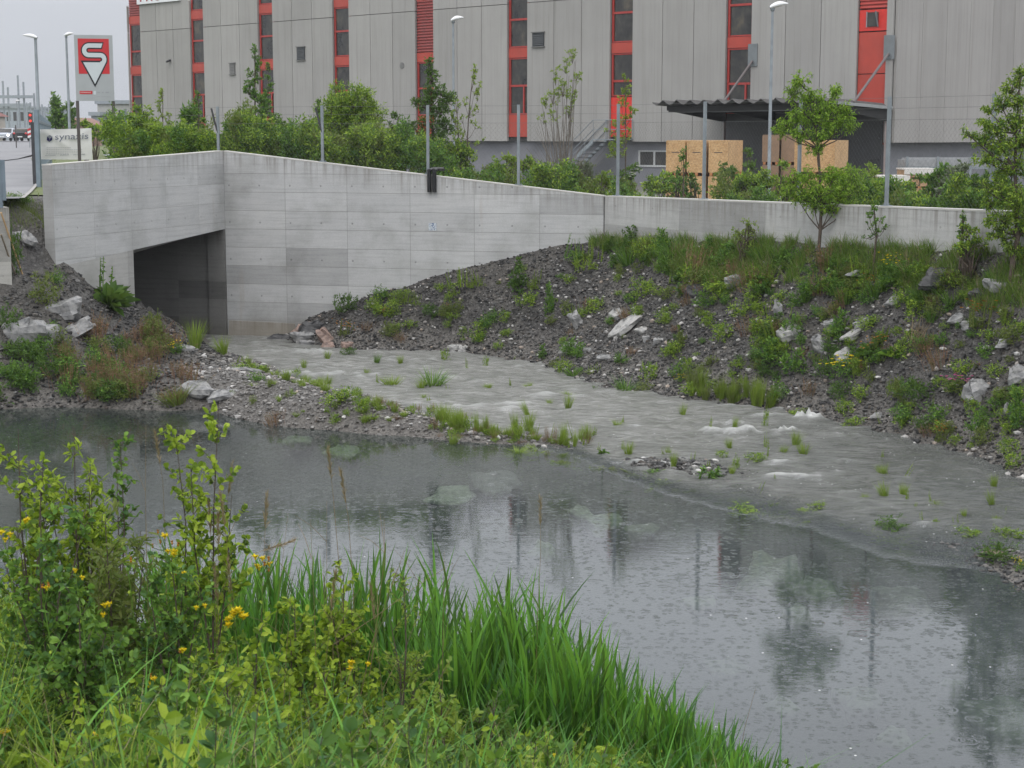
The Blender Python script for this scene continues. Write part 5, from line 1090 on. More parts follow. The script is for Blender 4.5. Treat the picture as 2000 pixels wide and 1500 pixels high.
woody('red_leaved_tree', 'dark forked tree with some red leaves before the louvred window strip', 'tree', 845, 49.5, YARD,
      [(839, 125, 8, 18), (843, 150, 12, 20), (840, 185, 16, 18), (862, 178, 12, 14), (880, 188, 16, 9), (858, 215, 20, 14), (826, 205, 14, 12), (845, 240, 26, 18), (818, 250, 18, 14), (868, 250, 18, 16), (845, 275, 34, 18), (872, 200, 16, 8), (808, 198, 8, 6)], 1700, (.09, .045), M_ld, 51, trunk=[(846, 300), (845, 260), (842, 210), (840, 150), (839, 120)], trunk_r=.05,
      extra=lambda t, b, rng, k: [(lambda mb: (blob_leaves(mb, None, P(822, 250, 49.2), (.22, .15, .12), 90, .09, .045, rng), blob_leaves(mb, None, P(838, 235, 49.2), (.18, .15, .12), 60, .09, .045, rng), mb.build('red_foliage', M_redl, t)))(MB())])
# multi-stemmed willow with bare grey twigs below
def twigs(t, base, rng, k):
    mb = MB()
    for i in range(150):
        a = rng.uniform(-1, 1); h = rng.uniform(.3, 1.7); p0 = base+np.array([rng.uniform(-.3, .3), rng.uniform(-.3, .3), rng.uniform(.5, 1.6)]); d = unit(np.array([a*1.0, rng.uniform(-.6, .6), rng.uniform(.4, 1.3)])); mb.tube([p0, p0+d*h*.5, p0+d*h+np.array([0, 0, .08])], [.009, .006, .002], 3, cap=False)
    mb.build('bare_twigs', M_barkg, t); mb = MB(); blob_leaves(mb, None, base+np.array([0, 0, 1.3]), (.85, .6, .7), 1500, .05, .022, rng); blob_leaves(mb, None, base+np.array([.5, 0, 1.2]), (.7, .6, .5), 700, .05, .022, rng); mb.build('grey_foliage', M_lg, t)
woody('willow_shrub', 'tall grey-twigged willow with lime leaves on top, left of the steel stair', 'shrub', 1098, 47.5, YARD,
      [(1118, 110, 12, 20), (1105, 130, 14, 20), (1125, 145, 12, 18), (1085, 150, 8, 24), (1080, 190, 12, 20), (1066, 200, 12, 18), (1100, 175, 16, 20), (1118, 190, 14, 18), (1110, 220, 16, 16), (1062, 235, 10, 12), (1082, 225, 14, 14)], 700, (.075, .035), M_ly, 52, bark=M_barkg, trunk_r=.035, extra=twigs, shell=.05)
# poplars far left
woody('poplar_tree', 'left and taller of the two slim poplars in the distance', 'tree', 110, 130, 4., [(107, 196, 7, 16), (110, 212, 10, 18), (113, 228, 12, 18), (106, 238, 12, 16), (115, 245, 12, 12)], 170, (.35, .2), M_lm, 61, trunk=[(110, 240), (109, 205)], trunk_r=.15)
woody('poplar_tree', 'right and shorter of the two slim poplars in the distance', 'tree', 138, 138, 4., [(134, 206, 5, 12), (136, 220, 9, 18), (140, 236, 10, 16), (133, 243, 9, 12)], 170, (.35, .2), M_lm, 62, trunk=[(138, 240), (136, 210)], trunk_r=.15)
for i, (px, tp, w_, lb) in enumerate(((166, 234, 26, 'far hedge bush seen between the sign posts, left one'), (184, 240, 26, 'far hedge bush seen between the sign posts, right one'))): autobush(px, tp, 275, w_, 95, M_lb, lb, 70+i, leaf=(.2, .12), dens=160, zb=3.5)
# continuous low brush behind the wall (one mass, nobody could count it)
rb = np.random.RandomState(99); mbs = {k: MB() for k in 'bmo'}
for i in range(400):
    px = rb.uniform(212, 1990)
    if px > 1180 and (rb.rand() < .35 or (1285 < px < 1440 and rb.rand() < .75)): continue
    top = np.interp(px, [185, 300, 445, 600, 760, 850, 950, 1100, 1180, 1300, 1500, 1700, 2000], [262, 250, 250, 258, 266, 288, 330, 350, 358, 376, 372, 374, 376])+rb.uniform(-12, 40)+12*sin(px*.05)+14*sin(px*.021+1)+(rb.rand() < .12)*-26; D = (47.6 if px < 445 else (47.5-(px-445)/735*2.6 if px < 1180 else np.interp(px, [1180, 1925], [44.9, 33.6])))+rb.uniform(.6, 2.2); k = D/FPX; r = rb.uniform(14, 26)*k; c = P(px, top, D)-np.array([0, 0, r*.8])
    mb_ = mbs['bbbmmo'[rb.randint(6)]]; blob_leaves(mb_, None, c, (r*1.0, r*.9, r*1.1), 300, .11, .045, rb, up=1.1, shell=.1, tw=.7); blob_leaves(mb_, None, c-np.array([0, 0, r*1.3]), (r*1.2, r, r), 170, .09, .042, rb, up=.7, shell=.2)
for k, nm in (('b', 'brush_bright'), ('m', 'brush_green'), ('o', 'brush_olive')): tag(mbs[k].build(nm, LM[k]), kind='stuff')
# ------------------------------------------------------------------ trees in front of the low wall
q = drop(1600, 478); 
woody('young_tree', 'young tree with a slim trunk and two tiers of bright leaves before the low wall', 'tree', 1603, q[1]+.1, float(th(q[0], q[1]+.1)),
      [(1560, 155, 20, 12), (1548, 185, 16, 16), (1582, 190, 22, 16), (1630, 178, 18, 14), (1610, 205, 24, 18), (1648, 215, 18, 14), (1555, 222, 22, 14), (1590, 232, 28, 18), (1640, 240, 26, 14), (1525, 255, 16, 12), (1560, 262, 26, 14), (1606, 265, 26, 16), (1655, 230, 14, 12), (1535, 240, 14, 10), (1665, 248, 12, 8), (1595, 290, 18, 12),
       (1575, 345, 26, 16), (1625, 345, 26, 16), (1660, 352, 22, 14), (1550, 352, 14, 14), (1600, 375, 34, 16), (1645, 380, 28, 14), (1590, 400, 26, 12), (1680, 368, 14, 12), (1560, 385, 20, 12), (1620, 405, 24, 10), (1670, 340, 18, 10), (1540, 370, 16, 10), (1655, 400, 20, 10)], 3300, (.078, .028), M_lt, 81,
      trunk=[(1602, 450), (1604, 400), (1601, 340), (1598, 290), (1592, 240), (1588, 180)], trunk_r=.042, up=.15, droop=.5, shell=.0, per=16, tw=.95)
q = drop(1985, 512)
woody('dark_tree', 'tall darker tree at the right frame edge before the low wall', 'tree', 1985, q[1]+.2, float(th(q[0], q[1]+.2)),
      [(1993, 150, 14, 18), (1975, 175, 16, 18), (1995, 195, 22, 20), (1960, 205, 18, 18), (1935, 215, 14, 12), (1925, 240, 18, 12), (1895, 262, 16, 9), (1945, 250, 24, 18), (1985, 235, 28, 20), (1920, 275, 22, 14), (1960, 285, 30, 18), (2000, 275, 30, 22), (1930, 310, 22, 16), (1975, 330, 34, 22), (1950, 365, 26, 20), (1990, 390, 34, 24), (1935, 395, 18, 14), (1965, 425, 28, 20), (2000, 440, 30, 22), (1925, 365, 16, 12), (2040, 200, 30, 30), (2050, 300, 40, 40), (2045, 400, 40, 40), (1950, 455, 24, 16), (1975, 480, 24, 16), (2000, 490, 26, 18), (1935, 430, 16, 12)], 3200, (.078, .030), M_lb, 82,
      trunk=[(1988, 460), (1985, 400), (1982, 330), (1985, 260), (1990, 180)], trunk_r=.055, up=.2, droop=.35, shell=.0, per=16, tw=.9)
q = drop(1703, 480); sapl(1712, 398, 482, q[1], 'small upright sapling before the low wall right of the young tree', 83, M_lm, 50, zb=float(th(q[0], q[1])), nb=10, dens=420, leaf=(.06, .035), skew=-6)
q = drop(1890, 500); autobush(1905, 440, 505, 75, q[1], M_lb, 'bright shrub right of the dark boulder', 84, zb=float(th(q[0], q[1])), leaf=(.07, .04), dens=800)
sapl(1880, 415, 480, q[1]+.3, 'thin sapling rising above the bright shrub by the boulder', 85, M_lm, 24, zb=float(th(q[0], q[1])), nb=8, dens=300, leaf=(.06, .03))
q = drop(1460, 482); autobush(1458, 430, 484, 70, q[1], M_ly, 'lime-yellow shrub against the low wall', 86, zb=float(th(q[0], q[1])), leaf=(.07, .03), dens=520, tw=.8)
R_ = [(1128, 624, 20, 34, 'p', 'upright pale slab left in the middle of the bank', -.5), (1205, 612, 18, 26, 'w', 'small white stone above the long pale slab', -.4), (1225, 634, 60, 22, 'w', 'long pale slab lying diagonally on the bank', -.62), (1255, 644, 22, 12, 'w', 'small white stone right of the long slab'), (1112, 678, 30, 24, 'w', 'white stone near the waterline left', -.5), (1286, 666, 18, 13, 'p', 'small grey stone in the lower middle bank'), (1263, 662, 14, 12, 'p', 'small grey stone left of its pair'),
 (1180, 697, 24, 12, 'p', 'flat grey stone by the waterline'), (1146, 684, 16, 10, 'p', 'small flat stone by the white stone'), (1543, 650, 36, 34, 'w', 'forked white rock in the middle of the bank', -.3), (1520, 600, 14, 28, 'p', 'small upright stone above the forked white rock', -.3), (1650, 692, 34, 20, 'w', 'white rounded rock below the leafy weed', -.5), (1600, 668, 22, 30, 'p', 'grey slab right of the forked rock', -.5), (1668, 652, 44, 14, 'w', 'long thin white slab above the rosette plant', -.5),
 (1685, 630, 34, 14, 'p', 'thin grey slab above the long thin white one', -.4), (1622, 634, 22, 22, 'p', 'grey stone half hidden by a leafy weed', -.3), (1440, 546, 40, 22, 'p', 'rounded grey boulder on the crest', -.1), (1360, 565, 34, 20, 'd', 'dark rounded boulder on the crest'), (1684, 490, 46, 12, 'p', 'flat grey stone in the crest grass'), (1840, 490, 66, 38, 'd', 'large dark angular boulder before the low wall'), (1952, 515, 44, 22, 'p', 'grey boulder at the foot of the dark tree', .2),
 (1912, 572, 30, 22, 'd', 'dark boulder in the grass on the right crest'), (1748, 588, 26, 16, 'p', 'grey slab under the dark rounded bush', -.4), (1870, 620, 28, 16, 'p', 'grey slab left on the upper right bank', -.4), (1892, 632, 24, 16, 'p', 'smaller grey slab right of its neighbour', -.3), (1908, 762, 44, 42, 'p', 'pale forked rock beside the magenta blossoms', -.6), (1965, 668, 34, 14, 'p', 'flat pale rock at the right of the bank', -.2), (1990, 730, 36, 30, 'p', 'pale rock at the right frame edge', -.5), (1975, 800, 22, 30, 'p', 'upright pale rock near the right frame edge', -.4), (1715, 812, 24, 12, 'p', 'small flat rock right above the splash'),
 (125, 602, 64, 34, 'p', 'pale rock slab left of the dock plant, upper one', -.35), (58, 645, 84, 56, 'p', 'largest pale rock on the left mound'), (150, 642, 62, 24, 'p', 'long pale rock slab right of the largest one', -.5), (48, 462, 36, 24, 'p', 'pale rock on the gravel slope beside the bridge end', .4), (90, 700, 40, 22, 'd', 'dark low rock in the weeds of the left mound'), (385, 760, 60, 30, 'p', 'pale flat rock at the edge of the left mound'), (435, 772, 50, 22, 'p', 'grey flat rock on the spit near the mound', -.2), (478, 722, 46, 14, 'p', 'flat grey stone on the upper spit', .1), (360, 680, 30, 14, 'p', 'small pale rock behind the mound tip'),
 (545, 655, 44, 22, 'd', 'dark rock at the foot of the tall wall'), (595, 655, 40, 20, 'p', 'grey rock in the pile by the wall foot, second from the left'), (612, 638, 46, 22, 'd', 'dark slab on top of the rock pile'), (636, 652, 22, 30, 'r', 'reddish slab leaning in the rock pile', -.7), (600, 670, 30, 12, 'p', 'small stone at the waterline below the pile'), (642, 674, 24, 14, 'r', 'reddish round stone at the waterline, left one'), (678, 674, 20, 16, 'r', 'reddish round stone at the waterline, right one'), (590, 622, 34, 18, 'r', 'brown rock touching the tall wall', -.5),
 (890, 678, 22, 14, 'w', 'white stone at the waterline of the bank, left one'), (905, 682, 18, 12, 'w', 'white stone at the waterline of the bank, right one'), (1040, 832, 30, 10, 'p', 'flat grey stone among the stalks on the spit tip'), (942, 838, 26, 9, 'r', 'flat reddish stone on the spit'), (1940, 1080, 30, 14, 'r', 'small reddish stone by the dense dark clump')]
R_MARKS = [(r_[0], r_[1], r_[5]) for r_ in R_]
# ================================================================== WEEDS: prototypes copied over bank, spit and shallows
rngp = np.random.RandomState(5)
def proto(kind, mat, seed, flower=None):
    rng = np.random.RandomState(seed); mb = MB(); parts = []
    if kind == 'mound':
        blob_leaves(mb, None, np.array([0, 0, .32]), (.42, .42, .36), 520, .11, .04, rng, up=.9, shell=.1, tw=.6)
    elif kind == 'tuft':
        n = 150; r = rng.uniform(0, .16, n)**.8; a = rng.uniform(0, 2*pi, n); blades(mb, np.stack([r*np.cos(a), r*np.sin(a), np.zeros(n)], 1), rng.uniform(.5, 1.05, n), .028, rng, lean=.2, bend=.25, azim=a)
    elif kind == 'spike':
        for i in range(11):
            x, y = rng.uniform(-.35, .35, 2); h = rng.uniform(.55, 1.); mb.tube([(x, y, 0), (x*1.1, y*1.1, h*.5), (x*1.2, y*1.2, h)], [.012, .01, .004], 4, cap=False); n = 46; t = rng.uniform(.25, 1, n)[:, None]
            leaves(mb, np.array([[x, y, 0]])*(1+.2*t)*[1, 1, 0]+np.array([0, 0, h])*t, unit(rng.normal(size=(n, 3))+[0, 0, .9]), .07*(1.3-t[:, 0]), .025, rng)
        blob_leaves(mb, None, np.array([0, 0, .12]), (.4, .4, .14), 200, .12, .035, rng, up=1, shell=.1)
    elif kind == 'stalk':
        for i in range(4):
            x, y = rng.uniform(-.16, .16, 2); h = rng.uniform(.5, 1.); mb.tube([(x, y, 0), (x*1.2, y, h)], [.012, .006], 4, cap=False); n = 26; t = rng.uniform(.05, 1, n)[:, None]; leaves(mb, np.array([[x, y, 0]])+np.array([0, 0, h])*t, unit(rng.normal(size=(n, 3))+[0, 0, .7]), .16*(1.15-t[:, 0]), .04, rng)
    elif kind == 'cone':
        for i in range(9): z = .1+.85*i/9; blob_leaves(mb, None, np.array([0, 0, z]), (.34*(1.02-z*.9),)*2+(.11,), int(110*(1.1-z)), .13*(1.2-z*.6), .045, rng, up=.7, shell=.2)
    elif kind == 'rosette':
        n = 60; a = rng.uniform(0, 2*pi, n); el = rng.uniform(.3, 1.2, n); d = np.stack([np.cos(a)*np.cos(el), np.sin(a)*np.cos(el), np.sin(el)], 1); leaves(mb, d*.04, d, rng.uniform(.4, .75, n), .16, rng, oval=True, droop=.35)
    elif kind == 'sorrel':
        for i in range(46):
            x, y = rng.normal(0, .22, 2); h = rng.uniform(.45, 1.); e_ = np.array([x*1.5, y*1.5, h]); mb.tube([(x, y, 0), e_*.55+np.array([x, y, 0])*.3, e_], [.006, .005, .003], 3, cap=False); n = 16; t = rng.uniform(.45, 1, n)[:, None]; leaves(mb, np.array([[x, y, 0]])*(1-t)+e_*t, unit(rng.normal(size=(n, 3))+[0, 0, .6]), .045, .028, rng)
    elif kind == 'dry':
        for i in range(60): x, y = rng.normal(0, .12, 2); d = unit(np.array([rng.normal(0, .5), rng.normal(0, .5), 1.])); h = rng.uniform(.4, 1.); mb.tube([(x, y, 0), (x+d[0]*h*.4, y+d[1]*h*.4, d[2]*h*.6), (x+d[0]*h, y+d[1]*h, d[2]*h*.95)], [.006, .005, .002], 3, cap=False)
    o = mb.build('weed', mat); ch = None
    if flower is not None:
        mb = MB(); k = 26
        for i in range(k): c = np.array([*rng.normal(0, .26, 2), rng.uniform(.45, .85)]); n = 8; a = np.arange(n)*2*pi/n; leaves(mb, np.repeat(c[None], n, 0), np.stack([np.cos(a), np.sin(a), np.full(n, .5)], 1), .055, .035, rng, fold=.1); mb.tube([(c[0]*.4, c[1]*.4, .1), c], .004, 3, cap=False) if False else None
        ch = mb.build('flower_head', flower, o)
    return o
PR = {}
for key, (kd, mt, fl) in dict(mb_=('mound', M_lb, None), mm=('mound', M_lm, None), md=('mound', M_ld, None), mo=('mound', M_lo, None), tb=('tuft', M_ly, None), tm=('tuft', M_lm, None), to=('tuft', M_lo, None), sy=('spike', M_ly, None), sb=('spike', M_lb, None), kb=('stalk', M_ly, None), km=('stalk', M_lm, None), cm=('cone', M_lm, None), cd_=('cone', M_ld, None), co=('cone', M_lo, None), rd=('rosette', M_ld, None), rm=('rosette', M_lm, None), so=('sorrel', M_pink, None), dr=('dry', M_tan, None), fy=('mound', M_lm, M_yel), fo=('spike', M_lo, M_org), fp=('mound', M_lo, M_mag)).items():
    PR[key] = [proto(kd, mt, hash_ + 11*len(PR), fl) for hash_ in ((3, 77) if kd in ('mound', 'tuft', 'stalk', 'spike') else (3,))]
NM = dict(mound='weed_clump', tuft='grass_tuft', spike='spiky_weed', stalk='weed_stalk', cone='leafy_weed', rosette='dock_plant', sorrel='sorrel_clump', dry='dry_stems')
KN = {'m': 'weed_clump', 't': 'grass_tuft', 's': 'spiky_weed', 'k': 'weed_stalk', 'c': 'leafy_weed', 'r': 'dock_plant', 'd': 'dry_plant', 'f': 'flowering_weed'}
SCAT = []; MARKS = []
def weed(key, px, py, wpx, hpx, label, group=None, name=None, at=None, cat='weed', zmin=None):
    q = drop(px, py) if at is None else np.array(at, float)
    if zmin is not None and q[2] < zmin: q = G(px, py, zmin)
    k = q[1]/FPX; L_ = PR[key]; src = L_[int(rngp.randint(len(L_)))]; o = src.copy(); C.objects.link(o); o.name = name or ('sorrel_clump' if key == 'so' else KN[key[0]])
    unitw = {'m': .95, 't': .8, 's': .9, 'k': .45, 'c': .75, 'r': 1.2, 'd': 1.1, 'f': .95}[key[0]] if key != 'so' else 1.2
    unith = {'m': .72, 't': .95, 's': 1., 'k': 1., 'c': 1.05, 'r': .75, 'd': .95, 'f': .75}[key[0]] if key != 'so' else 1.
    sxy = 1.2*wpx*k/unitw; sz = 1.15*hpx*k/unith; o.location = tuple(q-np.array([0, 0, .02])); o.rotation_euler = (rngp.normal(0, .16), rngp.normal(0, .16), rngp.uniform(0, 6.28)); o.scale = (sxy, sxy*rngp.uniform(.85, 1.1), sz)
    for ch in src.children: c = ch.copy(); C.objects.link(c); c.parent = o
    if name is None and key in ('mm', 'md'): o.name = 'herb_clump'
    if name is None and key == 'mo': o.name = 'olive_clump'  # olive-leaved weed mounds, no moss
    if group is not None: SCAT.append((o, key, px, py, label))
    else: MARKS.append((px, py, label))
    tag(o, label, cat, group); return o
W_ = [('md', 674, 615, 46, 38, 'dark rounded weed clump low on the gravel bank near the wall foot'), ('mm', 744, 582, 44, 26, 'green clump on the bank crest line against the tall wall, the lowest one'), ('mb_', 746, 618, 42, 24, 'bright clump just below the lowest crest clump'), ('sy', 794, 592, 30, 26, 'small yellowish spiky weed left on the dark bank'),
 ('mb_', 800, 640, 26, 16, 'small bright clump in the lower left of the dark bank'), ('sb', 892, 548, 52, 36, 'bright spiky weed standing on the crest against the tall wall'), ('sy', 926, 562, 24, 34, 'yellow-green spikes right of the bright crest weed'), ('sy', 888, 578, 24, 22, 'small yellow spikes below the bright crest weed'),
 ('cd_', 1014, 570, 46, 66, 'tall dark leafy weed on the upper bank, left one'), ('sy', 1044, 560, 26, 36, 'pale yellow spikes beside the tall dark weed'), ('cm', 1075, 612, 24, 62, 'slim upright green weed in the middle of the bank'), ('mb_', 1036, 600, 48, 30, 'bright mound in front of the tall dark weed'), ('mm', 950, 645, 30, 30, 'green clump alone on the stony left bank'),
 ('mo', 868, 622, 30, 20, 'olive clump low left on the bank'), ('mo', 1106, 606, 28, 18, 'olive clump beside the slim upright weed'), ('km', 1106, 492, 14, 50, 'thin tall stalk before the tall wall near its right end'), ('km', 1131, 484, 10, 36, 'thin short stalk before the tall wall near its right end'), ('sy', 1150, 528, 62, 60, 'large patch of yellow-green spikes near the wall joint'),
 ('cd_', 1188, 466, 32, 34, 'dark cone-shaped weed at the wall joint'), ('cd_', 1219, 500, 54, 60, 'big dark leafy weed right of the wall joint'), ('cm', 1220, 470, 16, 44, 'slim pointed weed above the big dark one'), ('cm', 1298, 482, 36, 56, 'pointed leafy weed before the low wall'), ('mb_', 1292, 505, 50, 34, 'bright clump at the foot of the pointed weed'),
 ('mm', 1298, 535, 48, 34, 'green clump below the pointed weed'), ('mb_', 1248, 585, 52, 40, 'bright green clump above the pale slab'), ('so', 1358, 545, 62, 62, 'tan reddish bushy weed on the crest'), ('cm', 1388, 498, 34, 46, 'green leafy weed behind the tan one'), ('mo', 1365, 560, 60, 30, 'olive clump below the tan reddish weed'),
 ('mo', 1300, 585, 40, 22, 'olive yellow clump left of the magenta blossoms'), ('mm', 1372, 600, 50, 30, 'green clump in the upper middle of the bank'), ('mb_', 1316, 606, 22, 14, 'tiny bright clump above the white stones'), ('mb_', 1381, 626, 34, 18, 'bright flat clump in the middle of the bank'), ('mb_', 1307, 630, 22, 14, 'tiny bright clump beside a white stone'),
 ('co', 1331, 680, 26, 44, 'olive cone-shaped weed low in the middle'), ('mb_', 1407, 664, 44, 34, 'bright clump low in the middle of the bank'), ('cd_', 1492, 662, 36, 62, 'tall dark leafy weed beside the forked white rock'), ('mm', 1497, 690, 44, 26, 'green clump at the foot of the tall dark weed'), ('cm', 1634, 662, 50, 62, 'leafy green weed right of the forked white rock'),
 ('mm', 1594, 622, 28, 26, 'dark green clump above the forked white rock'), ('rd', 1704, 692, 70, 48, 'large grey-green rosette plant on the bank'), ('rm', 1742, 700, 46, 34, 'smaller rosette right of the large one'), ('md', 1616, 740, 46, 42, 'dark rounded clump left of the yellow blossoms'), ('fy', 1648, 742, 60, 40, 'clump of yellow blossoms in the middle of the bank'),
 ('cm', 1508, 715, 56, 56, 'broad bright weed above the reed strip'), ('mm', 1548, 735, 62, 52, 'green bushy clump above the reed strip'), ('mm', 1482, 705, 40, 26, 'green clump left of the broad bright weed'), ('dr', 1792, 668, 64, 52, 'fan of dry tan stems on the upper bank'), ('mm', 1800, 690, 38, 34, 'green clump under the dry tan stems'), ('mm', 1922, 702, 50, 30, 'green clump right on the upper bank'),
 ('fo', 1918, 640, 66, 44, 'orange blossoms on thin stalks at the right of the bank'), ('so', 1836, 722, 52, 44, 'pale reddish weed in the right of the bank'), ('md', 1782, 792, 70, 48, 'large dark clump low on the right bank'), ('mm', 1764, 822, 60, 32, 'green clump below the large dark one'), ('mm', 1822, 822, 64, 34, 'green clump right of the large dark one'), ('mb_', 1838, 846, 40, 24, 'bright clump by the water right of the white splash'),
 ('mm', 1912, 852, 46, 46, 'green clump near the right waterline'), ('mb_', 1864, 870, 28, 22, 'small bright clump at the right waterline'), ('cm', 1990, 838, 46, 84, 'tall green weed at the right frame edge'), ('fp', 1874, 765, 60, 28, 'magenta blossoms beside a pale rock on the right'), ('cd_', 1790, 602, 62, 58, 'dark rounded bush on the upper right bank'), ('mb_', 1414, 575, 62, 34, 'bright wide clump below the crest'),
 ('so', 1474, 568, 72, 50, 'reddish green bushy weed on the crest'), ('mm', 1588, 580, 50, 38, 'green clump on the crest below the young tree'), ('cm', 1730, 572, 40, 58, 'upright leafy weed on the crest right of the young tree'), ('mb_', 1800, 535, 50, 34, 'bright clump just left of the dark boulder'), ('sb', 1690, 540, 60, 44, 'spiky grass clump right of the young tree'), ('fy', 1748, 505, 40, 40, 'yellow blossoms before the low wall'),
 ('dr', 1330, 480, 40, 30, 'dry stems before the low wall'), ('dr', 1780, 470, 70, 60, 'tall dry stems leaning on the low wall'), ('tm', 1221, 768, 42, 24, 'dark grass tuft at the waterline below the bank'), ('md', 1158, 770, 30, 14, 'small dark tuft in the shallow stream by the bank'), ('mo', 1260, 765, 40, 20, 'olive clump at the waterline of the bank'), ('mb_', 1352, 770, 40, 24, 'bright clump at the left end of the reed strip'),
 ('fy', 1330, 745, 20, 12, 'tiny yellow blossoms by the waterline'), ('mb_', 1560, 818, 40, 18, 'bright clump left above the white splash'), ('mb_', 1670, 838, 50, 22, 'bright clump right above the white splash'), ('cm', 1060, 700, 22, 30, 'small upright weed at the left waterline')]
for key, px, py, w_, h_, lb in W_: weed(key, px, py, w_, h_, lb)
# reed strip at the far waterline
for i in range(26):
    px = 1345+170*(i/25.)+rngp.uniform(-14, 14); py = 770+ (px-1345)*.14+rngp.uniform(-12, 10); weed('tb' if i % 3 else 'to', px, py, rngp.uniform(10, 20), rngp.uniform(20, 58), 'upright yellow-green grass tuft in the strip at the foot of the gravel bank', 'grass tufts of the strip at the bank foot', 'grass_tuft', cat='grass tuft')
# left mound
L2 = [('rd', 213, 600, 100, 72, 'big dark dock plant beside the culvert opening'), ('km', 208, 590, 40, 80, 'flower stalks rising from the big dock plant'), ('mo', 92, 600, 60, 62, 'olive bush between the pale rocks left of the dock plant'), ('mm', 110, 560, 30, 30, 'small green clump above the pale rocks'), ('tb', 380, 682, 34, 58, 'upright bright grass tuft at the tip of the mound beside the tunnel'), ('tb', 436, 692, 26, 36, 'thin grass tuft at the upstream end of the spit'),
 ('fy', 350, 690, 30, 22, 'small yellow blossoms on the pink mound'), ('md', 30, 540, 44, 90, 'dark bush behind the leaning poles'), ('mm', 95, 655, 40, 26, 'green clump between two large pale rocks'), ('md', 25, 660, 46, 60, 'dark bush at the left frame edge above the water'), ('to', 345, 790, 56, 34, 'olive grass tuft overhanging the dark pond'), ('so', 535, 838, 36, 34, 'pink sorrel standing in the pond edge'),
 ('mm', 40, 400, 50, 20, 'grassy clump on the verge above the gravel slope')]
for key, px, py, w_, h_, lb in L2: weed(key, px, py, w_, h_, lb)
for i in range(46):
    px, py = rngp.uniform(110, 385), rngp.uniform(655, 790)
    if py < 655+max(0, (px-330))*.9: continue
    weed('so' if rngp.rand() < .62 else 'mo', px, py, rngp.uniform(34, 60), rngp.uniform(26, 50), 'pinkish sorrel or olive clump in the mass covering the left mound', 'clumps covering the left mound', cat='weed')
for i in range(24):
    px, py = rngp.uniform(-30, 240), rngp.uniform(690, 796); weed('md' if rngp.rand() < .7 else 'mm', px, py, rngp.uniform(40, 70), rngp.uniform(26, 50), 'dark green clump overhanging the shaded pond corner', 'dark clumps by the left pond corner')
# spit and stream plants
S_ = [('mb_', 668, 790, 62, 32, 'bright green clump on the gravel spit, upper one'), ('mb_', 704, 804, 40, 28, 'bright green clump on the gravel spit, lower one'), ('mb_', 492, 726, 60, 18, 'lime clump along the upper edge of the spit'), ('mm', 500, 745, 40, 18, 'green clump beside the flat grey stone on the spit'), ('tb', 765, 755, 34, 22, 'grass tuft alone in the stream, left one'), ('tm', 845, 756, 48, 32, 'grass tuft alone in the stream, right one'),
 ('tb', 884, 868, 20, 26, 'lime grass tuft at the pond edge of the spit'), ('so', 850, 838, 20, 24, 'small red-brown sorrel at the pond edge of the spit'), ('rm', 1180, 890, 30, 22, 'broad-leaved green plant standing in the stream'), ('mb_', 1406, 896, 28, 18, 'bright clump in the stream above the bare twigs'), ('mb_', 1474, 902, 50, 20, 'flat bright clump in the stream right of the bare twigs'),
 ('km', 1385, 935, 70, 40, 'see-through twiggy weed in the stream'), ('md', 1745, 1034, 62, 24, 'dark leafy weed floating at the stream edge'), ('md', 1948, 1098, 84, 40, 'dense dark clump by the right frame edge'), ('mb_', 1890, 1048, 60, 20, 'bright clump left above the dense dark clump'), ('mb_', 1960, 1052, 60, 24, 'bright clump right above the dense dark clump'), ('fy', 1992, 1115, 26, 24, 'yellow blossoms at the lower right frame edge'),
 ('mb_', 1600, 990, 40, 12, 'submerged green patch at the stream edge'), ('mb_', 1455, 1000, 60, 12, 'yellow-green patch below the bare twigs at the stream edge'), ('tm', 1120, 735, 34, 18, 'grass tuft near the far bank in the stream'), ('tm', 735, 712, 12, 24, 'small tuft in the upper stream'), ('md', 680, 695, 30, 16, 'dark tuft in the upper stream near the wall'), ('mm', 1265, 925, 50, 10, 'flat weed on the dark gravel islet')]
for key, px, py, w_, h_, lb in S_: weed(key, px, py, w_, h_, lb, zmin=-.02)
for i in range(110):   # line of stalks and tufts along the spit
    f = rngp.rand(); px = 460+ (1160-460)*f; py = np.interp(px, [460, 560, 640, 720, 830, 900, 1000, 1160], [705, 742, 762, 790, 812, 838, 852, 872])+rngp.normal(0, 5); k_ = rngp.rand()
    key = 'tb' if k_ < .45 else ('kb' if k_ < .75 else ('mb_' if k_ < .9 else 'so')); hh = rngp.uniform(10, 22) if px < 830 else rngp.uniform(14, 48); weed(key, px, py, rngp.uniform(10, 22) if key != 'kb' else 7, hh, 'yellow-green stalk or tuft in the row along the gravel spit', 'plants in a row along the gravel spit', zmin=-.03)
for i in range(70):
    px = rngp.uniform(560, 1990); yl_ = np.interp(px, [560, 870, 1200, 1500, 1800, 2000], [740, 830, 890, 970, 1020, 1080]); yu = np.interp(px, [560, 870, 1200, 1500, 1800, 2000], [700, 700, 780, 830, 900, 960]); py = rngp.uniform(yu, yl_); k_ = rngp.rand(); 
    weed('kb' if k_ < .5 else ('tb' if k_ < .93 else 'mb_'), px, py, rngp.uniform(7, 13) if k_ < .5 else rngp.uniform(10, 20), rngp.uniform(14, 42)*(.6 if py < 800 else 1), 'thin lime stalk standing in the fast shallow stream', 'stalks standing in the stream', zmin=-.03)
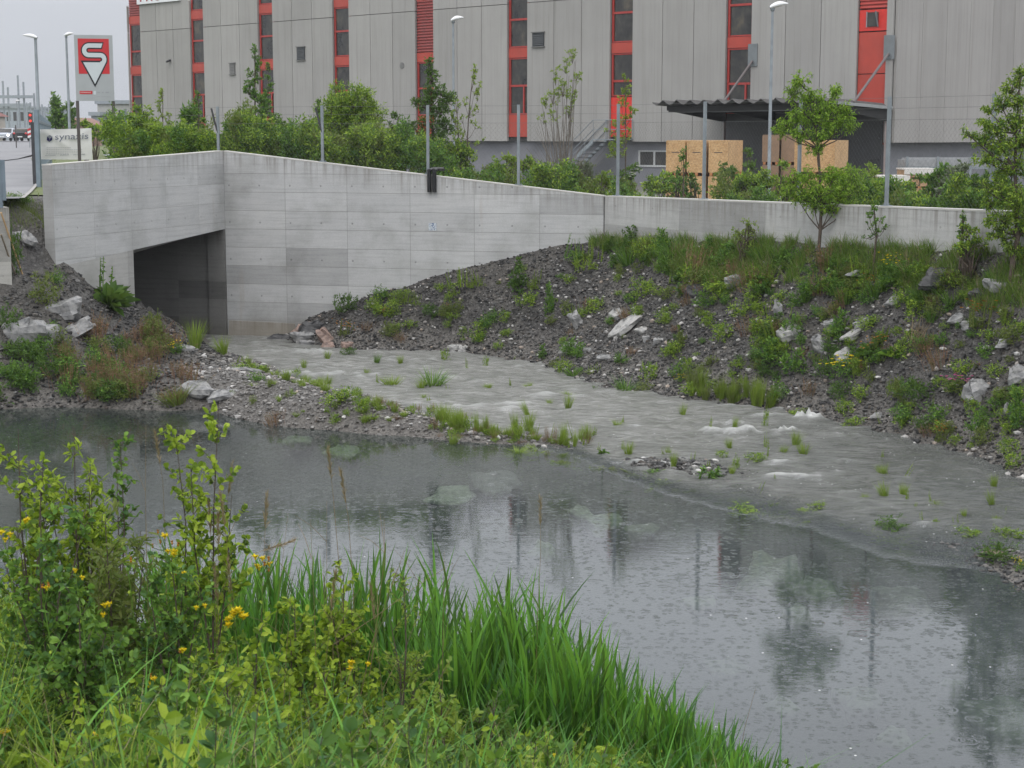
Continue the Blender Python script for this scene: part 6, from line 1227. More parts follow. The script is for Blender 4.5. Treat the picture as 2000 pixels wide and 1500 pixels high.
for i in range(50):
    px, py = rngp.uniform(430, 1120), 0; yu = np.interp(px, [430, 560, 700, 900, 1120], [720, 750, 800, 845, 868]); yd = np.interp(px, [430, 560, 700, 900, 1120], [790, 820, 838, 858, 872]); py = rngp.uniform(yu, yd); weed(('mb_', 'mo', 'so', 'tb')[rngp.randint(4)], px, py, rngp.uniform(8, 24), rngp.uniform(6, 18), 'small weed on the bare gravel of the spit', 'small weeds on the spit gravel', zmin=-.02)
for i in range(250):
    px = 620+1375*rngp.rand()**.6; yu = np.interp(px, [620, 740, 900, 1180, 1600, 2000], [630, 590, 545, 490, 540, 600]); yd = np.interp(px, [620, 870, 1200, 1500, 1800, 2000], [668, 680, 750, 795, 858, 925]); py = rngp.uniform(yu, yd); k_ = rngp.rand()
    key = ('mb_', 'mm', 'mo', 'sy', 'so', 'kb', 'fo', 'md')[int(np.searchsorted([.40, .58, .72, .82, .90, .94, .97, 1.], k_))]; s = rngp.uniform(12, 38)*(1+.3*(px > 1400)); weed(key, px, py, s if key != 'kb' else 6, s*rngp.uniform(.5, .95), 'small weed scattered on the dark gravel bank', 'small weeds scattered on the gravel bank')
for i in range(90):
    px = rngp.uniform(1190, 1990); yu = np.interp(px, [1190, 1600, 2000], [480, 500, 520]); yd = np.interp(px, [1190, 1400, 1600, 2000], [520, 600, 590, 680]); py = rngp.uniform(yu, yd); key = ('mb_', 'mm', 'cm', 'sb', 'mo', 'so', 'tm')[rngp.randint(7)]; s = rngp.uniform(24, 50); weed(key, px, py, s, s*rngp.uniform(.6, 1.), 'lush weed in the green belt on top of the gravel bank', 'weeds of the green belt on the bank top')
for i in range(60):
    px = rngp.uniform(1000, 1800); yl_ = np.interp(px, [1000, 1250, 1400, 1550, 1700, 1800], [875, 940, 980, 1010, 1050, 1065])+rngp.normal(0, 9); s = rngp.uniform(12, 46); weed(('mb_', 'mo', 'tb')[rngp.randint(3)], px, yl_, s, rngp.uniform(4, 9), 'green weed half drowned along the seam between stream and pond', 'drowned weeds between stream and pond', zmin=-.035)
for L_ in PR.values():
    for o in L_:
        for c in list(o.children): bpy.data.objects.remove(c)
        bpy.data.objects.remove(o)
# labels that tell the scattered weeds apart: their look, and the nearest thing one can find
DESC = dict(mb_='bright green clump', mm='green clump', md='dark green clump', mo='olive clump', tb='lime grass tuft', tm='green grass tuft', to='olive grass tuft', sy='yellowish spiky weed', sb='bright spiky weed', kb='lime stalk', km='green stalk', cm='upright leafy weed', cd_='dark leafy weed', so='reddish sorrel', fo='orange-blossomed weed', dr='dry weed', fy='yellow-blossomed clump', rm='green rosette')
for r_ in R_MARKS: MARKS.append((r_[0], r_[1], r_[2]))
MK = [(x, y, l) for x, y, l in MARKS if len(l.split()) <= 9]; seen = {}
for o, key, px, py, lb in SCAT:
    ds = sorted(MK, key=lambda m_: (m_[0]-px)**2+((m_[1]-py)*1.6)**2)[:4]; done = False
    for x, y, l in ds:
        dx, dy = px-x, py-y; w1 = ('right of' if dx > 0 else 'left of') if abs(dx) > abs(dy)*1.2 else ('below' if dy > 0 else 'above')
        for w0 in ('just ', 'farther ') if math.hypot(dx, dy) < 40 else ('farther ', 'well '):
            s_ = DESC.get(key, 'small weed')+' '+w0+w1+' the '+l
            if len(s_.split()) <= 16 and s_ not in seen: seen[s_] = 1; o['label'] = s_; done = True; break
        if done: break
# crest grass: uncountable
def scatter_px(n, fx_, rng):
    """n terrain points seen in a pixel region given by sampler fx_"""
    out = []
    while len(out) < n:
        px, py = fx_(rng); q = drop(px, py, 20); out.append(q)
    return np.array(out)
rg = np.random.RandomState(21)
def area_pts(n, poly_fn, x0, x1, y0, y1, rng):
    o = []; tot = 0
    while tot < n:
        x = rng.uniform(x0, x1, n); y = rng.uniform(y0, y1, n); z = th(x, y); m_ = poly_fn(x, y, z); q = np.stack([x, y, z], 1)[m_]; o.append(q); tot += len(q)
    return np.concatenate(o)[:n]
def pxof(q):
    q = np.atleast_2d(q); dx, dy, dz = q[:, 0], q[:, 1], q[:, 2]-EYE; f = dy*cos(PITCH)-dz*sin(PITCH); u = dy*sin(PITCH)+dz*cos(PITCH); return 1000+FPX*dx/f, 750-FPX*u/f
def crest(x, y, z):
    px, py = pxof(np.stack([x, y, z], 1)); lo = np.interp(px, [1150, 1250, 1400, 1560, 1700, 2000, 2300], [480, 520, 560, 545, 560, 610, 640])+10*np.sin(px*.05)+9*np.sin(px*.013+2); return (py < lo) & (side(x, y, JW, EW) < 0) & (py > 440) & (_hn(x*1.6, y*1.6, 1) > -.35)
q = area_pts(26000, crest, 2, 13, 24, 44, rg); mb = MB(); blades(mb, q, rg.uniform(.12, .40, len(q)), .016, rg, lean=.3, bend=.35, seg=3); o = mb.build('crest_grass', leafmat('leaf_crest', [(.10, .20, .035), (.15, .27, .045), (.20, .31, .06), (.12, .23, .04), (.24, .28, .09)])); tag(o, kind='stuff')
q = area_pts(2200, crest, 2, 13, 24, 44, rg); mb = MB(); blades(mb, q, rg.uniform(.25, .55, len(q)), .008, rg, lean=.3, bend=.25, seg=3); o = mb.build('dry_grass', M_tan); tag(o, kind='stuff')
def verge(x, y, z): return (z > 3.3) & (y > 36) & (y < 41) & (x < -10)
q = area_pts(5000, verge, -14, -10, 36, 41, rg); mb = MB(); blades(mb, q, rg.uniform(.06, .22, len(q)), .012, rg, seg=3); tag(mb.build('verge_grass', M_lo), kind='stuff')
q = np.stack([rg.uniform(-40, -11, 6000), rg.uniform(39.5, 120, 6000), np.full(6000, 4.02)], 1); pxx, pyy = pxof(q); kk = (pxx > -10) & (pxx < 110) & (np.abs(q[:, 0]-np.interp(q[:, 1], [c[1] for c in pc], [c[0] for c in pc])) > 1.5); q = q[kk]
mb = MB(); blades(mb, q, rg.uniform(.08, .3, len(q)), .02, rg, seg=3); tag(mb.build('roadside_grass', M_lo), kind='stuff')
# ================================================================== STONES
def stone(mb, c, r, sq, rng, rz=None, tilt=.3, sub=1):
    """angular boulder: jittered icosphere-like hull"""
    n = 10 if sub == 1 else 16; m_ = 6 if sub == 1 else 9; V = []; ph = rng.uniform(0, 6.28, 6)
    for i in range(m_+1):
        t = pi*i/m_
        for j in range(n):
            a = 2*pi*j/n; x = np.array([sin(t)*cos(a), sin(t)*sin(a), cos(t)]); f = 1+.16*sin(3*a+ph[0]+2*t)+.12*sin(2*t*2+ph[1])+.10*sin(5*a+ph[2]); g_ = np.sign(x)*np.abs(x)**.78; V.append(g_*f*(1+rng.uniform(-.07, .07)))
    V = np.array(V)*np.array(sq)*r; az = rng.uniform(0, 6.28) if rz is None else rz; ca, sa = cos(az), sin(az); tx = rng.uniform(-tilt, tilt); ct, st_ = cos(tx), sin(tx)
    V = V @ np.array([[1, 0, 0], [0, ct, st_], [0, -st_, ct]]) @ np.array([[ca, sa, 0], [-sa, ca, 0], [0, 0, 1]]); F = []
    for i in range(m_):
        for j in range(n): F.append((i*n+j, (i+1)*n+j, (i+1)*n+(j+1) % n, i*n+(j+1) % n))
    mb.add(V+np.asarray(c), F)
M_rock = stone_mat('rock_pale', [(.20, .20, .20), (.26, .26, .26), (.16, .16, .165)]); M_rockd = stone_mat('rock_dark', [(.045, .045, .05), (.07, .07, .072)]); M_rockw = stone_mat('rock_white', [(.31, .305, .30), (.36, .355, .345), (.26, .26, .255)])
M_rockr = stone_mat('rock_warm', [(.22, .16, .135), (.28, .20, .17)]); M_sub = stone_mat('rock_algae', [(.32, .36, .29), (.38, .42, .35), (.24, .31, .18)], .1, .9)
def rock(px, py, w_, h_, mat, label, rot=0., flat=.45, z=None, name='rock', seed=0, emb=.12):
    q = drop(px, py+h_*.3) if z is None else G(px, py, z); k = q[1]/FPX; rng = np.random.RandomState(seed+int(px)); mb = MB()
    # slabs lie on the slope: long axis tilted in the picture by rot
    rx, rz_ = w_*k/2*1.22, h_*k/2*1.18; V0 = MB(); stone(V0, (0, 0, 0), 1., (rx, max(rx*.6, rz_), rz_), rng, rz=rng.uniform(-.25, .25), tilt=.15, sub=2); V = V0.v[0]; ca, sa = cos(rot), sin(rot); V = V @ np.array([[ca, 0, sa], [0, 1, 0], [-sa, 0, ca]])
    mb.add(V+q+np.array([0, .0, rz_*emb]), V0.f[0]); o = mb.build(name, mat); recenter(o, q); return tag(o, label, 'rock')
RM_ = dict(p=M_rock, d=M_rockd, w=M_rockw, r=M_rockr)
for r_ in R_: rock(*r_[:4], RM_[r_[4]], r_[5], rot=-(r_[6] if len(r_) > 6 else 0.))
U_ = [(968, 926, 96, 34, .03, 'largest pale stone just under the pond surface', M_rock), (880, 945, 90, 36, -.12, 'greenish submerged stone left of the largest pale one', M_sub), (1182, 1000, 84, 34, -.06, 'pale submerged slab in the middle pond', M_sub), (1135, 982, 44, 20, -.05, 'small submerged slab left above the middle one', M_sub), (1256, 1013, 76, 24, -.08, 'flat submerged slab right of the middle one', M_sub), (1510, 1078, 130, 66, -.12, 'large bluish submerged boulder', M_sub), (1592, 1115, 90, 36, -.1, 'green mossy submerged boulder', M_sub), (1560, 1160, 60, 24, -.15, 'small green submerged stone below the mossy one', M_sub), (1368, 1142, 70, 26, -.12, 'round submerged stone in front of the middle slabs', M_sub),
 (580, 848, 60, 14, -.01, 'flat pale stone under water at the spit edge', M_sub), (670, 860, 70, 14, -.06, 'second flat stone under water at the spit edge', M_sub), (1960, 1360, 150, 90, -.12, 'large pale submerged boulder at the right frame edge', M_sub), (1530, 1330, 60, 26, -.15, 'small submerged stone in the bright pond area', M_sub), (1750, 1392, 70, 26, -.14, 'oval submerged stone in the lower right pond', M_sub), (1860, 1308, 60, 14, -.1, 'thin submerged slab in the right pond', M_sub), (1760, 1130, 120, 50, -.12, 'wide submerged slab off the right shallows', M_sub), (1060, 1040, 50, 22, -.12, 'small submerged stone left of the middle slab', M_sub), (1680, 1300, 90, 40, -.2, 'dim submerged stone in the right pond', M_sub), (1420, 1250, 80, 30, -.2, 'dim submerged stone in the middle pond', M_sub), (1880, 1470, 80, 40, -.16, 'submerged stone at the bottom right', M_sub)]
for px, py, w_, h_, z, lb, mt in U_:
    q = G(px, py, 0); kk = q[1]/FPX; rng = np.random.RandomState(int(px)+7); rzz = .10 if h_ < 40 else .16; V0 = MB(); stone(V0, (0, 0, 0), 1., (w_*kk/2*.95, h_*kk/2/(EYE/math.hypot(EYE, q[1]))*.9, rzz), rng, rz=rng.uniform(-.2, .2), tilt=.06, sub=2)
    V = V0.v[0]+q+np.array([0, 0, z*.9-.02-V0.v[0][:, 2].max()]); mb = MB(); mb.add(V, V0.f[0]); o = mb.build('rock', mt, None, True); recenter(o, q-np.array([0, 0, .3])); tag(o, lb, 'rock')
def scatter_stones(n, fn, box, rng, lo, hi, name, mat, sink=.3):
    q = area_pts(n, fn, *box, rng); r = np.exp(rng.uniform(math.log(lo), math.log(hi), n)**1.0) if False else lo*(hi/lo)**(rng.uniform(0, 1, n)**2.2)
    base = []; Fb = []
    ico = np.array([(0, 0, 1), (.894, 0, .447), (.276, .851, .447), (-.724, .526, .447), (-.724, -.526, .447), (.276, -.851, .447), (.724, .526, -.447), (-.276, .851, -.447), (-.894, 0, -.447), (-.276, -.851, -.447), (.724, -.526, -.447), (0, 0, -1)])
    Fi = np.array([(0, 1, 2), (0, 2, 3), (0, 3, 4), (0, 4, 5), (0, 5, 1), (1, 6, 2), (2, 7, 3), (3, 8, 4), (4, 9, 5), (5, 10, 1), (6, 7, 2), (7, 8, 3), (8, 9, 4), (9, 10, 5), (10, 6, 1), (11, 7, 6), (11, 8, 7), (11, 9, 8), (11, 10, 9), (11, 6, 10)])
    V = ico[None]*(1+rng.uniform(-.28, .28, (n, 12, 1)))*r[:, None, None]*rng.uniform(.5, 1.25, (n, 1, 3))*np.array([1, 1, .7]); a = rng.uniform(0, 6.28, n); ca, sa = np.cos(a)[:, None], np.sin(a)[:, None]
    V = np.stack([V[..., 0]*ca-V[..., 1]*sa, V[..., 0]*sa+V[..., 1]*ca, V[..., 2]], 2)+q[:, None]+np.array([0, 0, 1.])*(r*(1-sink)*.5)[:, None, None]
    mb = MB(); mb.add(V.reshape(-1, 3), (Fi[None]+np.arange(n)[:, None, None]*12).reshape(-1, 3)); o = mb.build(name, mat); return tag(o, kind='stuff')
M_grav = stone_mat('gravel_dark', [(.022, .022, .023), (.036, .036, .037), (.052, .052, .053), (.078, .077, .076), (.042, .040, .038), (.12, .118, .115), (.03, .03, .031), (.19, .186, .18), (.07, .06, .052)], .3, .6); M_gravp = stone_mat('gravel_pale', [(.10, .095, .09), (.15, .145, .14), (.20, .19, .18), (.12, .11, .10), (.28, .27, .26), (.08, .075, .07)])
M_fleck = stone_mat('stone_flecks', [(.34, .33, .32), (.50, .49, .48), (.26, .25, .24), (.30, .25, .21)])
def bankf(x, y, z): return (z > -.06) & (z < 3.4) & (y > 24) & (np.where(x < JW[0], side(x, y, CW, JW), side(x, y, JW, EW)) < 0) & (y > np.interp(x, ridge[:, 0], ridge[:, 1])+1.0) & (x > -6.5)
scatter_stones(44000, bankf, (-7, 12, 25, 47), rg, .011, .055, 'bank_gravel', M_grav)
scatter_stones(3200, bankf, (-7, 12, 25, 47), rg, .012, .07, 'pale_stones', M_fleck)
def spitf(x, y, z): px, py = pxof(np.stack([x, y, z], 1)); return (z > -.02) & (y > 24) & (px > 360) & (px < 1180) & (py > 690) & (py < 935) & (y < np.interp(x, ridge[:, 0], ridge[:, 1])+.9)
scatter_stones(7000, spitf, (-9, 3, 26, 42), rg, .014, .06, 'spit_gravel', M_gravp)
scatter_stones(500, spitf, (-9, 3, 26, 42), rg, .02, .08, 'spit_flecks', M_fleck)
def moundf(x, y, z): return (z > .0) & (z < 4.0) & (y > 33) & (x < -6.5) & (side(x, y, PE, CW) < 0) 
scatter_stones(8000, moundf, (-14, -6.4, 33, 44), rg, .016, .07, 'mound_gravel', M_grav)
def shalf(x, y, z): px, py = pxof(np.stack([x, y, z], 1)); return (px > 1800) & (px < 2150) & (py > 1050) & (py < 1230) & (z > -.1)
scatter_stones(2600, shalf, (4, 11, 18, 25), rg, .01, .05, 'shallows_gravel', M_grav)
# bare gravel of the tiny islet
def isl(x, y, z): px, py = pxof(np.stack([x, y, z], 1)); return ((px-1265)/34)**2+((py-915)/14)**2 < 1
scatter_stones(170, isl, (1, 4, 25, 32), rg, .02, .06, 'islet_gravel', M_grav, .0)
# ================================================================== FOREGROUND BANK
rf = np.random.RandomState(77)
M_reed = leafmat('reed_leaf', [(.03, .10, .02), (.07, .23, .03), (.12, .34, .04), (.18, .42, .055), (.04, .15, .03)], .4, .45, .35)
M_grs = leafmat('grass_near', [(.08, .15, .02), (.21, .34, .03), (.32, .46, .045), (.13, .21, .03), (.42, .52, .08)], .4)
def near_ok(x, y, z): return (z > -.02)
def shore_y(x): return np.interp(x, SHX, SHY)
sh = np.array([G(px, py, 0)[:2] for px, py in ((-400, 1120), (-200, 1180), (100, 1260), (350, 1330), (600, 1400), (900, 1480), (1200, 1550), (1500, 1630), (1800, 1730))]); SHX, SHY = sh[:, 0], sh[:, 1]
# short and mid grass
def bankn(x, y, z):
    px, py = pxof(np.stack([x, y, z+.3], 1)); return (z > .0) & (px > -250) & (px < 1900) & (py > 700) & (py < 1900) & ~((px < 190+60*np.sin(x*9)) & (py > 1400) & (py < 1620) & (_hn(x*5, y*5, 1) > -.45))
q = area_pts(30000, bankn, -8, 4, 4.5, 18.5, rf); hh = rf.uniform(.18, .58, len(q)); keep = q[:, 1] > 4.8
mb = MB(); blades(mb, q, hh, rf.uniform(.008, .016, len(q)), rf, lean=.25, bend=.4, seg=3); tag(mb.build('bank_grass', M_grs), kind='stuff')
q = area_pts(1800, bankn, -8, 4, 4.5, 18.5, rf); mb = MB(); blades(mb, q, rf.uniform(.3, .75, len(q)), .005, rf, lean=.3, bend=.4, seg=3); tag(mb.build('straw_grass', M_tan), kind='stuff')
q = area_pts(3800, bankn, -8, 4, 4.8, 18.0, rf); mb = MB(); blades(mb, q, rf.uniform(.35, .8, len(q)), rf.uniform(.010, .02, len(q)), rf, lean=.3, bend=.5, seg=5); tag(mb.build('broad_grass', M_reed), kind='stuff')
# leafy undergrowth
q = area_pts(2500, bankn, -8, 3, 5.0, 17.5, rf); mb = MB(); wd = MB(); mb0 = MB(); mb1 = MB()
for i, b in enumerate(q):
    h = rf.uniform(.2, .65); ln = rf.normal(0, .15, 2); top = b+np.array([ln[0], ln[1], h]); wd.tube([b, (b+top)/2+np.array([*rf.normal(0, .02, 2), 0]), top], [.004, .003, .0015], 3, cap=False); n = int(16+h*36); t = rf.uniform(.15, 1, n)[:, None]; L = rf.uniform(.04, .095)
    leaves(mb0 if _hn(b[0]*1.5, b[1]*1.5, 1) > .1 else mb1, b*(1-t)+top*t, unit(rf.normal(size=(n, 3))+[0, 0, .35]), L*(1.2-.5*t[:, 0]), L*rf.uniform(.35, .6), rf, oval=True)
tag(mb0.build('undergrowth_leaves', M_fg), kind='stuff'); tag(mb1.build('undergrowth_dark_leaves', M_lm), kind='stuff'); tag(wd.build('undergrowth_stems', M_bark), kind='stuff')
q = area_pts(1100, bankn, -8, 3, 5.0, 15, rf); mb = MB()
for b in q:
    n = 24; a = rf.uniform(0, 6.28, n); el = rf.uniform(.3, 1.3, n); d = np.stack([np.cos(a)*np.cos(el), np.sin(a)*np.cos(el), np.sin(el)], 1); leaves(mb, b+d*.02, d, rf.uniform(.10, .24, n), .045, rf, oval=True, droop=.3)
tag(mb.build('broadleaf_herbs', M_lb), kind='stuff')
# reeds along the waterline
def reeds(n, rng):
    mb = MB(); B = []
    while len(B) < n:
        px = rng.uniform(300, 1520); x0 = np.interp(px, [300, 600, 900, 1200, 1520], [G(300, 1315)[0], G(600, 1400)[0], G(900, 1480)[0], G(1200, 1550)[0], G(1520, 1635)[0]]); off = rng.uniform(-2.1, .55)
        if off < -1.2 and px < 800: continue
        y = shore_y(x0)+off; x = x0*(y/shore_y(x0))+rng.normal(0, .03); B.append((x, y, px))
    B = np.array(B); z = np.maximum(th(B[:, 0], B[:, 1]), -.25)
    k = B[:, 1]/FPX; want = np.interp(B[:, 2], [300, 400, 560, 820, 1000, 1080, 1150, 1250, 1350, 1450, 1520], [1060, 1045, 1075, 1105, 1140, 1165, 1235, 1320, 1395, 1480, 1540])
    ztop = EYE-(want-262)*k*1.02; clump = .88+.2*np.sin(B[:, 0]*5+np.sin(B[:, 1]*4)*2); H = np.clip((ztop-z)*rng.uniform(.6, 1.1, len(B))*clump, .35, 2.0)
    for i in range(len(B)):
        pass
    Pb = np.c_[B[:, 0], B[:, 1], z]; wd = MB()
    lean = rng.normal(0, .05, (len(B), 2))
    for i in range(len(B)):
        wd.tube([Pb[i]-[0, 0, .1], Pb[i]+np.array([lean[i, 0]*.4, lean[i, 1]*.4, H[i]*.45]), Pb[i]+np.array([lean[i, 0], lean[i, 1], H[i]*.8])], [.006, .005, .002], 4, cap=False)
    nl = 8
    for j in range(nl):
        t = .08+.72*j/nl; b = Pb+np.c_[lean*t, H*t]; az = rng.uniform(0, pi, len(B))+(j % 2)*pi; Lf = np.minimum(H*(1.02-t), .75)*rng.uniform(.8, 1.08, len(B)); blades(mb, b, Lf, rng.uniform(.026, .05, len(B)), rng, lean=.18, bend=.16, seg=5, azim=az)
    return mb, wd
mbr, wdr = reeds(1150, rf); tag(mbr.build('reeds', M_reed), kind='stuff'); tag(wdr.build('reed_stems', M_lm), kind='stuff')
# shrubs on the near bank
def fgshrub(px, top, D, wpx, label, seed, mat=M_fg, leaf=(.05, .034), dens=420, oval=True, nst=5, name='shrub', skew=0, bark=None, fill=.55):
    rng = np.random.RandomState(seed); b0 = P(px, 262, D); base = np.array([b0[0], D, float(th(b0[0], D))]); k = D/FPX; t = thing(name, base, label, 'shrub'); H = EYE-(top-262)*k*1.0-base[2]; wd = MB(); lf = MB()
    for s in range(nst):
        f = 1. if s == 0 else rng.uniform(.55, .92); h = H*f; off = np.array([(skew*k if s == 0 else rng.uniform(-.5, .5)*wpx*k), rng.uniform(-.5, .5)*wpx*k*.8, h]); pts = [base+np.array([0, 0, -.05]), base+off*[.25, .25, .35], base+off*[.65, .65, .7], base+off]
        pts = np.array(pts)+np.vstack([[0, 0, 0], rng.normal(0, .015, (3, 3))]); wd.tube(pts, [.010, .008, .005, .002], 5, cap=False)
        nt_ = int(10+h*9)
        for j in range(nt_):
            t_ = rng.uniform(1-fill-.2, 1.); seg = min(2, int(t_*3)); u = t_*3-seg; c = pts[seg]*(1-u)+pts[seg+1]*u; a = rng.uniform(0, 6.28); ln = .30*(1.15-t_)*(.5+rng.rand())+.05; d = np.array([cos(a)*.8, sin(a)*.8, rng.uniform(.5, 1.1)]); d /= np.linalg.norm(d); e = c+d*ln; wd.tube([c, (c+e)/2, e], [.003, .002, .001], 3, cap=False)
            n = int(6+ln*dens/10); tt = rng.uniform(.15, 1.05, n)[:, None]; leaves(lf, c*(1-tt)+e*tt, unit(rng.normal(size=(n, 3))*.8+d*.5), leaf[0]*rng.uniform(.6, 1.25, n), leaf[1]*rng.uniform(.7, 1.15, n), rng, oval=oval, droop=.1)
    wd.build('stem', bark or M_bark, t); lf.build('foliage', mat, t); return t
fgshrub(385, 795, 11.0, 90, 'tallest near shrub with round leaves, rising above the pond at left centre', 101, M_fg, (.055, .042), 330, nst=3, skew=26, fill=.62)
fgshrub(340, 830, 11.2, 60, 'thinner round-leaved shrub left beside the tallest near one', 102, M_fg, (.05, .038), 280, nst=2, skew=-10)
fgshrub(200, 865, 11.6, 50, 'slim sparse shrub with round leaves between the willow and the tallest shrub', 103, M_lm, (.045, .034), 260, nst=2, skew=16)
fgshrub(120, 845, 10.4, 130, 'dense willow shrub with narrow leaves near the left edge', 104, M_fg, (.07, .020), 620, nst=9, skew=12, fill=.8)
fgshrub(20, 830, 10.2, 120, 'leafy shrub cut by the left frame edge', 105, M_fg, (.05, .032), 480, nst=7, skew=0, fill=.75)
fgshrub(190, 1000, 10.0, 150, 'low willow shrub with grey-green narrow leaves below the slim sparse shrub', 106, M_lo, (.07, .018), 560, nst=9, fill=.85)
fgshrub(60, 960, 9.2, 160, 'low dense green shrub in the lower left', 107, M_lm, (.05, .03), 520, nst=9, fill=.9)
fgshrub(660, 1130, 10.6, 110, 'round-leaved shrub before the reeds at centre left', 108, M_fg, (.05, .04), 420, nst=8, fill=.85)
fgshrub(560, 1200, 10.2, 90, 'low round-leaved shrub left of the centre-left one', 109, M_fg, (.05, .04), 380, nst=6, fill=.85)
fgshrub(780, 1135, 10.6, 70, 'slender willow shoot with small leaves in front of the reeds', 110, M_ly, (.045, .014), 420, nst=4, fill=.75)
fgshrub(850, 1330, 9.4, 100, 'bright leafy shrub low before the dark reeds', 111, M_ly, (.06, .026), 380, nst=6, fill=.9)
fgshrub(320, 1090, 9.8, 120, 'leafy shrub beneath the yellow flower heads', 112, M_lm, (.05, .03), 460, nst=7, fill=.9)
fgshrub(470, 1260, 8.7, 60, 'single dark stem with broad pale leaves in the lower middle', 113, M_fg, (.06, .035), 200, nst=2, fill=.7)
fgshrub(420, 1330, 8.4, 50, 'short dark stem with broad leaves left of the taller single one', 114, M_fg, (.06, .035), 200, nst=2, fill=.7)
fgshrub(120, 1180, 8.2, 150, 'low shaded shrub at the lower left', 115, M_lm, (.05, .03), 480, nst=8, fill=.9)
fgshrub(620, 1330, 9.0, 120, 'low bright shrub under the centre-left shrubs', 116, M_fg, (.05, .03), 420, nst=7, fill=.9)
fgshrub(960, 1400, 9.6, 90, 'dark low shrub at the foot of the reeds', 117, M_ld, (.06, .02), 460, nst=7, fill=.9)
# yellow flowering herbs
def hawkweed(px, py, D, n, label, seed, brown=.4, size=.022, spread=26):
    rng = np.random.RandomState(seed); b0 = P(px+rng.uniform(-10, 10), 262, D); base = np.array([b0[0], D, float(th(b0[0], D))]); t = thing('yellow_flower', base, label, 'flower'); k = D/FPX; size = size*1.45; c0 = P(px, py, D); wd = MB(); fork = c0-np.array([0, 0, .10]); wd.tube([base, (base+fork)/2+np.array([.015, 0, 0]), fork], [.004, .0035, .003], 5, cap=False)
    lf = MB(); m_ = 14; tt = rng.uniform(.05, .9, m_)[:, None]; leaves(lf, base*(1-tt)+fork*tt, unit(rng.normal(size=(m_, 3))+[0, 0, .3]), .09*(1.2-tt[:, 0]), .024, rng, oval=True); lf.build('leaf', M_lb, t)
    for i in range(n):
        c = c0+np.array([rng.uniform(-1, 1)*spread*k, rng.uniform(-1, 1)*spread*k, rng.uniform(-1, .8)*spread*k]); wd.tube([fork, (fork+c)/2+np.array([0, 0, -.01]), c-np.array([0, 0, .012])], [.0022, .0018, .0018], 4, cap=False)
        br = rng.rand() < brown; mb = MB(); m_ = 14 if br else 22; a = np.arange(m_)*2*pi/m_*1.618*5; up_ = rng.uniform(.9, 2.2, m_) if br else rng.uniform(.15, 1.2, m_); s = size*(.55 if br else 1.)
        leaves(mb, np.repeat(c[None], m_, 0), np.stack([np.cos(a), np.sin(a), up_], 1), s*rng.uniform(.7, 1.1, m_), s*.34, rng, fold=.1); mb.lathe(c-np.array([0, 0, .014]), [(.001, -.002), (.006, .004), (.0065, .012), (.003, .016)], 6); mb.build('flower_head', M_org if br else M_yel, t)
    wd.build('stem', M_lm, t)
for i, a in enumerate(((322, 1045, 10.4, 8, 'yellow and brown flower cluster beneath the tallest near shrub', .45, .022, 30), (345, 1085, 10.2, 2, 'two yellow heads just right below the brownish cluster', 0., .022, 12), (250, 1088, 9.8, 2, 'pair of small orange-yellow heads left of the brownish cluster', .3, .018, 8), (508, 1100, 10.3, 9, 'tall brown and yellow flower cluster standing before the reeds', .6, .022, 18), (458, 1200, 9.8, 8, 'brightest yellow flower cluster in the lower middle', .0, .026, 22), (393, 1182, 9.6, 2, 'two tiny yellow heads left of the brightest cluster', 0., .016, 12), (12, 1045, 9., 3, 'yellow heads close to the left frame edge', .1, .018, 14),
   (50, 1022, 9.6, 2, 'small yellow heads just right of the ones at the left edge', .3, .018, 8), (356, 1275, 9.0, 2, 'single yellow head with a brown bud in the lower middle', .5, .020, 6), (690, 1300, 10.0, 3, 'yellow heads low among dry stems at the reed edge', .2, .020, 10), (625, 1484, 8.6, 5, 'yellow cluster at the bottom edge of the picture', .3, .022, 22), (8, 1430, 7.6, 1, 'single yellow head in the bottom left corner', 0., .026, 3), (355, 1120, 9.8, 2, 'small yellow heads right under the pair of heads', .4, .016, 12), (150, 1120, 9.0, 2, 'tiny yellow heads amid the low left shrubs', .3, .015, 14), (718, 1300, 10., 1, 'lone yellow head right of the dry stems', 0., .018, 3), (1070, 1476, 10.8, 3, 'tiny yellow heads at the foot of the reeds', .2, .012, 20), (210, 1190, 8.8, 3, 'yellow heads over the low shrubs at lower left', .1, .018, 16), (85, 1150, 8.8, 3, 'yellow heads deep in the lower left shrubs', .2, .018, 18), (290, 1330, 8.4, 3, 'yellow heads in the grass right of the shaded shrub', .1, .018, 16), (520, 1400, 8.4, 3, 'yellow heads in the grass at the lower middle', .1, .018, 14), (180, 1440, 7.6, 3, 'yellow heads in the grass near the bottom left', .1, .018, 16), (760, 1420, 9.0, 3, 'yellow heads left of the reed foot near the bottom', .1, .018, 14))):
    hawkweed(*a[:5], 200+i, *a[5:])
# dry stalks
def drystalk(pts, D, label, plume=True, r=.0032, seed=0, fork=0):
    rng = np.random.RandomState(seed); W = [P(x, y, D+.05*i) for i, (x, y) in enumerate(pts)]; b = W[-1].copy(); b[2] = float(th(b[0], b[1])); W.append(b) if b[2] < W[-1][2] else None; t = thing('dry_stalk', W[-1], label, 'dry stalk'); mb = MB(); mb.tube(W[::-1], np.linspace(r, r*.35, len(W)), 4, cap=False)
    for j in range(fork): a = W[1+j % max(1, len(W)-2)]; d = np.array([rng.uniform(-.25, .25), rng.uniform(-.1, .1), rng.uniform(.12, .3)]); mb.tube([a, a+d*.5+[0, 0, .02], a+d], [.002, .0015, .0008], 3, cap=False)
    mb.build('stem', M_tan, t)
    if plume:
        mb = MB(); a = W[0]; d = unit(W[0]-W[1]); n = 90; tt = rng.uniform(-.9, .25, n)[:, None]; leaves(mb, a+d*.2*tt, unit(d+rng.normal(size=(n, 3))*.28), .05, .005, rng); mb.build('plume', M_tan, t)
    return t
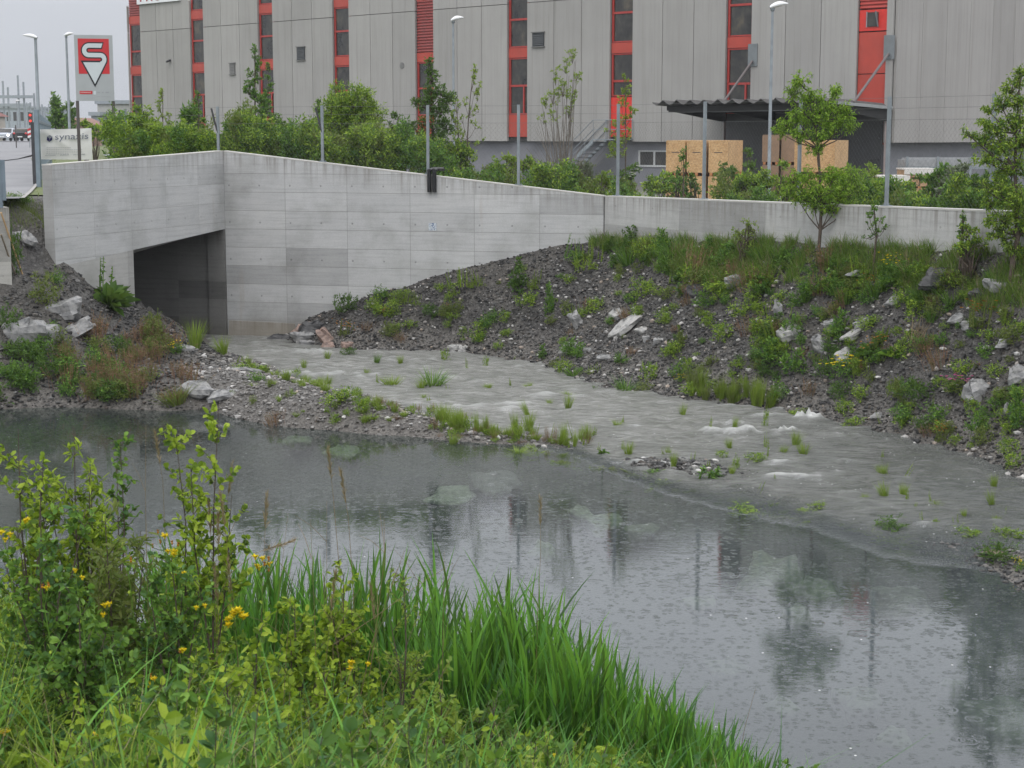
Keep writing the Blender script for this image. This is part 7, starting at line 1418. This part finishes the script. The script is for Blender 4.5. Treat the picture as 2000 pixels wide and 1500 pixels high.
DS = [([(642, 890), (650, 960), (662, 1100), (676, 1250)], 10.8, 'dry stalk with a feathery plume over the pond, left of two', True, 0), ([(668, 935), (680, 1010), (690, 1150), (694, 1300)], 10.7, 'dry stalk with a feathery plume over the pond, right of two', True, 0), ([(790, 1075), (760, 1160), (725, 1260), (700, 1380)], 10., 'thick dry stalk leaning right before the reeds', False, 2), ([(1055, 985), (1056, 1080), (1050, 1200), (1046, 1350)], 12.5, 'very thin dry stalk alone before the middle pond', True, 0), ([(750, 1010), (752, 1080), (738, 1200), (720, 1330)], 10.4, 'dry stalk with bare side twigs before the pond', False, 5),
      ([(885, 1100), (820, 1140), (740, 1200), (650, 1260)], 10.2, 'long arched dry stem crossing before the reeds', False, 1), ([(285, 830), (284, 960), (286, 1100), (290, 1200)], 11.2, 'straight dry stalk left of the tallest near shrub', False, 3), ([(305, 860), (318, 940), (322, 1040), (325, 1150)], 11.4, 'dry plume behind the tallest near shrub', True, 0), ([(452, 920), (440, 1010), (425, 1120), (415, 1200)], 11.6, 'pale dry plume right of the tallest near shrub', True, 0), ([(1476, 1345), (1455, 1420), (1440, 1500), (1430, 1560)], 11.5, 'thin dry stalk at the right end of the reeds', False, 0), ([(630, 1120), (655, 1240), (672, 1360), (676, 1450)], 9.6, 'pale forked dry stem among the lower leaves', False, 3),
      ([(560, 1060), (500, 1080), (450, 1120), (420, 1180)], 10.6, 'bent dry grass stem over the reed tips', True, 0)]
for i, (p_, D, lb, pl_, fk) in enumerate(DS): drystalk(p_, D, lb, pl_, seed=300+i, fork=fk)
rgs = np.random.RandomState(808)
for i in range(16):
    px = rgs.uniform(120, 900); D = rgs.uniform(9.2, 11.2); yt = rgs.uniform(930, 1150) if px < 700 else rgs.uniform(1060, 1220); ln = rgs.uniform(-40, 40); drystalk([(px, yt), (px-ln*.3, yt+80), (px-ln*.7, yt+190), (px-ln, yt+330)], D, 'thin dry grass stalk standing among the near shrubs and reeds', bool(i % 2), .0022, 500+i, int(rgs.randint(0, 3)))['group'] = 'thin dry stalks on the near bank'
q = drop(60, 1462, 5); mb = MB(); stone(mb, q+np.array([0, 0, .02]), .05, (1.1, .8, .8), rf, sub=2); o = mb.build('rock', M_rock); recenter(o, q); tag(o, 'small grey stone on bare soil in the bottom left corner', 'rock')
# ================================================================== HAZE
def mk_haze():
    mb = MB(); mb.abox(-260, 200, -16, 460, -3, 34); m, t = newmat('haze_air'); n = N(t); v = n('VolumePrincipled', {'Color': (.93, .96, 1., 1), 'Density': .0003, 'Anisotropy': .2})
    o = t.nodes.new('ShaderNodeOutputMaterial'); t.links.new(v.outputs[0], o.inputs['Volume']); h = mb.build('haze', m); tag(h, kind='stuff')
mk_haze()
